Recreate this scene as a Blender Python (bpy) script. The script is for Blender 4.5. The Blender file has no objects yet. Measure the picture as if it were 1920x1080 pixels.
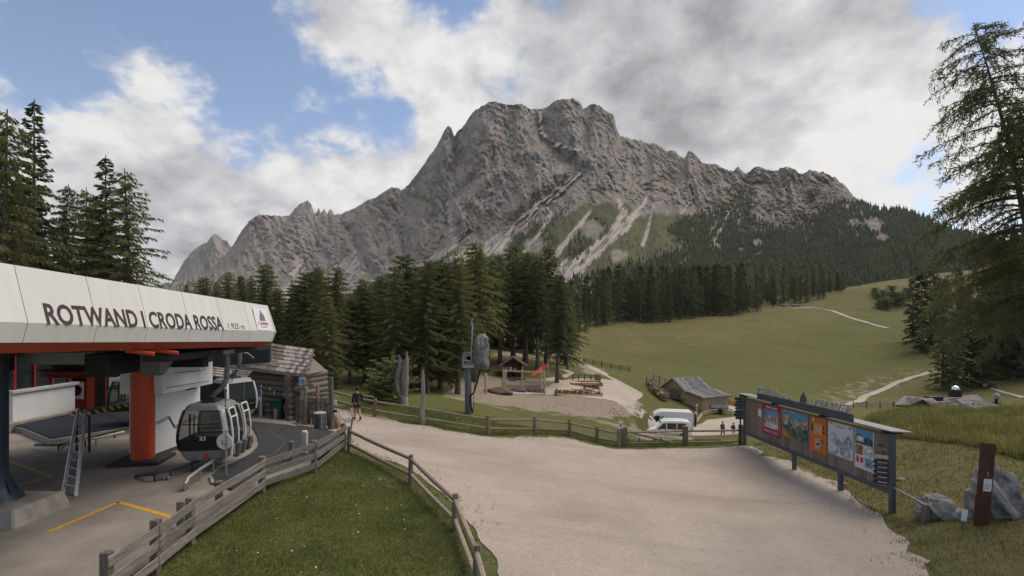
import bpy, bmesh, math, random
import numpy as np
from mathutils import Vector, Matrix
from mathutils.geometry import delaunay_2d_cdt
R = math.radians
SC = bpy.context.scene
COL = SC.collection
random.seed(7)

# ---------------------------------------------------------------- camera, light, sky, exposure
F, CX, HY, CZ = 930.0, 960.0, 600.0, 5.0          # focal length and horizon in pixels of the 1920 px photograph, eye height
cam = bpy.data.cameras.new('camera'); cam_o = bpy.data.objects.new('camera', cam); COL.objects.link(cam_o)
cam_o.location = (0, 0, CZ); cam_o.rotation_euler = (R(90), 0, 0)
cam.sensor_width = 36; cam.lens = 36*F/1920; cam.shift_y = 60/1920
cam.clip_start = .1; cam.clip_end = 20000
SC.camera = cam_o
SC.view_settings.view_transform = 'Standard'; SC.view_settings.look = 'None'
SC.view_settings.gamma = 1; SC.view_settings.use_curve_mapping = False
SC.view_settings.exposure = 0.70
SC.cycles.max_bounces = 6; SC.cycles.diffuse_bounces = 3; SC.cycles.transparent_max_bounces = 6
SC.cycles.use_denoising = True

SUN_AZ, SUN_EL = 60, 56
sun = bpy.data.lights.new('sun', 'SUN'); sun_o = bpy.data.objects.new('sun', sun); COL.objects.link(sun_o)
sun.energy = 2.2; sun.angle = R(48); sun.color = (1, .88, .72)
SV = Vector((math.sin(R(SUN_AZ))*math.cos(R(SUN_EL)), math.cos(R(SUN_AZ))*math.cos(R(SUN_EL)), math.sin(R(SUN_EL))))
sun_o.rotation_euler = (-SV).to_track_quat('-Z', 'Y').to_euler()
sun_o.location = (0, 0, 60)

def pdir(px, py): return Vector(((px-CX)/F, 1, (HY-py)/F)).normalized()

world = bpy.data.worlds.new('World'); SC.world = world; world.use_nodes = True
def build_world():
    nt = world.node_tree; nt.nodes.clear(); N, L = nt.nodes.new, nt.links.new
    def math_(op, a, b=None, c=None, clamp=False):
        n = N('ShaderNodeMath'); n.operation = op; n.use_clamp = clamp
        for i, v in enumerate((a, b, c)):
            if v is None: continue
            if isinstance(v, (int, float)): n.inputs[i].default_value = v
            else: L(v, n.inputs[i])
        return n.outputs[0]
    def sstep(x, a, b):
        n = N('ShaderNodeMapRange'); n.interpolation_type = 'SMOOTHSTEP'
        L(x, n.inputs[0]); n.inputs[1].default_value = a; n.inputs[2].default_value = b
        return n.outputs[0]
    tc = N('ShaderNodeTexCoord').outputs['Generated']
    sep = N('ShaderNodeSeparateXYZ'); L(tc, sep.inputs[0])
    x, y, z = sep.outputs
    zc = math_('ADD', math_('MAXIMUM', z, 0.0), .5)
    px, py = math_('DIVIDE', x, zc), math_('DIVIDE', y, zc)
    def vec(dx, dy, w=0.0):
        c = N('ShaderNodeCombineXYZ'); L(math_('ADD', px, dx), c.inputs[0]); L(math_('ADD', py, dy), c.inputs[1]); c.inputs[2].default_value = w
        return c.outputs[0]
    def noise(v, s, det, rough):
        n = N('ShaderNodeTexNoise'); n.inputs['Scale'].default_value = s; n.inputs['Detail'].default_value = det; n.inputs['Roughness'].default_value = rough
        L(v, n.inputs['Vector']); return n.outputs[0]
    def blobs(lst):
        tot = None
        for (bx, by, r, a) in lst:                      # centre in the sky, angular radius in degrees, amount
            d = pdir(bx, by)
            vm = N('ShaderNodeVectorMath'); vm.operation = 'DOT_PRODUCT'; L(tc, vm.inputs[0]); vm.inputs[1].default_value = d
            k = 1/(1-math.cos(R(r)))
            e = math_('EXPONENT', math_('MULTIPLY', math_('SUBTRACT', vm.outputs['Value'], 1.0), k))
            e = math_('MULTIPLY', e, a)
            tot = e if tot is None else math_('ADD', tot, e)
        return tot
    bias = blobs([(330, 330, 9, .22), (150, 420, 9, .2), (620, 290, 8, .28), (760, 330, 6, .13), (1300, 60, 17, .36), (1600, 150, 11, .30), (960, 40, 8, .12),
                  (500, 165, 8, -.30), (350, 200, 6, -.24), (110, 185, 6, -.24), (590, 130, 5, -.12), (690, 185, 4, -.20), (840, 20, 4, -.2), (430, 100, 5, -.16), (270, 20, 5, -.06), (210, 270, 5, .12), (60, 330, 5, .1),
                  (1655, 330, 4.0, .02), (1560, 300, 3, .10), (1560, 260, 5, .12), (400, 110, 5, .06),
                  (630, 60, 4.5, .26), (790, 90, 3.5, .26), (190, 50, 4, .06), (250, 150, 3, .2), (350, 140, 2, .14), (610, 60, 4, .12), (1655, 300, 2.5, -.12), (1610, 340, 2, -.12), (350, 460, 9, .12), (470, 20, 5, -.06), (760, 235, 3, -.2), (480, 270, 4, -.16), (530, 250, 2, .12)])
    sx, sy = math.sin(R(SUN_AZ))*.09, -.10
    n1 = noise(vec(3.1, 1.7, .35), 3.6, 13, .56)
    n2 = noise(vec(3.1+sx, 1.7+sy, .35), 3.6, 8, .53)
    fine = noise(vec(9.0, 4.0, 2.0), 8.5, 9, .6)
    amp = lambda n: math_('MULTIPLY_ADD', math_('SUBTRACT', n, .5), 1.75, .5)
    n1, n2 = amp(n1), amp(n2)
    d1 = math_('ADD', math_('ADD', n1, bias), math_('MULTIPLY', math_('SUBTRACT', fine, .5), .40))
    d2 = math_('ADD', n2, bias)
    cover = sstep(d1, .43, .66)
    grey = blobs([(1330, 110, 14, .19), (1480, 70, 13, .20), (1620, 150, 8, .20), (1180, 140, 10, .06), (650, 350, 5, .10), (420, 420, 10, .14), (250, 300, 8, .04), (900, 130, 8, .10), (620, 280, 7, -.16),
                  (700, 250, 5, -.18), (790, 300, 4, -.14), (1500, 290, 6, -.45), (1690, 310, 7, -.6), (1600, 330, 5, -.3), (300, 230, 6, -.1), (1740, 390, 5, -.3)])
    relief = math_('MULTIPLY', math_('SUBTRACT', d2, d1), 1.35)           # dense towards the sun: shaded side
    thick = math_('MULTIPLY', math_('SUBTRACT', d1, .55), .42)
    dark = math_('ADD', math_('ADD', math_('ADD', grey, relief), thick), .18, clamp=True)
    dark = math_('ADD', dark, math_('MULTIPLY', math_('SUBTRACT', fine, .5), -1.15), clamp=True)
    ramp = N('ShaderNodeValToRGB'); L(dark, ramp.inputs[0])
    el = ramp.color_ramp.elements
    K = .58/.15
    el[0].position = 0; el[0].color = (.92*K, .91*K, .90*K, 1)
    el[1].position = 1; el[1].color = (.33*K, .33*K, .348*K, 1)
    e = el.new(.45); e.color = (.62*K, .62*K, .645*K, 1)
    sky = N('ShaderNodeTexSky'); sky.sky_type = 'NISHITA'; sky.sun_disc = False
    sky.sun_elevation = R(SUN_EL); sky.sun_rotation = R(SUN_AZ); sky.altitude = 1900; sky.air_density = 1.0; sky.dust_density = .6; sky.ozone_density = 1.6
    tint = N('ShaderNodeMix'); tint.data_type = 'RGBA'; tint.blend_type = 'MULTIPLY'; tint.inputs[0].default_value = 1
    L(sky.outputs[0], tint.inputs[6]); tint.inputs[7].default_value = SKYTINT
    mix = N('ShaderNodeMix'); mix.data_type = 'RGBA'; L(cover, mix.inputs[0]); L(tint.outputs[2], mix.inputs[6]); L(ramp.outputs[0], mix.inputs[7])
    bg = N('ShaderNodeBackground'); bg.inputs['Strength'].default_value = .15; L(mix.outputs[2], bg.inputs[0])
    out = N('ShaderNodeOutputWorld'); L(bg.outputs[0], out.inputs[0])
SKYTINT = (.78, .72, .68, 1)
build_world()

# ---------------------------------------------------------------- helpers
def P(px, py, d): return Vector(((px-CX)/F*d, d, CZ+(HY-py)/F*d))
PMAT = {}
def props(o, label=None, cat=None, group=None, kind=None):
    if label: o['label'] = label
    if cat: o['category'] = cat
    if group: o['group'] = group
    if kind: o['kind'] = kind
    return o
def thing(name, label, cat, loc=(0, 0, 0), rotz=0, group=None):
    o = bpy.data.objects.new(name, None); COL.objects.link(o); o.empty_display_size = .3
    o.location = loc; o.rotation_euler = (0, 0, rotz)
    PMAT[o.name] = (Matrix.Translation(Vector(loc)) @ Matrix.Rotation(rotz, 4, 'Z'))
    return props(o, label, cat, group)

class MB:
    def __init__(s): s.v = []; s.f = []
    def add(s, vs, fs):
        n = len(s.v); s.v += [Vector(v) for v in vs]; s.f += [tuple(i+n for i in f) for f in fs]; return s
    def box(s, c, sz, rot=None):
        c = Vector(c); x, y, z = (a/2 for a in sz)
        vs = [Vector((i*x, j*y, k*z)) for i in (-1, 1) for j in (-1, 1) for k in (-1, 1)]
        if rot is not None:
            m = Matrix.Rotation(rot, 3, 'Z') if isinstance(rot, (int, float)) else rot
            vs = [m @ v for v in vs]
        return s.add([c+v for v in vs], [(0, 1, 3, 2), (4, 6, 7, 5), (0, 4, 5, 1), (2, 3, 7, 6), (0, 2, 6, 4), (1, 5, 7, 3)])
    def box2(s, a, b):
        a, b = Vector(a), Vector(b); return s.box((a+b)/2, [abs(q) for q in (b-a)])
    def beam(s, a, b, w, h, up=(0, 0, 1)):
        a, b = Vector(a), Vector(b); d = (b-a); l = d.length; d.normalize()
        sd = d.cross(Vector(up))
        if sd.length < 1e-4: sd = d.cross(Vector((1, 0, 0)))
        sd.normalize(); u = sd.cross(d)
        m = Matrix((d, sd, u)).transposed()
        return s.box((a+b)/2, (l, w, h), m)
    def tube(s, pts, r, n=8, cap=True):
        pts = [Vector(p) for p in pts]; k = len(pts)
        rs = r if isinstance(r, (list, tuple)) else [r]*k
        base = len(s.v); ref = None; fs = []
        for i, p in enumerate(pts):
            t = (pts[min(i+1, k-1)]-pts[max(i-1, 0)]).normalized()
            if ref is None:
                ref = t.cross(Vector((0, 0, 1)))
                if ref.length < .05: ref = t.cross(Vector((1, 0, 0)))
            ref = (ref-t*ref.dot(t)).normalized(); bi = t.cross(ref)
            for j in range(n):
                a = 2*math.pi*j/n; s.v.append(p+(ref*math.cos(a)+bi*math.sin(a))*rs[i])
        for i in range(k-1):
            for j in range(n):
                a, b = base+i*n+j, base+i*n+(j+1) % n
                s.f.append((a, b, b+n, a+n))
        if cap:
            s.f.append(tuple(base+j for j in reversed(range(n)))); s.f.append(tuple(base+(k-1)*n+j for j in range(n)))
        return s
    def lathe(s, prof, n=16, c=(0, 0, 0), axis='Z'):
        base = len(s.v); c = Vector(c)
        for (r, h) in prof:
            for j in range(n):
                a = 2*math.pi*j/n; x, y = r*math.cos(a), r*math.sin(a)
                v = Vector((x, y, h)) if axis == 'Z' else (Vector((x, h, y)) if axis == 'Y' else Vector((h, x, y)))
                s.v.append(c+v)
        for i in range(len(prof)-1):
            for j in range(n):
                a, b = base+i*n+j, base+i*n+(j+1) % n
                s.f.append((a, b, b+n, a+n))
        s.f.append(tuple(base+j for j in range(n))); s.f.append(tuple(base+(len(prof)-1)*n+j for j in range(n)))
        return s
    def prism(s, poly, off):
        """closed 3-D polygon pushed along off"""
        off = Vector(off); n = len(poly); ps = [Vector(p) for p in poly]
        return s.add(ps+[p+off for p in ps], [tuple(range(n)), tuple(range(2*n-1, n-1, -1))]+[(i, (i+1) % n, (i+1) % n+n, i+n) for i in range(n)])
    def face(s, pts): return s.add(pts, [tuple(range(len(pts)))])
    def sphere(s, c, r, n=10, m=6, sc=(1, 1, 1)):
        c = Vector(c); base = len(s.v)
        for i in range(m+1):
            t = math.pi*i/m
            for j in range(n):
                a = 2*math.pi*j/n
                s.v.append(c+Vector((r*sc[0]*math.sin(t)*math.cos(a), r*sc[1]*math.sin(t)*math.sin(a), r*sc[2]*math.cos(t))))
        for i in range(m):
            for j in range(n):
                a, b = base+i*n+j, base+i*n+(j+1) % n
                s.f.append((a, b, b+n, a+n))
        return s

def fix_normals(me):
    bm = bmesh.new(); bm.from_mesh(me); bmesh.ops.recalc_face_normals(bm, faces=bm.faces); bm.to_mesh(me); bm.free()
def obj(name, mb, mat, parent=None, bevel=0, smooth=False, label=None, kind=None, local=False, recalc=True, seg=1):
    me = bpy.data.meshes.new(name)
    vs = mb.v
    if parent is not None and not local:
        inv = PMAT[parent.name].inverted(); vs = [inv @ v for v in vs]
    me.from_pydata([tuple(v) for v in vs], [], mb.f)
    if recalc: fix_normals(me)
    if smooth:
        me.polygons.foreach_set('use_smooth', [True]*len(me.polygons))
        me.set_sharp_from_angle(angle=R(38))
    o = bpy.data.objects.new(name, me); COL.objects.link(o)
    if mat: me.materials.append(mat)
    if parent is not None:
        o.parent = parent; PMAT[o.name] = PMAT[parent.name]
    if bevel:
        b = o.modifiers.new('bevel', 'BEVEL'); b.width = bevel; b.segments = seg; b.limit_method = 'ANGLE'
    props(o, label, None, None, kind)
    return o
def np_obj(name, v, f, mat, parent=None, kind=None, smooth=False, loc=None):
    """mesh from numpy arrays; f is (n,3) or (n,4)"""
    me = bpy.data.meshes.new(name); v = np.asarray(v, np.float32); f = np.asarray(f, np.int32)
    k = f.shape[1]
    me.vertices.add(len(v)); me.vertices.foreach_set('co', v.ravel())
    me.loops.add(f.size); me.loops.foreach_set('vertex_index', f.ravel())
    me.polygons.add(len(f)); me.polygons.foreach_set('loop_start', np.arange(0, f.size, k, dtype=np.int32))
    if smooth: me.polygons.foreach_set('use_smooth', np.ones(len(f), bool))
    me.update(calc_edges=True)
    if mat: me.materials.append(mat)
    o = bpy.data.objects.new(name, me); COL.objects.link(o)
    if parent is not None: o.parent = parent; PMAT[o.name] = PMAT[parent.name]
    if loc is not None: o.location = loc
    if kind: o['kind'] = kind
    return o
def attr(o, name, arr):
    a = o.data.attributes.new(name, 'FLOAT', 'POINT'); a.data.foreach_set('value', np.asarray(arr, np.float32).ravel())
def kids(o): return [c for c in COL.objects if c.parent == o]
def copy_tree(o, parent=None, loc=None, rotz=None, label=None, scale=None, kl=None):
    c = o.copy(); COL.objects.link(c)
    if parent is not None: c.parent = parent
    for ch in (kl if kl is not None else kids(o)): copy_tree(ch, c)
    if loc is not None: c.location = loc
    if rotz is not None: c.rotation_euler = (c.rotation_euler[0], c.rotation_euler[1], rotz)
    if scale is not None: c.scale = scale
    if label: c['label'] = label
    return c

# ---------------------------------------------------------------- materials
MATS = {}
def M(name, col, rough=.75, metal=0, var=.18, scale=5, bump=0, bscale=30, col2=None, orand=0, stretch=(1, 1, 1), spec=.3, det=5, mixpos=(.35, .7), trans=0):
    if name in MATS: return MATS[name]
    m = bpy.data.materials.new(name); m.use_nodes = True; nt = m.node_tree; N, L = nt.nodes.new, nt.links.new
    b = nt.nodes['Principled BSDF']; b.inputs['Roughness'].default_value = rough; b.inputs['Metallic'].default_value = metal
    b.inputs['Specular IOR Level'].default_value = spec
    tc = N('ShaderNodeTexCoord'); mp = N('ShaderNodeMapping'); mp.inputs['Scale'].default_value = stretch; L(tc.outputs['Object'], mp.inputs[0])
    n = N('ShaderNodeTexNoise'); n.inputs['Scale'].default_value = scale; n.inputs['Detail'].default_value = det; n.inputs['Roughness'].default_value = .62; L(mp.outputs[0], n.inputs['Vector'])
    mr = N('ShaderNodeMapRange'); L(n.outputs[0], mr.inputs[0]); mr.inputs[1].default_value = mixpos[0]; mr.inputs[2].default_value = mixpos[1]
    mx = N('ShaderNodeMix'); mx.data_type = 'RGBA'; L(mr.outputs[0], mx.inputs[0])
    c2 = col2 or tuple(min(1, c*(1+var)) for c in col); c1 = col if col2 else tuple(c*(1-var) for c in col)
    mx.inputs[6].default_value = (*c1, 1); mx.inputs[7].default_value = (*c2, 1)
    res = mx.outputs[2]
    if orand:
        oi = N('ShaderNodeObjectInfo'); r2 = N('ShaderNodeMapRange'); L(oi.outputs['Random'], r2.inputs[0]); r2.inputs[3].default_value = 1-orand; r2.inputs[4].default_value = 1+orand
        vm = N('ShaderNodeVectorMath'); vm.operation = 'SCALE'; L(res, vm.inputs[0]); L(r2.outputs[0], vm.inputs['Scale']); res = vm.outputs[0]
    L(res, b.inputs['Base Color'])
    if bump:
        n2 = N('ShaderNodeTexNoise'); n2.inputs['Scale'].default_value = bscale; n2.inputs['Detail'].default_value = 4; L(mp.outputs[0], n2.inputs['Vector'])
        bp = N('ShaderNodeBump'); bp.inputs['Strength'].default_value = bump; bp.inputs['Distance'].default_value = .02; L(n2.outputs[0], bp.inputs['Height']); L(bp.outputs[0], b.inputs['Normal'])
    if trans:
        t = N('ShaderNodeBsdfTranslucent'); L(res, t.inputs[0]); ms = N('ShaderNodeMixShader'); ms.inputs[0].default_value = trans
        L(b.outputs[0], ms.inputs[1]); L(t.outputs[0], ms.inputs[2]); L(ms.outputs[0], nt.nodes['Material Output'].inputs['Surface'])
    MATS[name] = m; return m
def glass_dark(name='dark_glass', col=(.018, .02, .022), rough=.06):
    if name in MATS: return MATS[name]
    m = M(name, col, rough=rough, var=.1, spec=.5); return m
def wood(name, a, b, z=True, orand=.18, sc=3):
    st = (6, 6, .5) if z is True else ((.5, 6, 6) if z == 'x' else (6, .5, 6))
    return M(name, a, col2=b, rough=.85, stretch=st, scale=sc, bump=.25, bscale=8, orand=orand, spec=.15)

# ---------------------------------------------------------------- numpy noise
def _hash(ix, iy, seed):
    h = (ix*374761393+iy*668265263+seed*1442695041) & 0xffffffff
    h = ((h ^ (h >> 13))*1274126177) & 0xffffffff
    return ((h ^ (h >> 16)) & 0xffff)/65535.0
def vnoise(x, y, seed=0):
    x = np.asarray(x, float); y = np.asarray(y, float)
    ix = np.floor(x).astype(np.int64); iy = np.floor(y).astype(np.int64); fx = x-ix; fy = y-iy
    fx = fx*fx*fx*(fx*(fx*6-15)+10); fy = fy*fy*fy*(fy*(fy*6-15)+10)
    a = _hash(ix, iy, seed); b = _hash(ix+1, iy, seed); c = _hash(ix, iy+1, seed); d = _hash(ix+1, iy+1, seed)
    return (a*(1-fx)+b*fx)*(1-fy)+(c*(1-fx)+d*fx)*fy
def fbm(x, y, o=5, seed=0, g=.5):
    t = 0; a = 1; s = 0
    for i in range(o):
        t = t+a*vnoise(x*2**i+i*17.3, y*2**i-i*9.1, seed+i); s += a; a *= g
    return t/s
def ridged(x, y, o=5, seed=0, g=.5):
    t = 0; a = 1; s = 0
    for i in range(o):
        t = t+a*(1-np.abs(2*vnoise(x*2**i+i*31.7, y*2**i+i*11.9, seed+i)-1)); s += a; a *= g
    return t/s
def sstep(x, a, b):
    t = np.clip((x-a)/(b-a), 0, 1); return t*t*(3-2*t)
def inpoly(x, y, poly):
    r = np.zeros(np.shape(x), bool); n = len(poly)
    for i in range(n):
        x1, y1 = poly[i]; x2, y2 = poly[(i+1) % n]
        if y1 == y2: continue
        c = ((y1 > y) != (y2 > y)) & (x < (x2-x1)*(y-y1)/(y2-y1)+x1); r ^= c
    return r
def polydist(x, y, line, close=False):
    best = np.full(np.shape(x), 1e9); tt = np.zeros(np.shape(x)); pts = list(line)+([line[0]] if close else [])
    for i in range(len(pts)-1):
        x1, y1 = pts[i][:2]; x2, y2 = pts[i+1][:2]; dx, dy = x2-x1, y2-y1; l2 = dx*dx+dy*dy+1e-9
        t = np.clip(((x-x1)*dx+(y-y1)*dy)/l2, 0, 1); d = np.hypot(x-x1-t*dx, y-y1-t*dy)
        m = d < best; best = np.where(m, d, best); tt = np.where(m, i+t, tt)
    return best, tt
def sdpoly(x, y, poly):
    d, _ = polydist(x, y, poly, True); return np.where(inpoly(x, y, poly), d, -d)

# ---------------------------------------------------------------- the lie of the land
GP = [  # picture column, distance, height
 (30, 12, -.15), (200, 14, -.12), (100, 20, -.15), (300, 17, -.15), (-300, 14, -.15), (-600, 20, 0), (400, 14, -.15), (420, 20, -.12), (300, 28, -.1), (100, 30, -.1), (-300, 40, .3), (350, 11, -.2), (120, 9.5, -.2),
 (470, 27, -.12), (560, 26, -.25), (491, 15, -.22), (588, 16.7, -.2), (650, 20, -.28), (630, 24, -.35), (363, 11.5, -.25), (570, 12, -.45), (620, 14, -.4), (700, 16, -.55),
 (770, 17.4, -.7), (853, 13.4, -.72), (860, 10.5, -.75), (600, 9.5, -.4), (672, 27.6, -.55), (600, 33, -.05), (720, 29.8, -.62), (790, 29, -.92), (915, 28.1, -1.5), (1003, 30, -1.9), (1068, 31.3, -2.3), (1120, 31.9, -2.85),
 (1168, 31.1, -2.92), (1285, 31, -2.9), (1390, 31, -2.85), (1398, 29.3, -2.4), (1480, 25, -2.3), (1577, 21, -2.15), (1668, 18, -2.0), (1680, 16.4, -1.9), (870, 19.2, -1.0), (1100, 21.7, -1.75), (1400, 23.6, -2.35),
 (1000, 14.9, -1.1), (1400, 17, -1.85), (1000, 10, -1.0), (1500, 12, -1.6), (1770, 16.2, -1.5), (1840, 15.2, -1.3), (1900, 15, -1.2), (1960, 11, -1.1), (2300, 14, -.6),
 (1800, 22, -.95), (1760, 30, -1.0), (1900, 27, -.6), (1660, 30, -1.25), (1600, 32, -1.6), (1560, 36, -2.6), (2100, 30, .2), (1760, 38, -2.0), (1900, 40, -2.4),
 (880, 33, -1.25), (940, 36, -1.8), (840, 40, -1.3), (700, 40, -1.0), (640, 45, -.8), (600, 60, -.2), (500, 60, .3), (400, 60, .8), (760, 60, -1.3), (850, 55, -1.8), (560, 90, 1), (300, 80, 2.5), (0, 50, 1.5), (-400, 80, 4), (100, 110, 5),
 (900, 50, -2.5), (1000, 36, -2.55), (1000, 42, -2.9), (1000, 49, -3.4), (985, 58, -3.2), (960, 66, -2.6), (1000, 80, -1.4), (920, 90, -.5), (860, 52, -2.3), (1060, 58, -3.4), (1100, 56, -3.9), (1150, 45, -4.2), (1090, 85, -2.9), (1150, 75, -3.6), (1200, 52, -4.3), (1225, 52, -5.4),
 (1180, 40, -3.9), (1220, 44, -5.2), (1255, 54, -7.75), (1215, 50, -6.6), (1357, 58, -8.6), (1330, 46, -6.0), (1300, 66, -7.6), (1400, 50, -7.2), (1410, 62, -8.4), (1310, 68, -7.5), (1280, 58, -8.0), (1250, 75.5, -6.45), (1286, 71, -7.0), (1355, 72, -7.9), (1220, 78, -5.7), (1180, 85, -4.4),
 (1250, 95, -6.2), (1400, 90, -8.6), (1500, 75, -10.0), (1620, 80, -9.9), (1780, 83, -10.0), (1900, 83, -10.0), (1700, 60, -7.6), (1900, 60, -6.5), (1590, 105, -11.6), (1700, 118, -9.8), (1770, 128, -7.4), (1850, 115, -8.6), (1920, 105, -8.8), (2100, 90, -5),
 (1100, 130, -3.5), (1300, 140, -4.2), (1500, 150, -6.5), (1200, 180, 1.2), (1080, 200, 4.5), (1440, 230, 8.2), (1250, 215, 5.5), (1550, 245, 11), (1640, 260, 20.5), (1560, 200, 2.5), (1700, 190, 1.8), (1700, 240, 12), (1800, 170, 1.0), (1950, 150, 2), (2100, 160, 8),
 (1000, 160, 2.5), (900, 160, 4), (700, 160, 4.5), (500, 160, 6), (200, 200, 12), (-200, 200, 16), (1300, 320, 14), (1000, 320, 12), (600, 320, 14), (1600, 330, 26), (1900, 300, 34), (200, 420, 22), (900, 450, 22), (1500, 450, 30), (2000, 450, 60), (-300, 450, 30), (2400, 300, 40),
]
_gx = np.array([((p[0]-CX)/F)*1.4 for p in GP]); _gy = np.array([math.log(p[1])*1.3 for p in GP]); _gz = np.array([p[2] for p in GP], float)
def _ker(r2): return r2*np.log(np.maximum(r2, 1e-12))*.5
_n = len(GP)
_A = np.zeros((_n+3, _n+3)); _A[:_n, :_n] = _ker((_gx[:, None]-_gx)**2+(_gy[:, None]-_gy)**2)+np.eye(_n)*4e-4
_A[:_n, _n] = 1; _A[:_n, _n+1] = _gx; _A[:_n, _n+2] = _gy; _A[_n:, :_n] = _A[:_n, _n:].T
_w = np.linalg.solve(_A, np.concatenate([_gz, np.zeros(3)]))
STATION = [(-40, -5), (-7.2, -5), (-7.3, 15), (-6.7, 18), (-6.9, 20), (-10, 23.6), (-13.5, 26), (-40, 26)]
def height(x, y):
    x = np.asarray(x, float); y = np.asarray(y, float); yy = np.maximum(y, 9.0)
    gx = np.clip(x/yy, -1.75, 1.75)*1.4; gy = np.log(yy)*1.3
    sh = gx.shape; gx = gx.ravel(); gy = gy.ravel(); out = np.empty(gx.size)
    for i in range(0, gx.size, 20000):
        a, b = gx[i:i+20000], gy[i:i+20000]
        out[i:i+20000] = _ker((a[:, None]-_gx)**2+(b[:, None]-_gy)**2) @ _w[:_n]+_w[_n]+a*_w[_n+1]+b*_w[_n+2]
    out = out.reshape(sh)
    far = sstep(y, 60, 140)
    out = out+far*(2.6*(fbm(x/34, y/34, 4, 5)-.5)+.5*(fbm(x/6, y/9, 3, 6)-.5))+.06*(fbm(x/2.2, y/2.2, 2, 9)-.5)*sstep(y, 20, 34)
    s = sdpoly(x, y, STATION)
    return np.where(s > -.8, np.minimum(out, out+(-.10-out)*sstep(s, -.8, .1)), out)
def H(x, y): return float(height(np.array([x]), np.array([y]))[0])
_DM = np.exp(np.linspace(math.log(8.5), math.log(460), 900))
def on(px, py, dmin=8.5, dmax=460):
    """the ground point seen at a place of the photograph"""
    d = _DM[(_DM >= dmin) & (_DM <= dmax)]
    x = (px-CX)/F*d; zr = CZ+(HY-py)/F*d; g = height(x, d); e = zr-g
    k = np.where(e <= 0)[0]
    if len(k) == 0: i = int(np.argmin(np.abs(e))); return Vector((x[i], d[i], g[i]))
    i = k[0]
    if i == 0: t = d[0]
    else: t = d[i-1]+(d[i]-d[i-1])*e[i-1]/(e[i-1]-e[i])
    xx = (px-CX)/F*t; return Vector((xx, t, H(xx, t)))
def at(px, d):
    x = (px-CX)/F*d; return Vector((x, d, H(x, d)))
# ---------------------------------------------------------------- ground
def ground_material():
    m = bpy.data.materials.new('meadow_grass'); m.use_nodes = True; nt = m.node_tree; N, L = nt.nodes.new, nt.links.new
    b = nt.nodes['Principled BSDF']; b.inputs['Roughness'].default_value = .95; b.inputs['Specular IOR Level'].default_value = .1
    tc = N('ShaderNodeTexCoord')
    def noise(s, det=6, rough=.6, st=(1, 1, 1)):
        mp = N('ShaderNodeMapping'); mp.inputs['Scale'].default_value = st; L(tc.outputs['Object'], mp.inputs[0])
        n = N('ShaderNodeTexNoise'); n.inputs['Scale'].default_value = s; n.inputs['Detail'].default_value = det; n.inputs['Roughness'].default_value = rough; L(mp.outputs[0], n.inputs['Vector']); return n.outputs[0]
    def rng(x, a, b_, c=0, d=1):
        r = N('ShaderNodeMapRange'); L(x, r.inputs[0]); r.inputs[1].default_value = a; r.inputs[2].default_value = b_; r.inputs[3].default_value = c; r.inputs[4].default_value = d; return r.outputs[0]
    def mix(f, a, c):
        x = N('ShaderNodeMix'); x.data_type = 'RGBA'; L(f, x.inputs[0])
        for i, v in ((6, a), (7, c)):
            if isinstance(v, tuple): x.inputs[i].default_value = (*v, 1)
            else: L(v, x.inputs[i])
        return x.outputs[2]
    def add(a, c, k=1.0):
        q = N('ShaderNodeMath'); q.operation = 'MULTIPLY_ADD'; L(c, q.inputs[0]); q.inputs[1].default_value = k; L(a, q.inputs[2]); return q.outputs[0]
    def at_(n):
        q = N('ShaderNodeAttribute'); q.attribute_name = n; return q.outputs['Fac']
    fine, mid, big = noise(4.5, 8, .7), noise(.45, 6), noise(.05, 5)
    g1 = mix(rng(fine, .35, .7), (.066, .080, .026), (.108, .122, .046))
    g1 = mix(rng(mid, .35, .7), g1, (.110, .100, .036))
    g2 = mix(rng(fine, .35, .7), (.092, .086, .032), (.142, .124, .052))
    g2 = mix(rng(mid, .45, .75), g2, (.150, .125, .062))
    dryf = rng(add(add(at_('dry'), big, .9), mid, .4), .85, 1.35)
    g = mix(dryf, g1, g2)
    band = noise(.11, 7, .65, (.35, 1.3, 1)); tuft = noise(1.6, 7, .72)
    g = mix(rng(band, .48, .68, 0, .55), g, (.075, .078, .030)); g = mix(rng(tuft, .50, .66, 0, .6), g, (.062, .066, .022)); g = mix(rng(noise(.3, 6, .7), .60, .70, 0, .5), g, (.19, .15, .085))
    soil = mix(rng(fine, .35, .65), (.175, .138, .102), (.30, .25, .20))
    soilf = rng(add(add(at_('dirt'), mid, 1.9), fine, .7), 1.66, 1.92)
    g = mix(soilf, g, soil)
    L(g, b.inputs['Base Color'])
    bp = N('ShaderNodeBump'); bp.inputs['Strength'].default_value = .6; bp.inputs['Distance'].default_value = .12; L(noise(6, 6, .75), bp.inputs['Height']); L(bp.outputs[0], b.inputs['Normal'])
    return m
def gspace(stops):
    out = [stops[0][0]]
    for (a, s0), (b, s1) in zip(stops, stops[1:]):
        x = a
        while x < b-1e-6:
            t = (x-a)/(b-a); x = min(b, x+s0+(s1-s0)*t); out.append(x)
    return np.array(out)
ys = gspace([(-40, 8), (8, 2), (9, .35), (45, .5), (110, 2), (470, 9)])
xh = gspace([(0, .35), (24, .4), (60, 1.4), (150, 4), (700, 30)])
xs = np.concatenate([-xh[:0:-1], xh])
XX, YY = np.meshgrid(xs, ys)
ZZ = height(XX, YY)
def gridfaces(nr, nc):
    i = np.arange(nr-1)[:, None]*nc+np.arange(nc-1)[None]; i = i.ravel()
    return np.stack([i, i+1, i+nc+1, i+nc], 1)
PXg = CX+F*XX/np.maximum(YY, 5); PYg = HY-(ZZ-CZ)*F/np.maximum(YY, 5)
dirt = np.zeros_like(XX)
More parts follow.
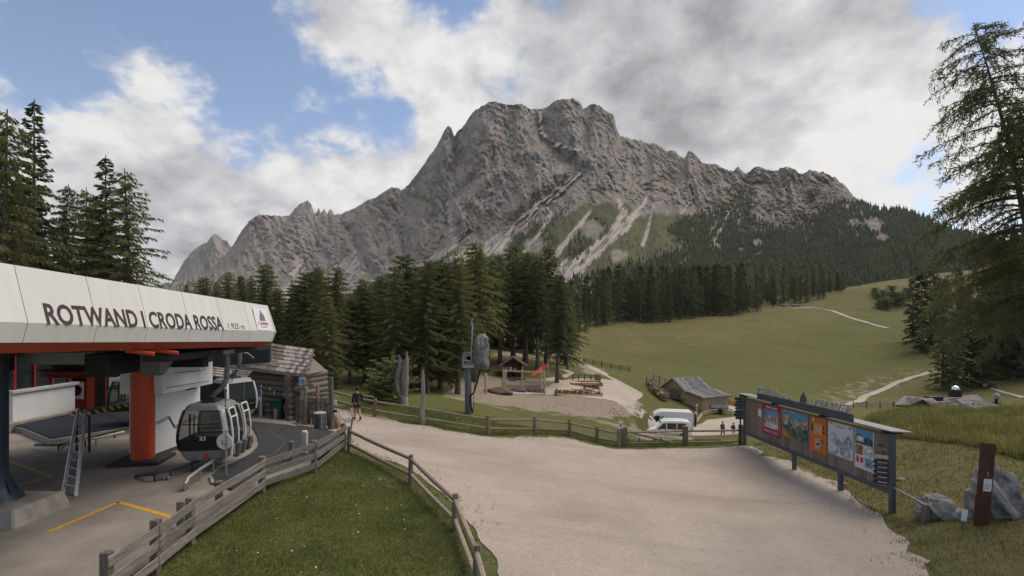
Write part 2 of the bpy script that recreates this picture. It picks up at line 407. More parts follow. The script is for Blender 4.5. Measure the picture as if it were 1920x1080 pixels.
for poly, d0, d1, soft, amt in [
    ([(830, 742), (865, 708), (905, 700), (950, 705), (1030, 712), (1090, 705), (1150, 708), (1200, 745), (1200, 775), (1140, 785), (1060, 778), (1000, 772), (940, 760), (870, 752)], 36, 66, 9, .9),
    ([(1085, 684), (1105, 680), (1150, 705), (1100, 705)], 50, 95, 6, .7), ([(920, 668), (990, 640), (1060, 660), (1060, 672), (960, 668)], 60, 120, 6, .8),
    ([(1120, 790), (1230, 800), (1300, 815), (1300, 832), (1200, 822)], 33, 62, 8, .6),
    ([(640, 840), (900, 1010), (880, 1030), (620, 850)], 9, 26, 6, .45),
    ([(1410, 838), (1480, 860), (1600, 930), (1690, 1000), (1640, 1000), (1480, 880), (1410, 850)], 14, 31, 12, .55),
    ([(1480, 750), (1600, 715), (1720, 685), (1790, 690), (1640, 738), (1590, 765)], 90, 150, 6, .35)]:
    s = sdpoly(PXg, PYg, poly); dirt = np.maximum(dirt, np.where((YY > d0) & (YY < d1), np.clip(.5+s/(2*soft), 0, 1)*amt, 0))
dry = np.where(YY > 60, np.clip(.5+(np.interp(PXg, [1000, 1090, 1300, 1480, 1560, 1640, 1750], [700, 690, 652, 640, 602, 580, 560])-PYg)/30, 0, 1)*.75, .25)
dry = np.maximum(dry, np.where(YY > 75, np.clip(.5+sdpoly(PXg, PYg, [(1420, 800), (1560, 770), (1760, 690), (1960, 690), (1960, 800)])/40, 0, 1)*.72, 0))
dry = np.where((XX > 11) & (YY < 45) & (YY > 8), .62-.5*sstep(YY, 27, 33), dry)
dry = np.where((XX < 0) & (YY < 40), .12, dry)
meadow = np_obj('meadow', np.stack([XX, YY, ZZ], -1).reshape(-1, 3), gridfaces(len(ys), len(xs)), ground_material(), kind='structure', smooth=True)
attr(meadow, 'dirt', dirt); attr(meadow, 'dry', dry)

def edge(poly, step, amp, sc=1.0):
    """walk round a polygon in short wobbly steps"""
    out = []
    for i in range(len(poly)):
        a, b = Vector(poly[i][:2]), Vector(poly[(i+1) % len(poly)][:2]); n = max(1, int((b-a).length/step))
        for k in range(n):
            p = a.lerp(b, k/n)
            w = (vnoise(p.x/sc, p.y/sc, 3)-.5)*2*amp; w2 = (vnoise(p.x/sc+40, p.y/sc, 4)-.5)*2*amp
            out.append(Vector((p.x+float(w), p.y+float(w2))))
    return out
def drape(name, poly, step, dz, mat, amp=0, sc=1.0, z=None, kind='structure'):
    b = edge(poly, step, amp, sc); n = len(b)
    pa = np.array([tuple(p) for p in b]); lo, hi = pa.min(0), pa.max(0)
    gx, gy = np.meshgrid(np.arange(lo[0], hi[0], step), np.arange(lo[1], hi[1], step)); gx = gx.ravel()+step*.3*np.random.RandomState(1).rand(gx.size); gy = gy.ravel()
    k = sdpoly(gx, gy, [tuple(p) for p in b]) > step*.35
    vs = b+[Vector((x, y)) for x, y in zip(gx[k], gy[k])]
    v, e, f, *_ = delaunay_2d_cdt(vs, [], [list(range(n))], 1, 1e-4)
    xy = np.array([tuple(q) for q in v]); zz = (height(xy[:, 0], xy[:, 1])+dz) if z is None else np.full(len(xy), z)
    f = np.array([t for t in f if len(t) == 3])
    a = xy[f[:, 1]]-xy[f[:, 0]]; c = xy[f[:, 2]]-xy[f[:, 0]]; flip = (a[:, 0]*c[:, 1]-a[:, 1]*c[:, 0]) < 0
    f[flip] = f[flip][:, ::-1]
    return np_obj(name, np.column_stack([xy, zz]), f, mat, kind=kind, smooth=True)
def gravel_mat(name, a, b, dark):
    if name in MATS: return MATS[name]
    m = M(name, a, col2=b, rough=.95, scale=14, det=8, bump=.55, bscale=22, spec=.1)
    nt = m.node_tree; N, L = nt.nodes.new, nt.links.new
    bs = nt.nodes['Principled BSDF']; src = bs.inputs['Base Color'].links[0].from_socket
    tc = N('ShaderNodeTexCoord')
    cur = src
    for s, st, lo, hi, amt, col in ((.16, (1, 1, 1), .44, .66, .6, tuple(c*.90 for c in dark)), (.5, (.25, 1.8, 1), .54, .66, .32, tuple(c*.82 for c in dark)), (.9, (.5, 1.6, 1), .55, .7, .35, tuple(c*1.25 for c in dark)), (1.6, (.35, 2.2, 1), .56, .75, .28, tuple(c*.8 for c in dark)), (55, (1, 1, 1), .56, .68, .6, tuple(c*.5 for c in dark)), (15, (1, 1, 1), .57, .68, .55, tuple(c*.62 for c in dark)), (4.5, (1, 1, 1), .58, .70, .35, tuple(c*.72 for c in dark)), (19, (1, 1, 1), .60, .70, .5, tuple(min(.8, c*1.7) for c in dark)), (48, (1, 1, 1), .66, .74, .6, tuple(min(.8, c*1.8) for c in dark))):
        mp = N('ShaderNodeMapping'); mp.inputs['Scale'].default_value = st; mp.inputs['Location'].default_value = (s, 3*s, 0); L(tc.outputs['Object'], mp.inputs[0])
        n = N('ShaderNodeTexNoise'); n.inputs['Scale'].default_value = s; n.inputs['Detail'].default_value = 7; n.inputs['Roughness'].default_value = .62; L(mp.outputs[0], n.inputs['Vector'])
        r = N('ShaderNodeMapRange'); L(n.outputs[0], r.inputs[0]); r.inputs[1].default_value = lo; r.inputs[2].default_value = hi; r.inputs[4].default_value = amt
        x = N('ShaderNodeMix'); x.data_type = 'RGBA'; L(r.outputs[0], x.inputs[0]); L(cur, x.inputs[6]); x.inputs[7].default_value = (*col, 1); cur = x.outputs[2]
    L(cur, bs.inputs['Base Color'])
    return m
gravel = gravel_mat('gravel', (.305, .258, .220), (.40, .348, .305), (.235, .196, .165))
YARD = [(626, 766), (660, 770), (700, 780), (760, 793), (830, 806), (880, 814), (910, 819), (939, 822), (999, 820), (1038, 820), (1074, 824), (1117, 836), (1153, 842), (1240, 841), (1390, 836), (1412, 836),
        (1433, 856), (1488, 863), (1497, 877), (1535, 897), (1576, 907), (1602, 938), (1628, 955), (1655, 970), (1681, 990), (1720, 1050), (1740, 1090), (1400, 1100), (950, 1098), (915, 1040), (886, 992), (862, 955), (835, 930), (800, 905), (765, 880), (720, 860), (680, 845), (655, 836),
        (649, 820), (620, 808), (560, 800), (500, 793), (440, 783), (430, 768), (480, 776), (560, 789), (615, 800), (628, 796)]
yard_xy = [tuple(on(*p))[:2] for p in YARD]
drape('gravel_yard', yard_xy, .34, .02, gravel, .26, .75)
PLAY = [(1095, 682), (1112, 688), (1145, 707), (1185, 727), (1205, 738), (1205, 745), (1192, 752), (1188, 760), (1200, 772), (1225, 782), (1240, 798), (1205, 786), (1180, 776), (1160, 758), (1140, 750), (1090, 744), (1045, 743), (1010, 739), (945, 739), (928, 736), (930, 731), (1015, 732), (1035, 722), (1048, 713), (1072, 711), (1120, 710), (1150, 714), (1138, 707), (1108, 693)]
pgravel = gravel_mat('pale_gravel', (.36, .31, .268), (.45, .40, .352), (.31, .265, .225))
drape('playground_path', [tuple(on(*p, dmin=36))[:2] for p in PLAY], .8, .035, pgravel, .25, 1.6)
PARK = [(1214, 812), (1218, 790), (1240, 790), (1300, 800), (1318, 790), (1345, 784), (1400, 782), (1430, 800), (1420, 828), (1340, 836), (1285, 834)]
drape('parking_gravel', [tuple(on(*p, dmin=40))[:2] for p in PARK], .8, .035, pgravel, .3, 1.6)
drape('barn_gravel', [tuple(on(*p, dmin=50))[:2] for p in [(1340, 768), (1350, 757), (1392, 757), (1440, 764), (1440, 774), (1392, 772)]], .8, .03, pgravel, .2, 1.5)
drape('woodland_path', [tuple(on(*p, dmin=50))[:2] for p in [(1010, 712), (1045, 706), (1066, 700), (1052, 694), (1040, 691), (1062, 693), (1078, 699), (1062, 709), (1030, 716)]], .6, .03, pgravel, .1, 1.5)
def strip(name, pts, w, mat, dmin=40, dz=.04):
    g = [on(*p, dmin=dmin) for p in pts]; l, r = [], []
    for i, p in enumerate(g):
        t = (g[min(i+1, len(g)-1)]-g[max(i-1, 0)]); t.z = 0; t.normalize(); n = Vector((-t.y, t.x, 0))*w/2
        l.append((p+n)[:2]); r.append((p-n)[:2])
    return drape(name, l+r[::-1], max(.6, w*.45), dz, mat, w*.12, 3)
wpath = gravel_mat('path_gravel', (.34, .31, .27), (.42, .385, .34), (.30, .27, .235))
strip('footpath', [(1585, 760), (1620, 745), (1650, 733), (1710, 708), (1768, 690)], 1.5, wpath, 60, .10)
strip('footpath', [(1770, 691), (1800, 706), (1850, 725), (1920, 746)], .9, wpath, 60, .10)
strip('footpath', [(1478, 578), (1525, 577), (1560, 583), (1600, 598), (1640, 610), (1666, 616)], 1.9, wpath, 120, .16)
strip('footpath', [(1730, 627), (1738, 634), (1748, 642)], 2.0, wpath, 100, .12)
strip('footpath', [(1768, 690), (1800, 684), (1830, 676)], 1.2, M('brown_soil', (.2, .16, .12), rough=.95), 80, .10)

# ---------------------------------------------------------------- mountains
def rock_material():
    m = bpy.data.materials.new('mountain_rock'); m.use_nodes = True; nt = m.node_tree; N, L = nt.nodes.new, nt.links.new
    b = nt.nodes['Principled BSDF']; b.inputs['Roughness'].default_value = .95; b.inputs['Specular IOR Level'].default_value = .1
    tc = N('ShaderNodeTexCoord')
    def noise(s, det=6, rough=.6, st=(1, 1, 1)):
        mp = N('ShaderNodeMapping'); mp.inputs['Scale'].default_value = st; L(tc.outputs['Object'], mp.inputs[0])
        n = N('ShaderNodeTexNoise'); n.inputs['Scale'].default_value = s; n.inputs['Detail'].default_value = det; n.inputs['Roughness'].default_value = rough; L(mp.outputs[0], n.inputs['Vector']); return n.outputs[0]
    def rng(x, a, b_, c=0, d=1):
        r = N('ShaderNodeMapRange'); L(x, r.inputs[0]); r.inputs[1].default_value = a; r.inputs[2].default_value = b_; r.inputs[3].default_value = c; r.inputs[4].default_value = d; return r.outputs[0]
    def mix(f, a, c):
        x = N('ShaderNodeMix'); x.data_type = 'RGBA'; L(f, x.inputs[0])
        for i, v in ((6, a), (7, c)):
            if isinstance(v, tuple): x.inputs[i].default_value = (*v, 1)
            else: L(v, x.inputs[i])
        return x.outputs[2]
    def at_(n):
        q = N('ShaderNodeAttribute'); q.attribute_name = n; return q.outputs['Fac']
    streak, blotch, grain = noise(.03, 9, .7, (1, 1, .18)), noise(.006, 6, .6), noise(.09, 8, .75)
    r = mix(rng(streak, .38, .62), (.142, .131, .122), (.268, .245, .228))
    r = mix(rng(blotch, .42, .66), r, (.225, .19, .155))
    r = mix(rng(noise(.013, 5, .6, (1, 1, .4)), .60, .72, 0, .6), r, (.28, .225, .165))
    r = mix(rng(grain, .50, .66, 0, .6), r, (.085, .075, .068)); r = mix(rng(noise(.045, 8, .7, (1, 1, .3)), .56, .70, 0, .55), r, (.33, .295, .265))
    sc = mix(rng(grain, .35, .65), (.31, .272, .245), (.40, .358, .325))
    gr = mix(rng(grain, .35, .65), (.058, .064, .024), (.105, .098, .042))
    gr = mix(rng(blotch, .45, .6), gr, (.045, .055, .024))
    r = mix(at_('grass'), r, gr); r = mix(at_('scree'), r, sc)
    L(r, b.inputs['Base Color'])
    bp = N('ShaderNodeBump'); bp.inputs['Strength'].default_value = .7; bp.inputs['Distance'].default_value = 10; L(noise(.05, 9, .75, (1, 1, .35)), bp.inputs['Height']); L(bp.outputs[0], b.inputs['Normal'])
    return m
ROCK = rock_material()
RIDGE = [(200, 560), (290, 535), (345, 525), (385, 515), (400, 500), (425, 475), (440, 455), (455, 430), (470, 411), (485, 402), (520, 405), (545, 404), (600, 405), (640, 402), (648, 396), (660, 393), (690, 375), (705, 370), (720, 360), (735, 351), (745, 352), (752, 358), (760, 352), (775, 335), (800, 300), (815, 280),
         (825, 262), (832, 246), (840, 236), (846, 240), (852, 256), (858, 246), (866, 240), (875, 228), (885, 211), (900, 200), (918, 192), (930, 190), (945, 195), (960, 198), (975, 196), (985, 198), (995, 206), (1003, 203), (1012, 205), (1030, 198), (1040, 190), (1055, 185), (1075, 184), (1088, 192), (1094, 204), (1105, 198), (1115, 194), (1130, 202), (1142, 212), (1150, 214), (1155, 238), (1162, 256),
         (1175, 257), (1190, 263), (1200, 262), (1215, 270), (1225, 267), (1240, 278), (1250, 284), (1262, 280), (1275, 292), (1285, 296), (1290, 287), (1297, 283), (1305, 290), (1318, 306), (1325, 309), (1345, 310), (1355, 315), (1368, 320), (1375, 318), (1382, 313), (1398, 325), (1410, 318), (1425, 313), (1445, 322), (1460, 318), (1480, 311), (1500, 326), (1520, 320), (1535, 322), (1550, 326), (1570, 335), (1590, 354), (1605, 371), (1612, 379), (1630, 385), (1650, 392), (1658, 388), (1667, 394), (1685, 390), (1700, 394), (1720, 402), (1740, 412), (1790, 432), (1850, 445), (1950, 470), (2120, 520)]
CLIFF = [(200, 575), (330, 545), (400, 535), (480, 540), (560, 548), (640, 545), (700, 522), (800, 488), (850, 462), (900, 455), (960, 440), (1000, 415), (1080, 385), (1150, 378), (1220, 392), (1300, 405), (1400, 430), (1500, 440), (1600, 425), (1700, 440), (1800, 470), (2120, 545)]
CX_ = lambda t, a: np.interp(t, [p[0] for p in a], [p[1] for p in a])
D_C = [(200, 2100), (400, 1700), (640, 1500), (850, 1300), (1000, 1200), (1200, 1150), (1400, 1000), (1600, 800), (1750, 620), (2120, 420)]
D_R = [(200, 3000), (400, 2500), (640, 2300), (850, 2050), (1000, 2000), (1150, 1950), (1300, 1650), (1500, 1350), (1620, 1080), (1750, 800), (2120, 520)]
pc = np.arange(232, 2100, 2.1); NC = len(pc)
NL, NU = 80, 165
ridge = CX_(pc, RIDGE)
jag = (ridged(pc/13, pc*0, 3, 21)-.55)*np.interp(pc, [400, 640, 700, 850, 1150, 1250, 1600, 1650, 1800], [1.5, 4, 3, 3, 4, 8, 7, 5, 3])
ridge = ridge-jag+(vnoise(pc/3.1, pc*0, 8)-.5)*2.2
cliff = np.maximum(CX_(pc, CLIFF)+(fbm(pc/40, pc*0, 3, 5)-.5)*16, ridge+6)
tl = np.linspace(0, 1, NL+1)[:, None]; tu = np.linspace(0, 1, NU+1)[1:, None]
PYm = np.concatenate([618+(cliff-618)*tl, cliff+(ridge-cliff)*tu]); PXm = np.broadcast_to(pc, PYm.shape)
dC, dR = CX_(pc, D_C), CX_(pc, D_R)
Dm = np.concatenate([300+(dC-300)*tl**1.15, dC+(dR-dC)*tu])
# relief: big gullies and ribs, then noise ribs, all moved along the line from the slope's foot
rel = np.zeros_like(PYm)
up = np.clip(np.concatenate([tl*0+0*ridge, tu+0*ridge])*6, 0, 1); ru = np.concatenate([tl*.25+0*ridge, .25+.75*np.clip(tu*5, 0, 1)+0*ridge])
for line, w, a in [
    ([(1008, 205), (1018, 250), (1048, 285), (1085, 325), (1050, 358), (1000, 400), (940, 452)], 16, 95), ([(850, 256), (856, 300), (838, 350), (835, 390), (852, 445)], 10, 70), ([(1165, 262), (1172, 300), (1150, 330), (1105, 395), (1070, 470)], 14, 60),
    ([(1215, 360), (1190, 400), (1130, 470)], 9, 40), ([(752, 358), (735, 410), (760, 480)], 10, 50), ([(655, 430), (690, 500), (690, 540)], 7, 60), ([(1320, 310), (1318, 345), (1290, 395)], 9, 45), ([(1405, 325), (1390, 370), (1340, 430)], 10, 50), ([(1560, 330), (1520, 380), (1500, 430)], 10, 40), ([(600, 410), (590, 470), (560, 520)], 8, 40), ([(480, 420), (500, 500)], 8, 30), ([(960, 205), (940, 270), (900, 330), (840, 380)], 12, 40), ([(1110, 210), (1095, 260), (1075, 300)], 8, 55),
    ([(1152, 215), (1168, 290), (1130, 350), (1090, 400)], 18, -95), ([(930, 192), (895, 300), (870, 440)], 30, -80), ([(1060, 186), (1072, 240), (1100, 300)], 12, -60), ([(1297, 285), (1290, 340), (1250, 400)], 16, -60), ([(735, 352), (700, 430), (720, 520)], 18, -50), ([(485, 402), (440, 470), (410, 530)], 18, -60), ([(840, 238), (820, 300), (800, 380), (790, 480)], 16, -60), ([(1480, 312), (1450, 380)], 14, -45), ([(1530, 322), (1480, 420)], 12, -40), ([(1000, 290), (1010, 340), (960, 400)], 14, -50), ([(560, 405), (540, 480), (560, 540)], 16, -40)]:
    d, _ = polydist(PXm, PYm, line); rel += a*np.exp(-(d/w)**2)
wx = (fbm(PXm/60, PYm/60, 3, 31)-.5)*46; wy = (fbm(PXm/60+9, PYm/60, 3, 41)-.5)*46
q1 = (PXm+wx-.25*(PYm+wy)); q2 = (PYm+wy)
rel += -78*(ridged(q1/46, q2/120, 4, 51)-.6)-58*(ridged((q1+.45*q2)/24, (q2-.45*q1)/95+3, 4, 61, .55)-.6)-56*(ridged((q1-.1*q2)/9, q2/50, 4, 71, .66)-.6)-26*(ridged((q1-.5*q2)/5, (q2+.5*q1)/24, 3, 81, .65)-.6)
_st = (PYm+wy*.6-.55*PXm+16*fbm(PXm/34, PYm/34, 3, 87))/13; rel += 13*(np.abs(2*(_st-np.floor(_st))-1)-.5)*sstep(fbm(PXm/36, PYm/30, 3, 88), .45, .65)
jointed = fbm(q1/5.5, q2/7, 3, 91)-.5
rel += 18*jointed+16*(vnoise(PXm/2.3, PYm/2.9, 95)-.5)
# scree chutes, grass ledges and woodland floor
scree = np.zeros_like(PYm)
brk = fbm(PXm/7, PYm/7, 4, 101)
for line in [[(1085, 325, 5), (1050, 358, 8), (1010, 390, 10), (970, 425, 12), (935, 455, 15), (900, 475, 16), (870, 492, 18)], [(1160, 374, 4), (1170, 400, 9), (1150, 440, 10), (1110, 475, 14), (1070, 505, 19), (1040, 525, 22)], [(1215, 360, 3), (1205, 385, 6), (1185, 410, 8), (1165, 435, 8)],
             [(1108, 392, 3), (1085, 425, 5), (1060, 455, 7), (1035, 485, 8)], [(880, 435, 4), (840, 468, 6), (800, 490, 7), (760, 505, 5), (700, 525, 4)], [(905, 450, 4), (870, 470, 6), (820, 505, 5)], [(835, 375, 4), (845, 410, 6), (850, 445, 8)],
             [(558, 480, 4), (562, 505, 15), (560, 545, 32)], [(660, 480, 12), (655, 505, 30), (640, 540, 42)], [(1318, 342, 2.5), (1300, 375, 3.5), (1278, 397, 4)], [(1225, 385, 2), (1215, 430, 3), (1205, 460, 4)], [(1012, 212, 3), (1015, 250, 4), (1040, 272, 6), (1085, 282, 4)], [(1060, 500, 16), (1075, 525, 18), (1110, 545, 16)], [(1350, 410, 2), (1330, 440, 3)], [(1000, 300, 2), (1030, 320, 3)], [(1640, 425, 2), (1610, 440, 3), (1590, 455, 2)], [(1020, 385, 2), (1035, 400, 4), (1010, 440, 4), (985, 470, 5)], [(1430, 470, 2), (1390, 500, 3)], [(1370, 395, 2), (1330, 470, 3)], [(1310, 470, 2), (1275, 495, 3)], [(1480, 460, 1), (1460, 470, 2)]]:
    d, t = polydist(PXm, PYm, line); w = np.interp(t, range(len(line)), [p[2] for p in line])
    scree = np.maximum(scree, sstep(w*(.42+.9*brk)-d, -1.5, 1.8)*(.12+.88*sstep(fbm((PXm+PYm)/4.0, (PXm-PYm)/26, 3, 7), .34, .56)))
low = sstep(PYm-(cliff+4)+(fbm(PXm/26, PYm/26, 4, 111)-.5)*44, -4, 8)
east = sstep(PXm, 1180, 1260)
grass = low*np.where(PXm > 700, .92, np.where(PXm > 500, .45, .95))
ledge = sstep(fbm(PXm/17, PYm/9, 4, 121), .56, .66)*np.clip((PYm-ridge)/40, 0, 1)
grass = np.maximum(grass, ledge*(.12+.55*east*sstep(PXm, 1200, 1420)))
grass = np.maximum(grass, np.exp(-(polydist(PXm, PYm, [(768, 364), (795, 372), (815, 382)])[0]/6)**2)*.9)
grass = np.maximum(grass, sstep(PXm, 1580, 1650)*.9*sstep(fbm(PXm/20, PYm/20, 4, 131), .34, .46))
crag = np.zeros_like(PYm)
for (a, b, r) in [(1640, 422, 20), (1603, 420, 13), (1655, 448, 15), (1345, 462, 9), (1000, 460, 22), (940, 470, 18), (1110, 430, 26), (1160, 480, 18), (1420, 455, 12), (1440, 400, 26), (1390, 470, 7)]:
    crag = np.maximum(crag, np.exp(-(np.hypot(PXm-a, (PYm-b)*1.3)/r)**2))
grass = grass*(1-.92*sstep(crag+(brk-.5)*.7, .4, .62))
grass = np.clip(grass-scree, 0, 1)
amp = ru*(1-.86*scree)*np.where(PXm > 1560, np.interp(PXm, [1560, 1800], [.7, .25]), 1)
Dm = Dm+rel*amp*np.clip((Dm-300)/500, .06, 1)
Xm = (PXm-CX)/F*Dm; Zm = CZ+(HY-PYm)/F*Dm
bX, bY, bZ = [], [], []
for k in (40, 160, 420):                                     # the far side falls away behind the crest
    bX.append(Xm[-1]*(1+k/Dm[-1])); bY.append(Dm[-1]+k); bZ.append(Zm[-1]-k*.9)
Xm, Ym, Zm = (np.concatenate([a, np.array(b)]) for a, b in ((Xm, bX), (Dm, bY), (Zm, bZ)))
grass, scree = (np.concatenate([a, np.repeat(a[-1:], 3, 0)]) for a in (grass, scree))
mountain = np_obj('mountain', np.stack([Xm, Ym, Zm], -1).reshape(-1, 3), gridfaces(*Xm.shape), ROCK, kind='structure', smooth=False)
attr(mountain, 'grass', grass); attr(mountain, 'scree', scree)
def peak(name, sil, base, d0, d1, seed, step=1.6):
    c = np.arange(sil[0][0], sil[-1][0]+.1, step); top = CX_(c, sil)+(vnoise(c/3, c*0, seed)-.5)*2; nr = 60
    t = np.linspace(0, 1, nr)[:, None]; py = base+(top-base)*t; px = np.broadcast_to(c, py.shape)
    mid = (sil[0][0]+sil[-1][0])/2; half = (sil[-1][0]-sil[0][0])/2
    bulge = np.clip(1-((px-mid)/half)**2, 0, 1)**.5*half*2.0*(1-.6*t)
    d = d0+(d1-d0)*t-bulge-90*(ridged(px/26-.4*py/26, py/70, 4, seed)-.6)-34*(ridged(px/8, py/14, 4, seed+3)-.6)
    X, Y, Z = (px-CX)/F*d, d, CZ+(HY-py)/F*d
    X = np.concatenate([X, X[-1:]*1.05]); Y = np.concatenate([Y, Y[-1:]+200]); Z = np.concatenate([Z, Z[-1:]-500])
    o = np_obj(name, np.stack([X, Y, Z], -1).reshape(-1, 3), gridfaces(*X.shape), ROCK, kind='structure')
    attr(o, 'grass', np.zeros(X.size)); attr(o, 'scree', np.zeros(X.size)); return o
peak('far_peak', [(318, 540), (330, 516), (345, 490), (360, 472), (370, 464), (380, 458), (388, 455), (395, 445), (402, 438), (410, 442), (418, 449), (426, 452), (433, 462), (440, 480), (452, 520), (460, 545)], 552, 3000, 3300, 11)
peak('far_peak', [(536, 420), (543, 404), (553, 391), (565, 380), (577, 375), (584, 384), (590, 402), (594, 397), (598, 389), (602, 399), (608, 391), (613, 401), (618, 392), (623, 394), (628, 406), (636, 420)], 430, 2900, 3050, 17, 1.0)
# ---------------------------------------------------------------- trees
def needle_mat(name, a, b, orand=.25):
    m = M(name, a, col2=b, rough=.9, scale=.7, det=4, orand=orand, spec=.08, mixpos=(.3, .7), trans=.45); return m
N_DARK = needle_mat('spruce_needles', (.056, .076, .036), (.108, .128, .062))
N_PINE = needle_mat('pine_needles', (.082, .100, .042), (.150, .160, .070))
N_LARCH = needle_mat('larch_needles', (.105, .118, .046), (.180, .180, .076))
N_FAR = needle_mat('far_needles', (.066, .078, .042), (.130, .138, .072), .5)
BARK = M('bark', (.075, .06, .05), col2=(.15, .125, .105), rough=.95, stretch=(5, 5, .8), scale=3, bump=.5, bscale=8, orand=.2)
DEADWOOD = M('grey_deadwood', (.17, .15, .135), col2=(.30, .27, .245), rough=.9, stretch=(6, 6, .6), scale=3, bump=.4, bscale=7)
def conifer(seed, Ht, Rr, base=.15, nb=90, shape=.8, droop=.45, lift=.25, clen=.55, cw=.07, step=.28, per=5, hang=.4, ragged=.35, curve=0, lean=(0, 0), dead=8, tri=False, topbushy=1.0):
    """returns crown quads (v, f) and a wood MB; trunk base at the origin"""
    rs = np.random.RandomState(seed); V = []; wood_ = MB()
    def axis(h): t = h/Ht; return np.array([lean[0]*t+curve*math.sin(t*math.pi), lean[1]*t, h])
    tr = .018*Ht*(.8+.3*rs.rand())
    wood_.tube([axis(Ht*k/9) for k in range(10)], [tr*(1.25 if k == 0 else 1-.92*k/9) for k in range(10)], 7)
    ang = rs.rand()*6.28
    for i in range(nb):
        t = ((i+rs.rand())/nb)**.92; h = Ht*(base+(.985-base)*t)
        L = Rr*(1-t)**shape*(1-ragged+2*ragged*rs.rand()*.8)+.06*Rr
        if base > .05: L *= min(1, .55+t*5)
        ang += 2.4+rs.rand()*.7; ca, sa = math.cos(ang), math.sin(ang)
        dr = droop*(1-.6*t)*(.7+.6*rs.rand()); lf = lift*(.4+1.3*t)
        ns = max(2, int(L/step)); ss = (np.arange(ns)+.5+.4*(rs.rand(ns)-.5))/ns
        o = axis(h)
        if L > .9: wood_.tube([o+np.array([ca*L*s, sa*L*s, L*(lf*s-dr*s*s)]) for s in (0, .45, .92)], [tr*.22*(1-t)+.012, tr*.13*(1-t)+.009, .006], 3, False)
        for s in ss:
            p = o+np.array([ca*L*s, sa*L*s, L*(lf*s-dr*s*s)]); sl = lf-2*dr*s
            fall = 1-.45*s
            for k in range(per):
                a = ang+(rs.rand()-.5)*2.3; q = clen*(.55+.75*rs.rand())*fall
                dirn = np.array([math.cos(a), math.sin(a), sl*.7-hang*(.3+1.2*rs.rand())+.12*(rs.rand()-.5)]); dirn /= np.linalg.norm(dirn)
                sd = np.cross(dirn, rs.randn(3)); sd /= np.linalg.norm(sd)+1e-6
                pp = p+rs.randn(3)*np.array([.12, .12, .09])*clen
                w = cw*(.7+.6*rs.rand())
                V.append((pp, pp+dirn*q*.45+sd*w, pp+dirn*q, pp+dirn*q*.45-sd*w))
    for k in range(int(26*topbushy)):                          # leader
        h = Ht*(.90+.1*rs.rand()); a = rs.rand()*6.28; q = clen*.6*(1.05-(h/Ht-.9)*7)
        p = axis(h); dirn = np.array([math.cos(a)*.7, math.sin(a)*.7, .75]); sd = np.cross(dirn, rs.randn(3)); sd /= np.linalg.norm(sd)
        V.append((p, p+dirn*q*.5+sd*cw*.8, p+dirn*q, p+dirn*q*.5-sd*cw*.8))
    for k in range(dead):                                      # bare lower branches
        h = Ht*(.06+rs.rand()*(base+.08)); a = rs.rand()*6.28; L = Rr*(.35+.45*rs.rand()); o = axis(h)
        wood_.tube([o, o+np.array([math.cos(a)*L*.5, math.sin(a)*L*.5, L*.06]), o+np.array([math.cos(a)*L, math.sin(a)*L, -L*.2])], [.035, .022, .008], 3, False)
    v = np.array(V).reshape(-1, 3); f = np.arange(len(v)).reshape(-1, 4)
    return v, f, wood_
PROTO = {}
def tree_proto(key, mat, name='pine_tree', **k):
    v, f, w = conifer(**k); root = bpy.data.objects.new(name, None); PMAT[root.name] = Matrix()
    cm = np_obj('crown', v, f, mat); wm = obj('trunk', w, BARK, smooth=True, local=True)
    for o in (cm, wm): COL.objects.unlink(o)
    PROTO[key] = (name, cm.data, wm.data, k['Ht'], mat)
    bpy.data.objects.remove(cm); bpy.data.objects.remove(wm); bpy.data.objects.remove(root)
def plant(key, loc, h, label, group=None, rz=None, wide=1.0, name=None, lean=(0, 0)):
    nm, cme, wme, h0, mat = PROTO[key]; s = h/h0
    t = thing(name or nm, label, 'tree', loc, 0, group)
    t.rotation_euler = (lean[0], lean[1], random.random()*6.28 if rz is None else rz); t.scale = (s*wide, s*wide, s)
    for n, me in (('trunk', wme), ('crown', cme)):
        o = bpy.data.objects.new(n, me); COL.objects.link(o); o.parent = t
    return t
for i in range(4):
    tree_proto('pine%d' % i, N_PINE, 'pine_tree', seed=10+i, Ht=16, Rr=[3.3, 3.8, 3.0, 3.6][i], base=[.10, .07, .16, .09][i], nb=150, shape=[.5, .42, .58, .45][i], droop=.5, lift=.28, clen=.58, cw=.062, step=.25, per=8, hang=.5, ragged=.4)
for i in range(3):
    tree_proto('larch%d' % i, N_LARCH, 'larch_tree', seed=30+i, Ht=17, Rr=[3.3, 3.0, 3.7][i], base=[.14, .2, .08][i], nb=140, shape=[.48, .5, .55][i], droop=.35, lift=.12, clen=.52, cw=.045, step=.24, per=9, hang=.9, ragged=.55, dead=16, curve=.25)
for i in range(3):
    tree_proto('tall%d' % i, [N_PINE, N_LARCH, N_DARK][i], ['pine_tree', 'larch_tree', 'spruce_tree'][i], seed=60+i, Ht=18, Rr=[2.8, 2.9, 3.0][i], base=[.32, .36, .28][i], nb=120, shape=[.5, .6, .55][i], droop=.5, lift=.2, clen=.72, cw=.075, step=.30, per=6, hang=.6, ragged=.4, dead=6)
for i in range(3):
    tree_proto('spruce%d' % i, N_DARK, 'spruce_tree', seed=50+i, Ht=17, Rr=[2.9, 2.6, 3.3][i], base=[.04, .06, .02][i], nb=140, shape=[.8, .75, .7][i], droop=.55, lift=.32, clen=.52, cw=.060, step=.22, per=9, hang=.4, ragged=.3, dead=2)
tree_proto('bush0', N_PINE, 'mountain_pine', seed=71, Ht=3, Rr=1.9, base=.02, nb=34, shape=.35, droop=.1, lift=.5, clen=.55, cw=.10, step=.26, per=6, hang=0, ragged=.4, dead=0)
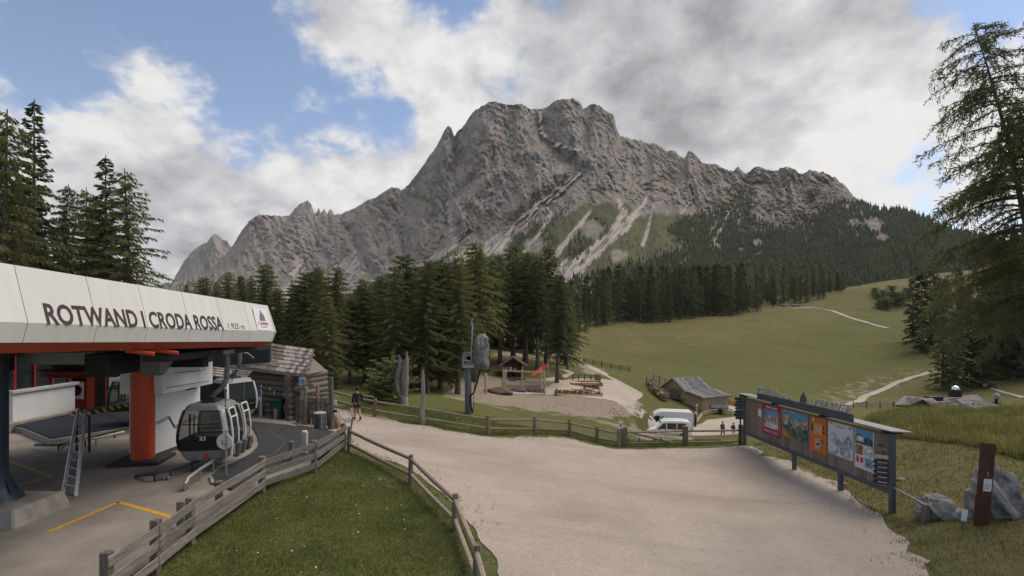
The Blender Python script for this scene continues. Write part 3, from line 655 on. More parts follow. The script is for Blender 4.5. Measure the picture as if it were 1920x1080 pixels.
for i in range(4):                                              # lighter ones for the distance
    tree_proto('far%d' % i, [N_FAR, N_DARK, N_FAR, N_PINE][i], 'spruce_tree', seed=80+i, Ht=20, Rr=[2.9, 2.5, 3.2, 2.8][i], base=.05, nb=64, shape=[.85, .8, .7, .75][i], droop=.5, lift=.25, clen=1.15, cw=.24, step=.62, per=5, hang=.4, ragged=.35, dead=0)

def htop(loc, py): return CZ+(HY-py)/F*loc.y-loc.z
G_WOOD = 'larches and pines of the wood behind the gravel yard'
# (picture column, distance, picture row of the top, kind, label)
WOOD = [
 (612, 37, 552, 'larch1', 'thin larch with bare lower branches standing right of the log hut'), (628, 42, 498, 'larch0', 'tall slim larch with a clear trunk just behind the tall wooden post'),
 (600, 50, 497, 'larch2', 'larch with a flat broad top rising above the right end of the station roof'), (577, 55, 509, 'pine1', 'pine crown showing above the right end of the white roof'),
 (655, 46, 556, 'pine2', 'pine filling the gap left of the split dead trunk'), (686, 47, 520, 'larch0', 'larch in front of the scree fan, left of the split dead trunk'), (712, 52, 516, 'pine0', 'pine rising behind the walking person'),
 (742, 44, 497, 'larch2', 'big larch directly above the split dead trunk'), (764, 50, 476, 'pine3', 'tall pine with its top against the pale rock wall'), (800, 45, 484, 'larch0', 'brownish larch hanging over the fence post snag'),
 (826, 50, 487, 'pine1', 'pine between the post snag and the snow gun'), (858, 48, 478, 'larch1', 'slender larch left of the snow gun'), (889, 58, 451, 'tall1', 'tallest larch, rising straight above the snow gun'), (915, 68, 482, 'tall0', 'pine whose trunk stands behind the covered snow gun'),
 (938, 74, 476, 'tall1', 'larch behind the left slope of the play shed roof'), (962, 78, 458, 'tall0', 'tall pine behind the play shed'), (985, 76, 470, 'tall1', 'thin larch between the play shed and the red slide'), (1008, 72, 478, 'tall2', 'pine standing just behind the red slide'), (1025, 78, 462, 'tall1', 'tall larch above the red slide'),
 (1044, 64, 512, 'tall2', 'dark dense spruce at the right end of the wood beside the meadow'), (1060, 80, 535, 'spruce0', 'spruce at the far right corner of the wood'), (1064, 74, 560, 'tall0', 'pine at the wood edge by the path'),
]
for px, d, top, kind, lab in WOOD:
    l = at(px, d); plant(kind, l, htop(l, top), lab, 'trees at the front of the wood', wide=random.uniform(1.1, 1.4), lean=(random.uniform(-.03, .03), random.uniform(-.03, .03)))
rs = np.random.RandomState(3)
tops = [(530, 545), (560, 520), (600, 505), (640, 545), (690, 530), (740, 500), (800, 488), (860, 478), (890, 465), (940, 478), (1000, 480), (1050, 515), (1080, 545)]
for i in range(60):
    px = rs.uniform(515, 1072); d = rs.uniform(58, 105) if px < 900 else rs.uniform(84, 120)
    l = at(px, d); top = CX_(px, tops)+rs.uniform(-4, 48)
    plant(['pine0', 'pine1', 'larch0', 'pine2', 'larch1', 'spruce0', 'pine3', 'spruce2'][i % 8], l, min(23, htop(l, top)), 'conifer deep in the wood behind the gravel yard', G_WOOD, wide=random.uniform(1.15, 1.6))
for px, d, top, kind, lab in [(382, 78, 520, 'pine1', 'pine peeping over the station roof above the word CRODA'), (428, 70, 508, 'larch0', 'larch showing above the middle of the white roof'), (452, 84, 516, 'pine2', 'small pine top above the white roof right of the middle'), (497, 74, 494, 'pine3', 'pine rising above the roof near the three peaks logo'),
                              (520, 66, 540, 'pine0', 'dark pine right behind the end of the white roof'), (545, 58, 556, 'spruce0', 'spruce behind the log hut roof'), (405, 95, 528, 'spruce1', 'spruce above the roof, left of the middle larch'), (470, 95, 520, 'spruce2', 'dark spruce between two pines above the roof'), (350, 100, 533, 'spruce0', 'low spruce top above the roof right of the tall left trees'), (560, 85, 535, 'pine2', 'pine half hidden behind the log hut trees')]:
    l = at(px, d); plant(kind, l, htop(l, top), lab, 'trees above the station roof', wide=1.15)
for px, d, top, kind, wd, lab in [(64, 36, 186, 'spruce1', .72, 'tall ragged spruce at the left edge of the picture'), (14, 32, 205, 'larch2', .9, 'bushy larch at the far left edge'), (-8, 38, 250, 'spruce2', 1.1, 'spruce cut off by the left edge of the picture'), (66, 46, 430, 'pine1', .7, 'short pine between the two tall groups on the left'), (40, 42, 330, 'pine0', .8, 'pine behind the ragged left spruce'),
                                  (128, 42, 345, 'larch1', .85, 'pale larch on the left of the group above the roof sign'), (162, 44, 352, 'larch0', .9, 'larch second from the left in the group above the roof sign'), (198, 40, 291, 'spruce0', .95, 'tallest spruce of the group above the roof sign'), (233, 38, 316, 'larch2', 1.0, 'larch with hanging twigs on the right of the group above the roof sign'), (180, 48, 380, 'pine2', 1.2, 'pine in the middle back of the group above the roof sign'), (112, 50, 420, 'pine3', .8, 'low pine at the back of the left group')]:
    l = at(px, d); plant(kind, l, htop(l, top), lab, 'trees behind the station roof', wide=wd)
# wood edge along the top of the meadow
rs = np.random.RandomState(11)
edge_l = [(1070, 150, 545), (1085, 165, 540), (1120, 190, 530), (1180, 205, 512), (1240, 212, 500), (1300, 222, 498), (1380, 232, 505), (1440, 245, 515), (1520, 262, 520), (1570, 275, 525)]
k = 0
for row, dd in enumerate((0, 9, 20, 34, 50)):
    for px in np.arange(1062, 1580, 11.0):
        if rs.rand() < (.35 if row == 0 else .12): continue
        px2 = px+rs.uniform(-5, 5); d = np.interp(px2, [e[0] for e in edge_l], [e[1] for e in edge_l])+dd+rs.uniform(-4, 4)
        if px2 > 1420 and row == 0 and 1425 < px2 < 1475: continue
        l = at(px2, d); top = np.interp(px2, [e[0] for e in edge_l], [e[2] for e in edge_l])+rs.uniform(-26, 46)+(8-row*6)
        h = float(np.clip(htop(l, top), 8, 24))
        plant('far%d' % rs.randint(4), l, h, 'spruce in the dense forest edge along the top of the meadow', 'forest edge along the top of the meadow', wide=random.uniform(.95, 1.3)); k += 1
# right side of the valley
for px, d, top, kind, lab in [(1712, 165, 520, 'far1', 'spruce at the edge of the upper meadow, left of the valley corner'), (1728, 150, 512, 'far0', 'dark spruce pair mate at the upper meadow corner'), (1745, 158, 505, 'far2', 'spruce at the corner of the upper meadow right of its mate'),
                              (1768, 112, 588, 'far3', 'round topped spruce left of the clump beside the path fork'), (1792, 108, 580, 'far0', 'middle spruce of the clump beside the path fork'), (1812, 112, 575, 'far2', 'right spruce of the clump beside the path fork'), (1785, 118, 600, 'far1', 'spruce at the back of the clump beside the path fork')]:
    l = at(px, d); plant(kind, l, htop(l, top), lab, 'spruces at the right of the meadow', wide=1.35)
rs = np.random.RandomState(23)
for i in range(64):
    px = rs.uniform(1752, 1990); d = rs.uniform(150, 240) if px < 1835 else rs.uniform(110, 190); l = at(px, d); top = np.interp(px, [1740, 1800, 1850, 1920, 2000], [520, 500, 470, 440, 420])+rs.uniform(0, 100)
    plant('far%d' % rs.randint(4), l, float(np.clip(htop(l, top), 9, 26)), 'tall dark spruce on the steep right side of the meadow', 'dark spruces on the right slope', wide=random.uniform(1.1, 1.4))
for i, (px, py, hh) in enumerate([(1650, 578, 4), (1662, 580, 5), (1676, 574, 6), (1690, 570, 5), (1645, 560, 3), (1655, 556, 3), (1700, 556, 4), (1672, 552, 4), (1640, 552, 3)]):
    plant('bush0', on(px, py, dmin=120), hh, 'low mountain pine bush on the upper right meadow', 'mountain pine bushes on the upper meadow', name='mountain_pine', wide=1.2)
for i, (px, py, hh) in enumerate([(1815, 672, 3.4), (1828, 680, 3.2), (1842, 688, 3.0), (1856, 696, 3.0), (1868, 706, 2.6), (1835, 676, 3.4), (1848, 682, 3.3), (1880, 700, 3)]):
    plant('bush0', on(px, py+6, dmin=70), hh, 'bush in the green row sloping down above the hut', 'row of bushes above the hut', name='mountain_pine', wide=1.3)
for i, (px, py, hh) in enumerate([(1180, 598, 2), (1258, 552, 2), (1215, 586, 2.2)]):
    plant('bush0', on(px, py, dmin=120), hh, 'dark bush on the meadow in front of the forest edge', 'bushes before the forest edge', name='mountain_pine', wide=1.4)
plant('bush0', on(735, 752, dmin=30), 2.6, 'dark green young conifer behind the split dead trunk', name='young_conifer', wide=1.2)
plant('bush0', on(715, 756, dmin=30), 1.6, 'small dark shrub left of the split dead trunk', name='young_conifer', wide=1.2)
plant('bush0', on(622, 735, dmin=30), 1.3, 'small bush at the foot of the larches behind the tall post', name='young_conifer', wide=1.1)

# far woods on the mountain slopes: one mass of several thousand conifers
def far_forest():
    rs = np.random.RandomState(5)
    zones = [([(948, 474), (975, 432), (1010, 402), (1050, 380), (1075, 384), (1052, 412), (1030, 432), (1000, 456), (966, 484)], 1.0, 9),
             ([(1250, 432), (1300, 402), (1340, 398), (1378, 372), (1395, 348), (1412, 362), (1405, 402), (1480, 440), (1530, 400), (1560, 382), (1612, 380), (1700, 396), (1760, 424), (1900, 462), (2060, 500), (2060, 640), (1700, 610), (1560, 585), (1400, 560), (1290, 510), (1300, 470)], 1.7, 11),
             ([(1060, 560), (1080, 528), (1180, 505), (1300, 468), (1420, 520), (1560, 560), (1560, 600), (1060, 610)], 1.0, 13),
             ([(240, 540), (330, 527), (420, 515), (500, 535), (520, 560), (520, 600), (240, 600)], 1.0, 13),
             ([(600, 562), (640, 552), (700, 536), (760, 515), (850, 475), (905, 482), (960, 500), (1060, 520), (1060, 600), (600, 610)], .9, 12),
             ([(690, 530), (800, 486), (870, 452), (920, 440), (940, 450), (860, 492), (760, 530)], .22, 7),
             ([(1060, 470), (1090, 430), (1110, 405), (1140, 420), (1120, 455), (1080, 490)], .8, 9), ([(980, 462), (1030, 440), (1050, 455), (1000, 490)], .8, 8),
             ([(1110, 500), (1180, 430), (1250, 420), (1300, 470), (1180, 505)], .10, 7), ([(1360, 400), (1420, 330), (1540, 340), (1600, 380), (1520, 400), (1440, 420)], .14, 6), ([(1600, 376), (1700, 390), (1760, 415), (1760, 430), (1620, 390)], .6, 8)]
    V, Fc = [], []; n0 = 0
    rows = np.arange(NL+NU+1)
    hs = []
    for poly, dens, hh in zones:
        a = np.array(poly); lo, hi = a.min(0), a.max(0); area = (hi-lo).prod(); n = int(area*dens/14)
        x = rs.uniform(lo[0], hi[0], n); y = rs.uniform(lo[1], hi[1], n); s = sdpoly(x, y, poly); ok = (s > 0) | (rs.rand(n) < np.exp(s/6)*.4)
        for px, py in zip(x[ok], y[ok]): hs.append((px, py, hh))
    pts = []
    for px, py, hh in hs:
        c = int(round((px-pc[0])/2.1));
        if not 0 <= c < NC: continue
        col = PYm[:, c]; r = np.searchsorted(-col, -py); r = min(max(r, 1), NL+NU)
        t = (col[r-1]-py)/max(col[r-1]-col[r], 1e-6); d = Dm[r-1, c]*(1-t)+Dm[r, c]*t
        if py < ridge[c]+1: continue
        if scree[min(r, NL+NU), c] > .35 or crag[min(r, NL+NU), c] > .45: continue
        prob = min(1, (d/700)**1.2); 
        if rs.rand() > prob*.9+.1: continue
        h = hh*(.65+.6*rs.rand()); pts.append(((px-CX)/F*d, d, CZ+(HY-py)/F*d-h*.12, h))
    pts = np.array(pts); n = len(pts)
    lev = 5; m = 6
    for k in range(lev):
        h0 = .05+.17*k; h1 = h0+.30; rad = .19*(1-k/(lev+.2))+.018
        ang = rs.rand(n, 1)*6.28+np.arange(m)[None]*6.283/m+rs.randn(n, m)*.16
        rr = rad*(.7+.6*rs.rand(n, m))*pts[:, 3:4]; apex = np.stack([pts[:, 0], pts[:, 1], pts[:, 2]+pts[:, 3]*min(1, h1)], -1)
        rim = np.stack([pts[:, :1]+rr*np.cos(ang), pts[:, 1:2]+rr*np.sin(ang), pts[:, 2:3]+pts[:, 3:4]*(h0+.05*rs.randn(n, m))], -1)
        v = np.concatenate([apex[:, None], rim], 1).reshape(-1, 3); b = np.arange(n)[:, None]*(m+1)+n0
        for j in range(m): Fc.append(np.concatenate([b, b+1+j, b+1+(j+1) % m], 1))
        V.append(v); n0 += len(v)
    o = np_obj('mountain_forest', np.concatenate(V), np.concatenate(Fc), far_mat(), kind='stuff')
    props(o, 'dark conifer forest covering the lower mountain slopes', 'forest'); return n
def far_mat():
    m = M('forest_needles', (.034, .044, .024), col2=(.074, .082, .042), rough=.95, scale=.035, det=6, spec=.05); return m
far_forest()

# the big larch on the right, close by
def big_larch():
    rs = np.random.RandomState(77); base = at(2030, 15.5); root = thing('larch_tree', 'large larch close by on the right with long drooping branches and a curved trunk', 'tree', tuple(base))
    def tp(z):                                                   # trunk line, through what the photograph shows
        px = np.interp(z, [base.z, 4.0, 6.0, 8.0, 10.8, 13.0, 14.8], [2030, 2000, 1968, 1940, 1914, 1886, 1858]); return np.array([(px-CX)/F*15.5, 15.5+.06*(z-4), z])
    w = MB(); zs = np.linspace(base.z-.3, 14.6, 22); w.tube([tp(z) for z in zs], [.20*max(.02, 1-(z-base.z)/15.4)+.008 for z in zs], 10)
    V = []; br = MB()
    def spray(p, dirn, n, ln, wd):
        for _ in range(n):
            q = dirn*.7+rs.randn(3)*.5+np.array([0, 0, -.15]); q /= np.linalg.norm(q); sd = np.cross(q, rs.randn(3)); sd /= np.linalg.norm(sd); l = ln*(.5+rs.rand()); pp = p+rs.randn(3)*.03
            V.append((pp, pp+q*l*.5+sd*wd, pp+q*l, pp+q*l*.5-sd*wd))
    nbr = 165
    for i in range(nbr):
        t = (i+rs.rand())/nbr; z = 5.0+(14.5-5.0)*t; o = tp(z); a = math.pi+(rs.rand()-.5)*5.6; 
        L = (3.5*(1-.86*t)**.8+.22)*(.45+.65*rs.rand())
        if 5.2 < z < 9 and abs(a-math.pi) < .9: L *= 1.12
        dv = np.array([math.cos(a), math.sin(a), 0]); up_ = .30*rs.rand()+.10*t-.05; dr = .40+.34*rs.rand()
        pts = [o+dv*L*s+np.array([0, 0, L*(up_*s-dr*s*s+.12*s**4)]) for s in np.linspace(0, 1, 7)]
        br.tube(pts, [.045*(1-t)+.018, .035*(1-t)+.015, .027*(1-t)+.012, .02*(1-t)+.01, .012, .009, .004], 5, False)
        ns = max(4, int(L/.12))
        for s in (np.arange(ns)+rs.rand(ns))/ns:
            s = .12+.88*s; p = o+dv*L*s+np.array([0, 0, L*(up_*s-dr*s*s+.12*s**4)]); sl = up_-2*dr*s+.48*s**3
            tl_ = (.25+.75*rs.rand())*(.9-.35*s)*min(1, L/1.8); sa = a+(1 if rs.rand() < .5 else -1)*(.5+.8*rs.rand()); td = np.array([math.cos(sa), math.sin(sa), sl*.5-.25-.5*rs.rand()]); td /= np.linalg.norm(td)
            if rs.rand() < .3: td = np.array([dv[0]*.25, dv[1]*.25, -1.0]); tl_ *= .8
            e = p+td*tl_+np.array([0, 0, -.15*tl_]); br.tube([p, (p+e)/2+np.array([0, 0, .04]), e], [.009, .007, .003], 3, False)
            m = max(2, int(tl_/.075))
            for u in (np.arange(m)+rs.rand(m))/m:
                spray(p+(e-p)*u, td, 4, .13, .015)
            spray(p, dv, 6, .14, .015)
    v = np.array(V).reshape(-1, 3)
    obj('trunk', w, BARK, root, smooth=True); obj('branches', br, BARK, root, recalc=False)
    c = np_obj('crown', v-np.array(base), np.arange(len(v)).reshape(-1, 4), N_LARCH, root); return len(v)//4
nl = big_larch()

# grass blades on the nearby ground
def grass(name, label, poly, n, hgt, wid, mat, seed, clump=.5, jit=0):
    rs = np.random.RandomState(seed); a = np.array(poly); lo, hi = a.min(0), a.max(0)
    x = rs.uniform(lo[0], hi[0], n*3); y = rs.uniform(lo[1], hi[1], n*3); s = sdpoly(x, y, poly)+(fbm(x/.5, y/.5, 3, seed)-.5)*jit
    ok = (s > 0) & (rs.rand(n*3) < .35+clump*fbm(x/.7, y/.7, 3, seed+1)*1.2)
    x, y = x[ok][:n], y[ok][:n]; n = len(x); z = height(x, y)-.01
    h = hgt*(.4+.9*rs.rand(n))*(.5+fbm(x/1.1, y/1.1, 3, seed+2)); a = rs.rand(n)*6.28; ln = h*(.2+.6*rs.rand(n)); w = wid*(.6+.8*rs.rand(n))
    b = np.stack([x, y, z], -1); sd = np.stack([-np.sin(a)*w, np.cos(a)*w, 0*w], -1); tip = b+np.stack([np.cos(a)*ln, np.sin(a)*ln, h], -1)
    v = np.concatenate([b-sd, b+sd, tip], 1).reshape(-1, 3); o = np_obj(name, v, np.arange(3*n).reshape(-1, 3), mat, kind='stuff'); props(o, label, 'grass'); return o
LAWN = [(-7.4, 9), (-7.5, 12), (-7.5, 15), (-6.8, 17), (-6.75, 19.9), (-5.6, 19.4), (-3.2, 17.6), (-.95, 13.2), (-.3, 9)]
GM = M('grass_blade_green', (.105, .130, .038), col2=(.172, .195, .070), rough=.9, scale=.9, spec=.1, trans=.5)
GM2 = M('grass_blade_dry', (.110, .116, .052), col2=(.180, .165, .085), rough=.9, scale=.6, spec=.1, trans=.5)
GM3 = M('grass_blade_tall', (.13, .145, .045), col2=(.30, .255, .11), rough=.9, scale=.9, spec=.1, trans=.5)
grass('lawn_grass', 'short green grass of the lawn inside the two fences', LAWN, 62000, .075, .010, GM, 1)
bank = [tuple(on(*p))[:2] for p in [(1420, 838), (1490, 864), (1600, 935), (1690, 992), (1760, 1090)]]+[(13, 9), (40, 9), (40, 26), (24, 30), (14.6, 30)]
grass('bank_grass', 'rough mown grass on the bank behind the notice board', bank, 60000, .12, .014, GM2, 2)
crest = [tuple(at(px, d))[:2] for px, d in [(1600, 28), (1700, 26), (1800, 23.5), (1920, 20), (2080, 18), (2080, 30), (1900, 32), (1780, 34), (1640, 35)]]
grass('tall_grass', 'tall unmown grass along the crest of the bank', crest, 46000, .46, .017, GM3, 3, 1.0)
verge = [tuple(on(*p))[:2] for p in [(640, 765), (700, 777), (760, 790), (830, 803), (880, 811), (939, 818), (1038, 816), (1074, 820), (1117, 832), (1153, 838), (1240, 838), (1380, 833)]]
vp = verge+[(p[0]+.3, p[1]+3.6) for p in verge[::-1]]
grass('verge_grass', 'green grass along the foot of the wooden rail fence', vp, 30000, .14, .014, GM, 4)
yv = [tuple(on(*p))[:2] for p in YARD]
def fringe():
    """tufts and bits of turf where the yard's gravel meets the grass"""
    rs = np.random.RandomState(8); V = []
    n = len(yv)
    for i in range(0, n):
        if 26 <= i <= 29: continue
        a, b = np.array(yv[i]), np.array(yv[(i+1) % n]); L = np.hypot(*(b-a))
        for k in range(int(L*70)):
            p = a+(b-a)*rs.rand()+rs.randn(2)*(.22 if k % 3 else .55); cl = vnoise(p[0]/.35, p[1]/.35, 5)
            if cl < .45: continue
            for q in range(3):
                x, y = p+rs.randn(2)*.04; V.append((x, y))
    V = np.array(V); x, y = V.T; z = height(x, y); m = len(x); h = .09*(.4+rs.rand(m)); a = rs.rand(m)*6.28; w = .010
    b = np.stack([x, y, z], -1); sd = np.stack([-np.sin(a)*w, np.cos(a)*w, 0*a], -1); tip = b+np.stack([np.cos(a)*h*.6, np.sin(a)*h*.6, h], -1)
    o = np_obj('edge_grass', np.concatenate([b-sd, b+sd, tip], 1).reshape(-1, 3), np.arange(3*m).reshape(-1, 3), GM2, kind='stuff'); props(o, 'scruffy grass tufts along the edge of the gravel yard', 'grass')
fringe()
def lawn_flowers():
    rs = np.random.RandomState(9); V = []; F_ = []
    for i in range(38):
        x, y = rs.uniform(-7, -1.5), rs.uniform(10, 19)
        if sdpoly(np.array([x]), np.array([y]), LAWN)[0] < .2: continue
        z = H(x, y)+.07; r = rs.uniform(.010, .026); b = len(V)
        V += [(x+r*math.cos(q*1.047), y+r*math.sin(q*1.047), z) for q in range(6)]; F_.append((b, b+1, b+2, b+3)); F_.append((b, b+3, b+4, b+5))
    o = np_obj('lawn_flowers', V, np.array(F_), M('white_petal', (.7, .68, .62), var=.1), kind='stuff'); props(o, 'tiny white flowers dotted over the lawn', 'flowers')
lawn_flowers()
# ---------------------------------------------------------------- materials of built things
CONC = M('concrete', (.155, .135, .118), col2=(.26, .235, .21), rough=.85, scale=.55, det=9, bump=.15, bscale=12)
CONC2 = M('rough_concrete', (.20, .18, .155), col2=(.33, .30, .265), rough=.9, scale=2.5, det=8, bump=.3, bscale=10)
PANEL = M('cream_panel', (.55, .55, .525), col2=(.60, .60, .575), rough=.38, scale=1.3, orand=.035, stretch=(1, 2.2, .35), det=8, mixpos=(.3, .6))
REDP = M('red_paint', (.42, .058, .020), rough=.45, var=.12, scale=1.2)
WHITE = M('white_paint', (.60, .60, .60), rough=.5, var=.06, scale=1.4)
LTGREY = M('light_grey_paint', (.38, .385, .39), rough=.5, var=.1)
MIDGREY = M('mid_grey_paint', (.16, .165, .17), rough=.5, var=.12)
DARK = M('dark_steel', (.022, .024, .028), rough=.55, var=.25)
NAVY = M('navy_steel', (.020, .032, .050), rough=.4, var=.15)
STEEL = M('galvanised_steel', (.30, .31, .32), rough=.45, metal=.6, var=.2, scale=6)
ALU = M('aluminium', (.48, .48, .47), rough=.4, metal=.5, var=.12)
RUBBER = M('rubber', (.018, .018, .019), rough=.85)
MATB = M('black_matting', (.020, .022, .025), col2=(.038, .041, .046), rough=.8, scale=3, bump=.2, bscale=60)
YELL = M('yellow_line_paint', (.42, .24, .03), col2=(.52, .31, .05), rough=.7, scale=6)
GREYWOOD = wood('weathered_plank', (.115, .100, .088), (.235, .212, .188), 'y', .2)
GREYWOODX = wood('weathered_log', (.105, .090, .077), (.215, .190, .165), 'x', .22)
GREYWOODZ = wood('weathered_post', (.105, .088, .075), (.215, .185, .160), True, .2)
BROWNWOODZ = wood('brown_post', (.175, .12, .085), (.29, .21, .155), True, .18)
BROWNRAIL = wood('brown_rail', (.165, .13, .10), (.29, .24, .19), 'x', .2)
FRESHWOOD = wood('pale_timber', (.40, .30, .19), (.54, .42, .28), True, .12)
FRESHX = wood('pale_boards', (.40, .31, .20), (.55, .44, .31), True, .12)
SHING = M('wood_shingle', (.145, .128, .118), col2=(.27, .245, .225), rough=.9, scale=3, orand=.22, stretch=(5, 5, 5), bump=.2)
GLASS = glass_dark()
GLASS2 = glass_dark('tinted_glass', (.028, .034, .033), .08)
def see_through():
    m = bpy.data.materials.new('cabin_glass'); m.use_nodes = True; nt = m.node_tree; N, L = nt.nodes.new, nt.links.new; b = nt.nodes['Principled BSDF']; b.inputs['Base Color'].default_value = (.03, .035, .033, 1); b.inputs['Roughness'].default_value = .05
    t = N('ShaderNodeBsdfTransparent'); t.inputs[0].default_value = (.78, .76, .72, 1); x = N('ShaderNodeMixShader'); x.inputs[0].default_value = .62; L(b.outputs[0], x.inputs[1]); L(t.outputs[0], x.inputs[2]); L(x.outputs[0], nt.nodes['Material Output'].inputs['Surface']); return m
CGLASS = see_through()
INK = M('maroon_letter', (.050, .030, .034), rough=.5, var=.05)
BLACKP = M('black_print', (.02, .02, .02), rough=.6, var=.05)
REDPR = M('red_print', (.50, .030, .045), rough=.6, var=.05)
BLUEPR = M('blue_print', (.06, .25, .50), rough=.6, var=.05)
GREYPR = M('grey_print', (.16, .165, .17), rough=.6, var=.1)
ROCKS = M('boulder_stone', (.085, .082, .078), col2=(.34, .33, .315), rough=.95, scale=2.2, det=9, bump=.8, bscale=7, mixpos=(.38, .66))
SKIN = M('skin', (.42, .25, .18), rough=.6, var=.05)

# ---------------------------------------------------------------- lettering
def text_mesh(s, spacing=1.0, bold=0.0, extrude=.0):
    cu = bpy.data.curves.new('lettering', 'FONT'); cu.body = s; cu.space_character = spacing; cu.offset = bold; cu.extrude = extrude; cu.resolution_u = 3
    o = bpy.data.objects.new('lettering', cu); COL.objects.link(o)
    dg = bpy.context.evaluated_depsgraph_get(); dg.update(); ev = o.evaluated_get(dg); me = ev.to_mesh()
    v = [Vector(p.co) for p in me.vertices]; f = [tuple(p.vertices) for p in me.polygons]; ev.to_mesh_clear()
    bpy.data.objects.remove(o); bpy.data.curves.remove(cu)
    lo = Vector((min(p.x for p in v), min(p.y for p in v), 0)); hi = Vector((max(p.x for p in v), max(p.y for p in v), 1))
    return [Vector(((p.x-lo.x)/(hi.x-lo.x), (p.y-lo.y)/(hi.y-lo.y), p.z)) for p in v], f
def lettering(s, o, right, up, w, h, mat, parent, bold=.015, depth=.0, spacing=1.0, off=.004, name='lettering', mb=None):
    """text filling w x h from its lower left corner o, on the plane of right and up"""
    v, f = text_mesh(s, spacing, bold, .5 if depth else 0); r, u = Vector(right).normalized(), Vector(up).normalized(); nrm = r.cross(u)
    m = mb or MB(); m.add([Vector(o)+r*(p.x*w)+u*(p.y*h)+nrm*(off+(p.z*depth if depth else 0)) for p in v], f)
    return m if mb else obj(name, m, mat, parent, recalc=False)

# ---------------------------------------------------------------- the cable car station
st = thing('cable_car_station', 'mountain cable car station with a white fascia reading ROTWAND I CRODA ROSSA above red trim', 'station', (-16, 17, 0))
def fz(y, a, b): return a+(b-a)*(y-8.72)/(19-8.72)
def top(y): return fz(y, 6.05, 5.53)
def kink(y): return fz(y, 4.97, 4.56)
def bot(y): return fz(y, 4.60, 4.18)
def low(y): return fz(y, 4.40, 3.99)
FXI = -9.0
seams = [5.0, 6.2, 7.72, 9.22, 10.77, 12.27, 13.88, 15.5, 17.08, 18.8]
def fx(y, k): return FXI+{'t': -.26, 'k': 0, 'b': -.10, 'l': -.42}[k]
def panel(mb, ya, yb, g=.008):
    a, b = ya+g, yb-g
    for (z1, k1), (z2, k2) in (((top, 't'), (kink, 'k')), ((kink, 'k'), (bot, 'b'))):
        mb.add([(fx(a, k2), a, z2(a)), (fx(b, k2), b, z2(b)), (fx(b, k1), b, z1(b)), (fx(a, k1), a, z1(a)), (fx(a, k2)-.05, a, z2(a)), (fx(b, k2)-.05, b, z2(b)), (fx(b, k1)-.05, b, z1(b)), (fx(a, k1)-.05, a, z1(a))],
               [(0, 1, 2, 3), (4, 7, 6, 5), (0, 3, 7, 4), (1, 5, 6, 2), (3, 2, 6, 7), (0, 4, 5, 1)])
for ya, yb in zip(seams, seams[1:]):
    m = MB(); panel(m, ya, yb); obj('fascia_panel', m, PANEL, st)
# folded end panel at the far corner
m = MB(); a, b, q = 18.808, 19.25, -.5
m.add([(fx(a, 't'), a, top(a)), (fx(a, 'k'), a, kink(a)), (fx(a, 'b'), a, bot(a)), (FXI-.26+q*.6, b, top(b)-.02), (FXI+q*.35, b+.06, kink(b)), (FXI+q*.6, b, bot(b))], [(0, 1, 4, 3), (1, 2, 5, 4)])
m.add([(FXI-.26+q*.6, b, top(b)-.02), (FXI+q*.35, b+.06, kink(b)), (FXI+q*.6, b, bot(b)), (-24, b+.2, top(b)-.02), (-24, b+.2, bot(b))], [(0, 1, 2, 4, 3)])
obj('fascia_end_panel', m, PANEL, st, recalc=False)
m = MB()
for ya, yb in zip(seams, seams[1:]):
    a, b = ya+.004, yb-.004
    m.add([(fx(a, 'b')-.02, a, bot(a)-.01), (fx(b, 'b')-.02, b, bot(b)-.01), (fx(b, 'l'), b, low(b)), (fx(a, 'l'), a, low(a))], [(0, 1, 2, 3)])
    m.add([(fx(a, 'l'), a, low(a)), (fx(b, 'l'), b, low(b)), (fx(b, 'l')-.25, b, low(b)+.03), (fx(a, 'l')-.25, a, low(a)+.03)], [(0, 1, 2, 3)])
m.add([(fx(18.8, 'b')-.02, 18.8, bot(18.8)-.01), (FXI-.32, 19.24, bot(19.2)-.01), (FXI-.72, 19.05, low(19.2)), (fx(18.8, 'l'), 18.8, low(18.8))], [(0, 1, 2, 3)])
m.add([(FXI-.32, 19.24, bot(19.2)-.01), (-24, 19.4, bot(19.2)-.01), (-24, 19.2, low(19.2)), (FXI-.72, 19.05, low(19.2))], [(0, 1, 2, 3)])
obj('red_trim', m, REDP, st, recalc=False)
m = MB()
def slab(x0, x1, y0, y1, za, zb):
    m.add([(x0, y0, za(y0)), (x1, y0, za(y0)), (x1, y1, za(y1)), (x0, y1, za(y1)), (x0, y0, zb(y0)), (x1, y0, zb(y0)), (x1, y1, zb(y1)), (x0, y1, zb(y1))], [(0, 1, 2, 3), (7, 6, 5, 4), (0, 4, 5, 1), (1, 5, 6, 2), (2, 6, 7, 3), (3, 7, 4, 0)])
slab(-25, -9.35, 5, 19.0, lambda y: top(y)-.06, lambda y: low(y)+.12)
obj('roof', m, MIDGREY, st)
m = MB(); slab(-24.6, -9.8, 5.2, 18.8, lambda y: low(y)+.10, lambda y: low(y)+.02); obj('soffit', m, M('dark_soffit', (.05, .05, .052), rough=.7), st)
# lettering, standing on the fold of the fascia
ra = Vector((0, 1, (kink(15.5)-kink(9.6))/5.9))
def upv(): return Vector((-.26, 0, 1.05))
lettering('ROTWAND I CRODA ROSSA', (FXI, 9.60, kink(9.6)-.03), ra, upv(), 5.90, .44, INK, st, .028, spacing=1.02, off=.012)
lettering('1.925 m', (FXI-.02, 15.78, kink(15.78)+.03), ra, upv(), .96, .19, INK, st, .012, off=.012)
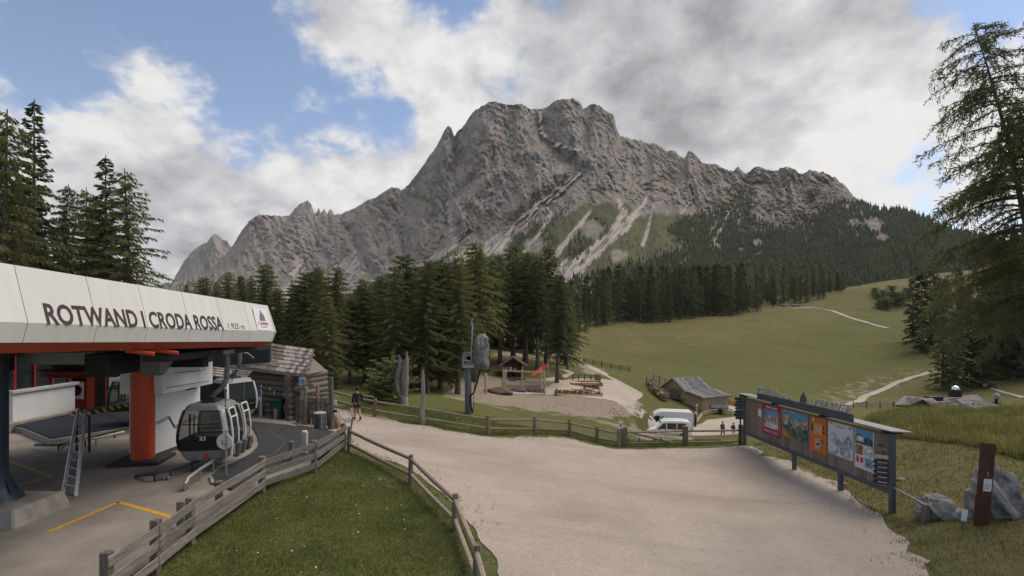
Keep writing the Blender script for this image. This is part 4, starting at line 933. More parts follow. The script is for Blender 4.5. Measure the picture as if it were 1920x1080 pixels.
# the white logo board
u = upv().normalized(); r0 = ra.normalized(); o0 = Vector((FXI, 17.55, kink(17.55)+.02)); nrm = r0.cross(u)
def onf(x, y, off): return o0+r0*x+u*y+nrm*off
def quad(mb, pts, off): mb.face([onf(x, y, off) for x, y in pts])
m = MB(); quad(m, [(0, 0), (1.0, 0), (1.0, .84), (0, .84)], .010); lb = obj('logo_board', m, M('logo_white', (.66, .68, .72), rough=.4, var=.02), st, recalc=False)
m = MB()
quad(m, [(.30, .36), (.44, .36), (.44, .66), (.40, .60), (.33, .46)], .016); quad(m, [(.455, .36), (.58, .36), (.58, .62), (.53, .74), (.47, .76), (.455, .70)], .016); quad(m, [(.595, .36), (.72, .36), (.70, .50), (.64, .64), (.60, .66)], .016)
obj('three_peaks_emblem', m, GREYPR, lb, recalc=False)
lettering('3 ZINNEN', onf(.14, .20, .012), r0, u, .72, .11, REDPR, lb, .03, spacing=1.15); lettering('DOLOMITES', onf(.28, .10, .012), r0, u, .46, .055, BLUEPR, lb, .01, spacing=1.2)
# columns
m = MB(); m.lathe([(.36, 0), (.36, 4.2)], 24, (-13.06, 17.55, .12)); col = obj('red_column', m, REDP, st, smooth=True)
m = MB(); m.box((-13.06, 17.55, .055), (1.55, 1.35, .13), R(12)); obj('base_plate', m, DARK, col, bevel=.01)
m = MB(); m.lathe([(.66, .43), (.62, .50), (.50, .62), (.41, .85), (.36, 1.15), (.35, 1.5), (.35, 4.5)], 26, (-13.22, 12.55, 0)); col = obj('navy_column', m, NAVY, st, smooth=True)
m = MB()
for k in range(10):
    a = k*.628; m.add([(-13.22+math.cos(a)*.36-.006*math.sin(a), 12.55+math.sin(a)*.36+.006*math.cos(a), 1.05), (-13.22+math.cos(a)*.62, 12.55+math.sin(a)*.62, .45), (-13.22+math.cos(a)*.36+.012*math.sin(a), 12.55+math.sin(a)*.36-.012*math.cos(a), .45)], [(0, 1, 2)])
obj('stiffener', m, NAVY, col, kind='stuff', recalc=False)
m = MB(); m.add([(-13.9, 11.75, -.2), (-11.80, 11.75, -.2), (-11.80, 13.4, -.2), (-13.9, 13.4, -.2), (-13.8, 11.9, .43), (-11.98, 11.9, .43), (-11.98, 13.3, .43), (-13.8, 13.3, .43)], [(0, 1, 2, 3), (7, 6, 5, 4), (0, 4, 5, 1), (1, 5, 6, 2), (2, 6, 7, 3), (3, 7, 4, 0)])
obj('concrete_footing', m, CONC2, col, bevel=.04)
# white machine house behind the cabin
m = MB(); m.box2((-13.9, 18.0, 0), (-12.95, 20.6, 2.36)); mh = obj('machine_house_wall', m, WHITE, st, bevel=.01)
m = MB(); m.box2((-13.92, 17.6, 2.362), (-12.40, 20.55, 3.95)); obj('machine_house_upper_wall', m, WHITE, st, bevel=.015)
m = MB(); m.box2((-13.92, 17.985, .0), (-12.93, 20.615, .14)); obj('skirting', m, M('dark_skirting', (.055, .058, .062)), mh)
m = MB(); m.box2((-13.3, 17.97, .14), (-12.945, 17.995, 2.36)); obj('grey_front_face', m, LTGREY, mh)  # light grey sheet over part of the wall's narrow front face
m = MB()
for dz in (0, .07):
    pts = [(18.05, 1.22), (18.55, 1.28), (18.75, .86), (19.4, .88)] if 0 else [(18.05, 1.20+dz), (18.72, 1.30+dz), (19.02, .86+dz), (19.75, .94+dz), (20.5, .98+dz)]
    for (y1, z1), (y2, z2) in zip(pts, pts[1:]): m.beam((-12.944, y1, z1), (-12.944, y2, z2), .012, .028)
obj('painted_stripe', m, BLACKP, mh)
m = MB(); m.tube([(-12.33, 17.75, 2.62), (-12.33, 17.75, 2.58), (-12.33, 20.2, 2.52)], .012, 5); m.tube([(-12.35, 18.2, 3.05), (-12.35, 19.9, 3.0), (-12.35, 19.95, 3.5)], .012, 5); obj('conduit', m, DARK, st)
m = MB(); [m.box((-12.8, 19.6+.18*k, 2.30), (.09, .09, .14)) for k in range(3)]; obj('lamp_holder', m, DARK, st, kind='stuff')
# beams and machinery in the dark under the roof
m = MB(); m.box2((-12.6, 14.6, 3.35), (-11.9, 19.8, 4.0)); obj('guide_beam', m, DARK, st, bevel=.02)
m = MB(); m.box2((-10.6, 14.2, 3.80), (-9.85, 20.2, 4.02)); obj('guide_beam', m, DARK, st, bevel=.02)
m = MB(); m.box2((-12.5, 20.0, 3.72), (-10.2, 20.6, 4.05)); m.box2((-12.4, 17.2, 3.36), (-10.7, 17.5, 4.02)); obj('cross_beam', m, DARK, st, bevel=.02, kind='stuff')
m = MB(); m.add([(-11.55, 15.6, 3.25), (-10.95, 15.6, 3.25), (-10.85, 16.3, 4.0), (-11.65, 16.3, 4.0), (-11.55, 15.4, 3.4), (-10.95, 15.4, 3.4), (-10.85, 15.5, 4.05), (-11.65, 15.5, 4.05)], [(0, 1, 2, 3), (7, 6, 5, 4), (0, 4, 5, 1), (1, 5, 6, 2), (2, 6, 7, 3), (3, 7, 4, 0)]); obj('beam_housing', m, MIDGREY, st, bevel=.02)
m = MB(); m.box2((-16, 16.2, 3.55), (-12.6, 16.6, 3.95)); obj('ceiling_light_strip', m, LTGREY, st, bevel=.02)
m = MB(); m.box2((-24, 8.5, 3.42), (-15.5, 15.5, 4.15)); obj('navy_drive_beam', m, NAVY, st, bevel=.03)
m = MB(); m.lathe([(1.9, -.12), (2.05, -.10), (1.98, 0), (2.05, .10), (1.9, .12)], 36, (-15.6, 19.2, 3.1)); bw = obj('bullwheel', m, M('bullwheel_red', (.16, .03, .018), rough=.6), st, smooth=True)
m = MB(); m.box2((-17.3, 18.6, 3.0), (-13.6, 20.2, 3.9)); obj('drive_gearbox', m, DARK, st, bevel=.05)
m = MB(); m.tube([(-9.62, 12.35, 4.24), (-9.05, 12.55, 4.14)], .055, 10); obj('red_pipe_stub', m, REDP, st, smooth=True)
m = MB(); m.tube([(-9.62, 13.25, 4.20), (-9.05, 13.45, 4.10)], .055, 10); obj('red_pipe_stub', m, REDP, st, smooth=True)
# control room and the back wall
m = MB(); m.box2((-26, 22.4, .0), (-22.55, 25.6, 1.66)); cr = obj('control_room_wall', m, WHITE, st, bevel=.01)
m = MB(); m.box2((-26, 22.3, 1.662), (-22.44, 25.75, 1.80)); obj('window_sill', m, LTGREY, cr, bevel=.01)
m = MB(); m.box2((-26, 22.6, 1.80), (-22.75, 25.4, 3.5)); obj('window_glass', m, GLASS, cr)
m = MB(); [m.box2((-22.74, 22.6+.93*k, 1.80), (-22.66, 22.68+.93*k, 3.5)) for k in range(4)]; obj('window_frame', m, M('dark_red_frame', (.22, .02, .015), rough=.5), cr)
m = MB(); m.box2((-26, 22.5, 3.5), (-22.5, 25.7, 4.6)); obj('control_room_header', m, NAVY, st)
m = MB(); m.box((-23.2, 22.9, 1.98), (.35, .4, .3)); m.box((-23.1, 23.7, 2.15), (.3, .6, .6)); m.box((-23.1, 24.6, 2.0), (.3, .5, .35)); obj('desk_equipment', m, M('desk_white', (.4, .43, .41)), cr, kind='stuff')
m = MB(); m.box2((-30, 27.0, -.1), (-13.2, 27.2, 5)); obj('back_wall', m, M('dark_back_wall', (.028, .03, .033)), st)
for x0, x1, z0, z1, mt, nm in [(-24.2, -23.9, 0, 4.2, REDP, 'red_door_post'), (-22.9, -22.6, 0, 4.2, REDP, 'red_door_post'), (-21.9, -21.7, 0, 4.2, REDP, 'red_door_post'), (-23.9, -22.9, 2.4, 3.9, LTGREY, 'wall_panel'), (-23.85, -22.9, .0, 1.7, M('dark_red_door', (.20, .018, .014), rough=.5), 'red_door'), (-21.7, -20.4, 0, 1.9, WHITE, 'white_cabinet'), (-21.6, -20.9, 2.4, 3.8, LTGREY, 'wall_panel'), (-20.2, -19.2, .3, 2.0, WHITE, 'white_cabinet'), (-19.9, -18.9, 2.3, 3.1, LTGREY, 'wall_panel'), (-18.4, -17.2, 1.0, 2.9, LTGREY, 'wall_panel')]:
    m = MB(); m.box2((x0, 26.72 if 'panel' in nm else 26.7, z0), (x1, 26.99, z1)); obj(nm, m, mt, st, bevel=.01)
m = MB(); m.box2((-23.75, 26.66, .75), (-23.05, 26.69, 1.65)); sg = obj('warning_sign', m, WHITE, st)
m = MB(); m.lathe([(.30, 0), (.30, -.006), (.24, -.006), (.24, 0)], 20, (-23.4, 26.65, 1.22), 'Y'); m.box((-23.4, 26.65, 1.22), (.48, .008, .05), Matrix.Rotation(R(45), 3, 'Y')); obj('ring_mark', m, REDPR, sg)
# raised boarding platform inside
def FL(px, py, z=0.0):
    d = (CZ-z)*F/(py-HY); return Vector(((px-CX)/F*d, d, z))
pf = [FL(40, 800, .3), FL(95, 822, .3), FL(228, 801, .3)]; pf += [Vector((pf[2].x+.3, 26.6, .3)), Vector((-22.55, 26.6, .3)), Vector((-22.5, 22.2, .3))]
m = MB(); m.prism([p-Vector((0, 0, .05)) for p in pf], (0, 0, -.4)); plat = obj('boarding_platform', m, CONC2, st, bevel=.02)
m = MB(); c = sum(pf, Vector())/6; m.prism([c+(p-c)*.975-Vector((0, 0, .005)) for p in pf], (0, 0, -.06)); obj('rubber_mat', m, M('navy_mat', (.012, .016, .026), rough=.9), plat)
m = MB(); m.box2((-22.42, 21.2, 0), (-22.2, 25.5, .42)); obj('platform_kerb', m, CONC2, plat, bevel=.02)
# maintenance gantry with hazard edge
HAZ = bpy.data.materials.new('hazard_stripe'); HAZ.use_nodes = True
def hz():
    nt = HAZ.node_tree; N, L = nt.nodes.new, nt.links.new; b = nt.nodes['Principled BSDF']; w = N('ShaderNodeTexWave'); w.inputs['Scale'].default_value = 1.9; w.bands_direction = 'DIAGONAL'
    tc = N('ShaderNodeTexCoord'); L(tc.outputs['Object'], w.inputs['Vector']); r = N('ShaderNodeValToRGB'); r.color_ramp.interpolation = 'CONSTANT'; r.color_ramp.elements[0].color = (.015, .015, .015, 1); r.color_ramp.elements[1].position = .5; r.color_ramp.elements[1].color = (.55, .42, .12, 1); L(w.outputs[0], r.inputs[0]); L(r.outputs[0], b.inputs['Base Color'])
hz()
ga = thing('maintenance_gantry', 'small raised maintenance gantry with black and yellow striped edge and railing', 'gantry', (-15.4, 18.2, 0))
m = MB(); m.box2((-15.5, 17.45, 1.70), (-14.95, 20.2, 1.76)); obj('deck', m, STEEL, ga)
m = MB(); m.box2((-14.94, 17.4, 1.64), (-14.90, 20.2, 1.78)); obj('striped_edge', m, HAZ, ga); m = MB(); m.box2((-15.5, 17.40, 1.64), (-14.95, 17.44, 1.78)); obj('striped_edge', m, HAZ, ga)
for x, y in ((-15.45, 17.6), (-15.0, 17.6), (-15.45, 20.1), (-15.0, 20.1)): m = MB(); m.tube([(x, y, .3), (x, y, 1.68)], .04, 8); obj('leg', m, DARK, ga)
for x, y in ((-15.0, 18.4), (-15.0, 20.1), (-15.47, 18.4), (-15.47, 20.1), (-15.0, 19.2)): m = MB(); m.tube([(x, y, 1.76), (x, y, 3.1)], .022, 6); obj('railing_post', m, DARK, ga)
for z in (2.4, 3.08):
    m = MB(); m.tube([(-15.0, 18.4, z), (-15.0, 20.1, z), (-15.47, 20.1, z), (-15.47, 18.4, z)], .02, 6); obj('handrail', m, DARK, ga)
# ladder
la = thing('ladder', 'grey aluminium ladder leaning against the striped gantry', 'ladder', tuple(FL(131, 926)))
b1, b2, t1, t2 = FL(118, 924), FL(142, 931), P(147, 765, 17.0), P(161, 768, 17.0)
for b, t in ((b1, t1), (b2, t2)): m = MB(); m.beam(b, t, .035, .08, (0, 1, 0)); obj('stile', m, ALU, la)
for k in range(1, 11): q = k/11; m = MB(); m.tube([b1.lerp(t1, q), b2.lerp(t2, q)], .018, 6); obj('rung', m, ALU, la)
# station floor, mats, yellow lines
FLOOR = [(-40, -5), (-7.5, -5), (-7.45, 11), (-7.5, 15.2), (-7.0, 17.3), (-7.05, 19.6), (-8.2, 21.2), (-11.2, 24.6), (-13.6, 25.6), (-14, 27.2), (-40, 27.2)]
drape('station_floor', FLOOR, 1.2, 0, CONC, z=0.0)
MATP = [(398, 905), (395, 893), (415, 876), (440, 866), (470, 850), (486, 834), (484, 818), (474, 802), (462, 789), (540, 796), (622, 809), (646, 815), (600, 845), (545, 870), (490, 892), (440, 918)]
pm = [FL(px, py, .06) for px, py in MATP]
mt = thing('loading_mat', 'black matting on the loading area beside the cabin', 'mat', tuple(FL(520, 850)))
m = MB(); m.prism([p for p in pm], (0, 0, -.10)); obj('mat_surface', m, MATB, mt)
m = MB(); m.prism([FL(px, py, .062) for px, py in [(392, 892), (396, 905), (402, 905), (400, 894)]], (0, 0, -.2)); obj('concrete_lip', m, CONC2, mt)
m = MB()
for a, b in zip([(500, 805), (535, 828), (520, 846)], [(535, 828), (520, 846), (495, 858)]): m.beam(FL(*a, .066), FL(*b, .066), .025, .006)
obj('worn_joint', m, M('joint_grey', (.12, .12, .115)), mt, kind='stuff')
def line_(pts, w):
    m = MB()
    for a, b in zip(pts, pts[1:]): m.beam(FL(*a, .004), FL(*b, .004), w, .004)
    return m
props(obj('floor_marking', line_([(0, 858), (97, 893), (22, 914)], .10), YELL), 'yellow corner line painted on the floor beside the navy column', 'floor marking', 'yellow floor lines')
props(obj('floor_marking', line_([(90, 998), (222, 941), (316, 968), (345, 985)], .13), YELL), 'yellow corner line painted on the floor in front of the plank fence', 'floor marking', 'yellow floor lines')
# steel guide rails on the floor
def rail(pts, label, r=.05, mat=STEEL, feet=True):
    g = thing('guide_rail', label, 'rail', tuple(FL(pts[0][0], pts[0][1])), 0, 'steel guide rails on the station floor')
    m = MB(); q = [FL(a, b+.0, z) for a, b, z in pts]; m.tube(q, r, 8); obj('rail_tube', m, mat, g, smooth=True)
    if feet:
        for p in q[1:-1]: m = MB(); m.tube([p, (p.x, p.y, 0)], .03, 6); obj('foot', m, mat, g)
rail([(255, 892, .05), (290, 888, .25), (320, 880, .3), (360, 868, .3), (400, 856, .3)], 'dark curved guide rail running under the near gondola cabin', .05, DARK)
rail([(349, 915, .02), (347, 905, .25), (352, 897, .32), (375, 880, .35), (400, 864, .35), (420, 850, .35)], 'pale bent guide rail ending in front of the near gondola cabin', .055)
rail([(66, 834, .15), (110, 835, .25), (160, 824, .3), (215, 808, .3), (250, 800, .3)], 'long dark guide rail in front of the raised platform', .045, DARK)
rail([(111, 849, .02), (116, 838, .25), (130, 832, .3), (180, 822, .3), (232, 810, .3)], 'pale bent guide rail behind the ladder', .045)
m = MB(); [m.box((FL(302, 899).x+.12*k, FL(302, 899).y, .05), (.1, .22, .1), .4*k) for k in range(3)]; props(obj('rail_buffer', m, MIDGREY, bevel=.01), 'small dark metal fitting on the floor beside the curved rail', 'fitting')

# ---------------------------------------------------------------- gondola cabins
SHELL = M('cabin_grey', (.21, .212, .212), rough=.38, var=.08); SILV = M('cabin_silver', (.56, .57, .57), rough=.35, var=.06); BANDM = M('cabin_dark_band', (.012, .015, .016), rough=.25)
def gondola(loc, rz, label, number=None, doors=True):
    g = thing('gondola_cabin', label, 'gondola', loc, rz, 'gondola cabins at the station')
    LV = [(.16, .58, .62), (.30, .76, .80), (.62, .93, .93), (.95, 1.0, .96), (1.15, 1.0, .96), (1.55, .94, .93), (1.95, .80, .86), (2.10, .68, .78)]  # height, half width x, half depth y
    LV = [(h, a*.80, b*.80) for h, a, b in LV]
    def ring(h, a, b, k=.14): return [(-a+k, -b, h), (a-k, -b, h), (a, -b+k, h), (a, b-k, h), (a-k, b, h), (-a+k, b, h), (-a, b-k, h), (-a, -b+k, h)]
    def lv(h): return (h, float(np.interp(h, [l[0] for l in LV], [l[1] for l in LV])), float(np.interp(h, [l[0] for l in LV], [l[2] for l in LV])))
    def shell(hs, name, mat, grow=0, par=g):
        m = MB(); rs_ = [ring(h, a+grow, b+grow) for h, a, b in hs]; n = len(rs_)
        m.add([v for r in rs_ for v in r], [tuple(reversed(range(8))), tuple(range((n-1)*8, n*8))]+[(i*8+j, i*8+(j+1) % 8, (i+1)*8+(j+1) % 8, (i+1)*8+j) for i in range(n-1) for j in range(8)])
        return obj(name, m, mat, par, local=True, bevel=.012)
    shell([lv(h) for h in (.16, .22, .30, .45, .62)], 'lower_shell', SHELL); shell([lv(h) for h in (.62, .8, .95)], 'dark_band', BANDM, .006)
    gl = shell([lv(h) for h in (.95, 1.15, 1.4, 1.6, 1.8, 1.95)], 'glazing', CGLASS, -.015)
    m = MB(); hs = [lv(1.93), lv(2.08), (2.13, .48, .54)]; rs_ = [ring(*h) for h in hs]; m.add([v for r in rs_ for v in r], [tuple(reversed(range(8))), tuple(range(16, 24))]+[(i*8+j, i*8+(j+1) % 8, (i+1)*8+(j+1) % 8, (i+1)*8+j) for i in range(2) for j in range(8)]); obj('roof', m, SHELL, g, local=True, bevel=.02)
    for sx in (-1, 1):
        for sy in (-1, 1):
            pts = []
            for h in (.66, .95, 1.15, 1.4, 1.65, 1.95): _, a, b = lv(h); pts.append((sx*(a-.06), sy*(b-.05), h))
            m = MB(); m.tube(pts, .085 if (sx, sy) == (1, -1) else .045, 8); obj('pillar', m, SILV if sx > 0 else BANDM, g, local=True, smooth=True)
    m = MB(); m.box((.0, -.765, 1.50), (1.1, .02, .03)); m.box((-.35, -.755, 1.4), (.05, .02, .9)); m.box((-.22, -.755, 1.4), (.03, .02, .9)); obj('window_bar', m, BANDM, gl, local=True)
    m = MB(); m.box((0, .1, .92), (1.2, .5, .1)); obj('seat', m, MIDGREY, g, local=True)
    if doors:
        for sy in (-1, 1):
            m = MB(); y = sy*.46+(.10 if sy > 0 else -.04)
            pts = [(.93, y, .45), (.97, y, .95), (.96, y, 1.25), (.90, y, 1.7), (.82, y, 1.98)]
            for dy in (-.24, .24): m.tube([(x, yy+dy, z) for x, yy, z in pts], .032, 6)
            for i in (0, 3, 4): m.tube([(pts[i][0], y-.24, pts[i][2]), (pts[i][0], y+.24, pts[i][2])], .03, 6)
            dr = obj('door', m, SILV, g, local=True, smooth=True)
            m = MB(); 
            for i in range(len(pts)-1): m.face([(pts[i][0], y-.22, pts[i][2]), (pts[i][0], y+.22, pts[i][2]), (pts[i+1][0], y+.22, pts[i+1][2]), (pts[i+1][0], y-.25, pts[i+1][2])])
            obj('door_glass', m, CGLASS, dr, local=True, recalc=False)
            m = MB(); m.box((.97, y, .62), (.03, .42, .34)); obj('door_panel', m, SHELL, dr, local=True)
        for y in (-.45, .0, .5): m = MB(); m.box((1.02, y, .58), (.16, .24, .50), Matrix.Rotation(R(12), 3, 'Y')); obj('ski_holder', m, M('holder_grey', (.10, .105, .10), rough=.6), g, local=True, bevel=.02)
        m = MB(); m.lathe([(.17, -.02), (.17, .02), (.13, .02), (.13, -.02)], 16, (1.08, .55, .55), 'X'); obj('ski_ring', m, STEEL, g, local=True)
    m = MB(); m.box((0, 0, 2.17), (.42, .55, .10)); m.box((.1, -.2, 2.25), (.16, .14, .16)); m.box((-.12, .12, 2.24), (.14, .2, .14)); obj('roof_mount', m, DARK, g, local=True, bevel=.015)
    m = MB(); m.tube([(.0, .0, 2.2), (.10, .03, 2.40), (.36, .05, 2.66), (.47, .05, 2.95), (.48, .05, 3.3), (.48, .05, 3.78)], [.07, .085, .085, .085, .085, .085], 10); obj('hanger_arm', m, M('hanger_grey', (.13, .13, .135), rough=.5), g, local=True, smooth=True)
    m = MB(); m.box((.48, .05, 3.84), (.2, .7, .16)); m.tube([(.48, .1, 3.35), (.6, .35, 3.3), (.7, .6, 3.05)], .03, 6); obj('rope_grip', m, STEEL, g, local=True, bevel=.02, kind='stuff')
    m = MB(); m.tube([(.60, -.4, 1.9), (.62, -.4, 2.6)], .015, 6); m.tube([(.62, -.4, 2.5), (.62, -.4, 2.58)], .03, 6); obj('antenna', m, DARK, g, local=True)
    m = MB(); m.add([(-.02, -.655, .30), (.26, -.655, .30), (.19, -.70, .44), (.14, -.735, .55), (.09, -.72, .50), (.05, -.70, .42)], [tuple(range(6))]); obj('red_peak_sticker', m, M('sticker_red', (.5, .07, .03)), g, local=True, recalc=False)
    if number: lettering(number, g_pt(g, (-.05, -.780, .97)), PMAT[g.name].to_3x3() @ Vector((1, 0, 0)), (0, 0, 1), .20, .13, WHITE, g, .02)
    return g
def g_pt(g, p): return PMAT[g.name] @ Vector(p)
gl1 = P(397, 880, 17.1); gl1.z = .06
gondola(tuple(gl1), R(8), 'grey gondola cabin number 23 with open doors standing at the loading mat', '23')
g2 = P(437, 800, 23.6); g2.z = .12
gondola(tuple(g2), R(-30), 'second grey gondola cabin half hidden behind the cabin number 23', None, False)
gondola((-17.2, 22.6, .35), R(20), 'dark gondola cabin inside the station behind the gantry', None, False)

# round sign, bollards on the mat
s = thing('round_sign', 'round white disc sign on a thin grey pole in front of cabin 23', 'sign', tuple(FL(424, 896)))
b = FL(424, 896); tp_ = CZ+(HY-812)/F*b.y
m = MB(); m.tube([b, (b.x, b.y, tp_+.1)], .03, 8); obj('pole', m, STEEL, s, smooth=True)
m = MB(); m.lathe([(.25, -.01), (.25, .01)], 28, (b.x-.08, b.y+.05, tp_-.28), 'Y'); d = obj('disc', m, M('sign_white', (.60, .56, .55), rough=.5, var=.04), s)
m = MB(); m.box((b.x-.14, b.y+.034, tp_-.3), (.03, .006, .16)); m.box((b.x-.02, b.y+.034, tp_-.3), (.03, .006, .16)); m.box((b.x-.08, b.y+.034, tp_-.36), (.14, .006, .03)); obj('pictogram', m, REDPR, d)
s = thing('bollard', 'pale grey square bollard with a reflector on the black mat', 'bollard', tuple(FL(571, 852))); b = FL(571, 852)
m = MB(); m.box((b.x, b.y, .42), (.20, .16, .84)); obj('post', m, LTGREY, s, bevel=.02); m = MB(); m.box((b.x, b.y, .86), (.16, .13, .05)); obj('cap', m, WHITE, s, bevel=.02)
b = on(488, 789); s = thing('call_post', 'blue grey round post with a blue notice at its top by the log hut', 'post', tuple(b)); hh = 58/F*b.y
m = MB(); m.lathe([(.085, -.1), (.085, hh)], 14, tuple(b)); obj('post', m, M('blue_grey_paint', (.19, .21, .25), rough=.5), s, smooth=True)
m = MB(); m.box((b.x, b.y-.09, b.z+hh-.12), (.19, .03, .26)); obj('blue_notice', m, M('notice_blue', (.10, .20, .42)), s); m = MB(); m.box((b.x, b.y-.1, b.z+hh-.45), (.1, .03, .16)); obj('white_notice', m, WHITE, s)

# ---------------------------------------------------------------- log hut
hut = thing('log_hut', 'weathered log hut with shingled roof beside the station', 'hut', (-13, 27.5, -.2))
ER, EL, RR, RL = P(572, 703, 25.5), P(394, 681, 27.5), P(587, 655, 28.4), P(405, 630, 30.6)
def roof_plane(a, b, c, d, rows, cols, parent, th=.05, seed=1, name='shingle_row'):
    """shingles laid in rows from the eave a-b up to the ridge d-c; each row a part of many shingles"""
    rs = np.random.RandomState(seed); n = (b-a).cross(d-a).normalized()
    if n.z < 0: n = -n
    for r in range(rows):
        m = MB(); v0, v1 = r/rows, min(1, (r+1.25)/rows); u = 0
        while u < 1:
            w = (.7+.6*rs.rand())/cols; u1 = min(1, u+w); q = .02*rs.rand(); k = rs.rand()*.018-.012
            p = [a.lerp(b, x).lerp(d.lerp(c, x), y) for x, y in ((u+.0015, v0+k), (u1-.0015, v0+k), (u1-.0015, v1), (u+.0015, v1))]
            lo = n*(th+q); hi = n*(.012)
            m.add([p[0]+lo, p[1]+lo, p[2]+hi, p[3]+hi, p[0]-n*.01, p[1]-n*.01, p[2]-n*.01, p[3]-n*.01], [(0, 1, 2, 3), (7, 6, 5, 4), (0, 4, 5, 1), (1, 5, 6, 2), (3, 7, 4, 0)]); u = u1
        o = obj(name, m, SHING2, parent, recalc=False)
def shing_mat():
    m = bpy.data.materials.new('shingle_wood'); m.use_nodes = True; nt = m.node_tree; N, L = nt.nodes.new, nt.links.new; b = nt.nodes['Principled BSDF']; b.inputs['Roughness'].default_value = .9; b.inputs['Specular IOR Level'].default_value = .1
    g = N('ShaderNodeNewGeometry'); r = N('ShaderNodeValToRGB'); e = r.color_ramp.elements; e[0].color = (.105, .09, .082, 1); e[1].color = (.31, .285, .265, 1); q = e.new(.5); q.color = (.19, .168, .155, 1); L(g.outputs['Random Per Island'], r.inputs[0])
    tc = N('ShaderNodeTexCoord'); n = N('ShaderNodeTexNoise'); n.inputs['Scale'].default_value = 6; n.inputs['Detail'].default_value = 6; L(tc.outputs['Object'], n.inputs['Vector']); mr = N('ShaderNodeMapRange'); L(n.outputs[0], mr.inputs[0]); mr.inputs[1].default_value = .3; mr.inputs[2].default_value = .7; mr.inputs[3].default_value = .65; mr.inputs[4].default_value = 1.25
    vm = N('ShaderNodeVectorMath'); vm.operation = 'SCALE'; L(r.outputs[0], vm.inputs[0]); L(mr.outputs[0], vm.inputs['Scale']); L(vm.outputs[0], b.inputs['Base Color']); return m
SHING2 = shing_mat()
m = MB(); m.face([ER, EL, RL, RR]); rf = obj('roof', m, GREYWOODX, hut, recalc=False)
roof_plane(EL, ER, RR, RL, 7, 26, rf)
bk = Vector((.5, 2.6, -1.2)); m = MB(); m.face([RR, RL, RL+bk, RR+bk]); obj('roof_back', m, GREYWOODX, hut, recalc=False)
for i in range(9):                                             # front wall logs, lowest first
    z = -.25+.30*i; m = MB(); m.tube([(-11.05+.04*(i % 2), 26.05, z+.02), (-18.5, 28.6, z+.20)], .165, 10); obj('log', m, GREYWOODX, hut, smooth=True)
for i in range(8):                                             # ends of the side wall logs
    z = -.12+.30*i; m = MB(); m.tube([(-11.62-.03*(i % 3), 25.62+.05*(i % 2), z), (-10.75, 28.6, z)], .16+.02*((i*7) % 3), 12); obj('log', m, GREYWOODX, hut, smooth=True)
m = MB(); m.face([(-10.95, 26.0, 2.1), (-10.7, 28.6, 2.1), RR+Vector((-.5, .1, -.12))]); m.face([(-18, 28.5, -.2), (-18, 28.5, 2.4), (-11, 28.8, 2.2), (-11, 28.8, -.2)]); obj('gable_wall', m, GREYWOODZ, hut, recalc=False)
for i in range(5): q = i/4.5; p = ER.lerp(RR, .15+.8*q)+Vector((-.06, .1, -.16)); m = MB(); m.tube([p+Vector((-.8, 0, 0)), p+Vector((.14, -.02, 0))], .085, 8); obj('purlin', m, BROWNRAIL, hut, smooth=True)
m = MB(); m.beam(ER+Vector((0, -.02, -.05)), EL+Vector((0, -.02, -.05)), .05, .14); obj('eave_board', m, BROWNRAIL, hut); m = MB(); m.beam(ER+Vector((.03, 0, -.03)), RR+Vector((.03, 0, -.03)), .05, .16); obj('barge_board', m, GREYWOODX, hut)
a, b, c, d = P(392, 705, 24.6), P(458, 713, 24.3), P(473, 696, 25.7), P(392, 687, 26.3); m = MB(); m.face([a, b, c, d]); pr = obj('porch_roof', m, GREYWOODX, hut, recalc=False); roof_plane(a, b, c, d, 4, 11, pr, seed=5)
for px in (455, 400): p = P(px, 712, 24.8); m = MB(); m.box2((p.x-.08, p.y-.08, -.1), (p.x+.08, p.y+.08, p.z)); obj('porch_post', m, GREYWOODZ, hut)
for k, (px, py) in enumerate([(483, 726), (503, 730), (513, 736), (534, 739)]):
    p = P(px, py, 26.3+.0); p.y = 26.05+(-11.05-p.x)*.342-.20; m = MB(); m.box(p, (.07, .05, .16)); obj('white_hook', m, WHITE, hut)
p = P(567, 715, 25.2); sg = thing('hanging_sign', 'small white sign hanging under the right end of the hut eave', 'sign', tuple(p)); m = MB(); m.box(p, (.36, .03, .40)); sb = obj('board', m, LTGREY, sg, bevel=.01)
m = MB(); m.box(p+Vector((0, -.018, .02)), (.2, .006, .16)); m.box(p+Vector((.02, -.018, -.12)), (.26, .006, .04)); obj('print', m, BLUEPR, sb, kind='stuff'); m = MB(); [m.tube([p+Vector((s_*.12, 0, .2)), p+Vector((s_*.12, 0, .42))], .008, 4) for s_ in (-1, 1)]; obj('hanger', m, DARK, sg, kind='stuff')

# bins and things before the hut
b = on(521, 786); w = thing('wheelie_bin', 'dark green wheelie bin against the log wall', 'bin', tuple(b))
GB = M('bin_green', (.012, .075, .055), rough=.5)
m = MB(); m.add([(b.x+x*k, b.y+y*k, b.z+z) for z, k in ((.08, .78), (.98, 1)) for x, y in ((-.30, -.32), (.30, -.32), (.30, .32), (-.30, .32))], [(3, 2, 1, 0), (4, 5, 6, 7)]+[(i, (i+1) % 4, (i+1) % 4+4, i+4) for i in range(4)]); obj('body', m, GB, w, bevel=.03)
m = MB(); m.box((b.x, b.y, b.z+1.02), (.64, .70, .07)); m.box((b.x, b.y+.36, b.z+1.0), (.5, .08, .06)); obj('lid', m, GB, w, bevel=.02)
for sx in (-1, 1): m = MB(); m.lathe([(.10, -.03), (.10, .03)], 14, (b.x+sx*.28, b.y+.26, b.z+.10), 'X'); obj('wheel', m, RUBBER, w)
b = on(516, 788); s = thing('wooden_stump', 'short pale wooden post standing before the green bin', 'post', tuple(b)); m = MB(); m.lathe([(.12, -.05), (.10, .3), (.115, .58), (.10, .6)], 10, tuple(b)); obj('post', m, BROWNWOODZ, s, smooth=True)
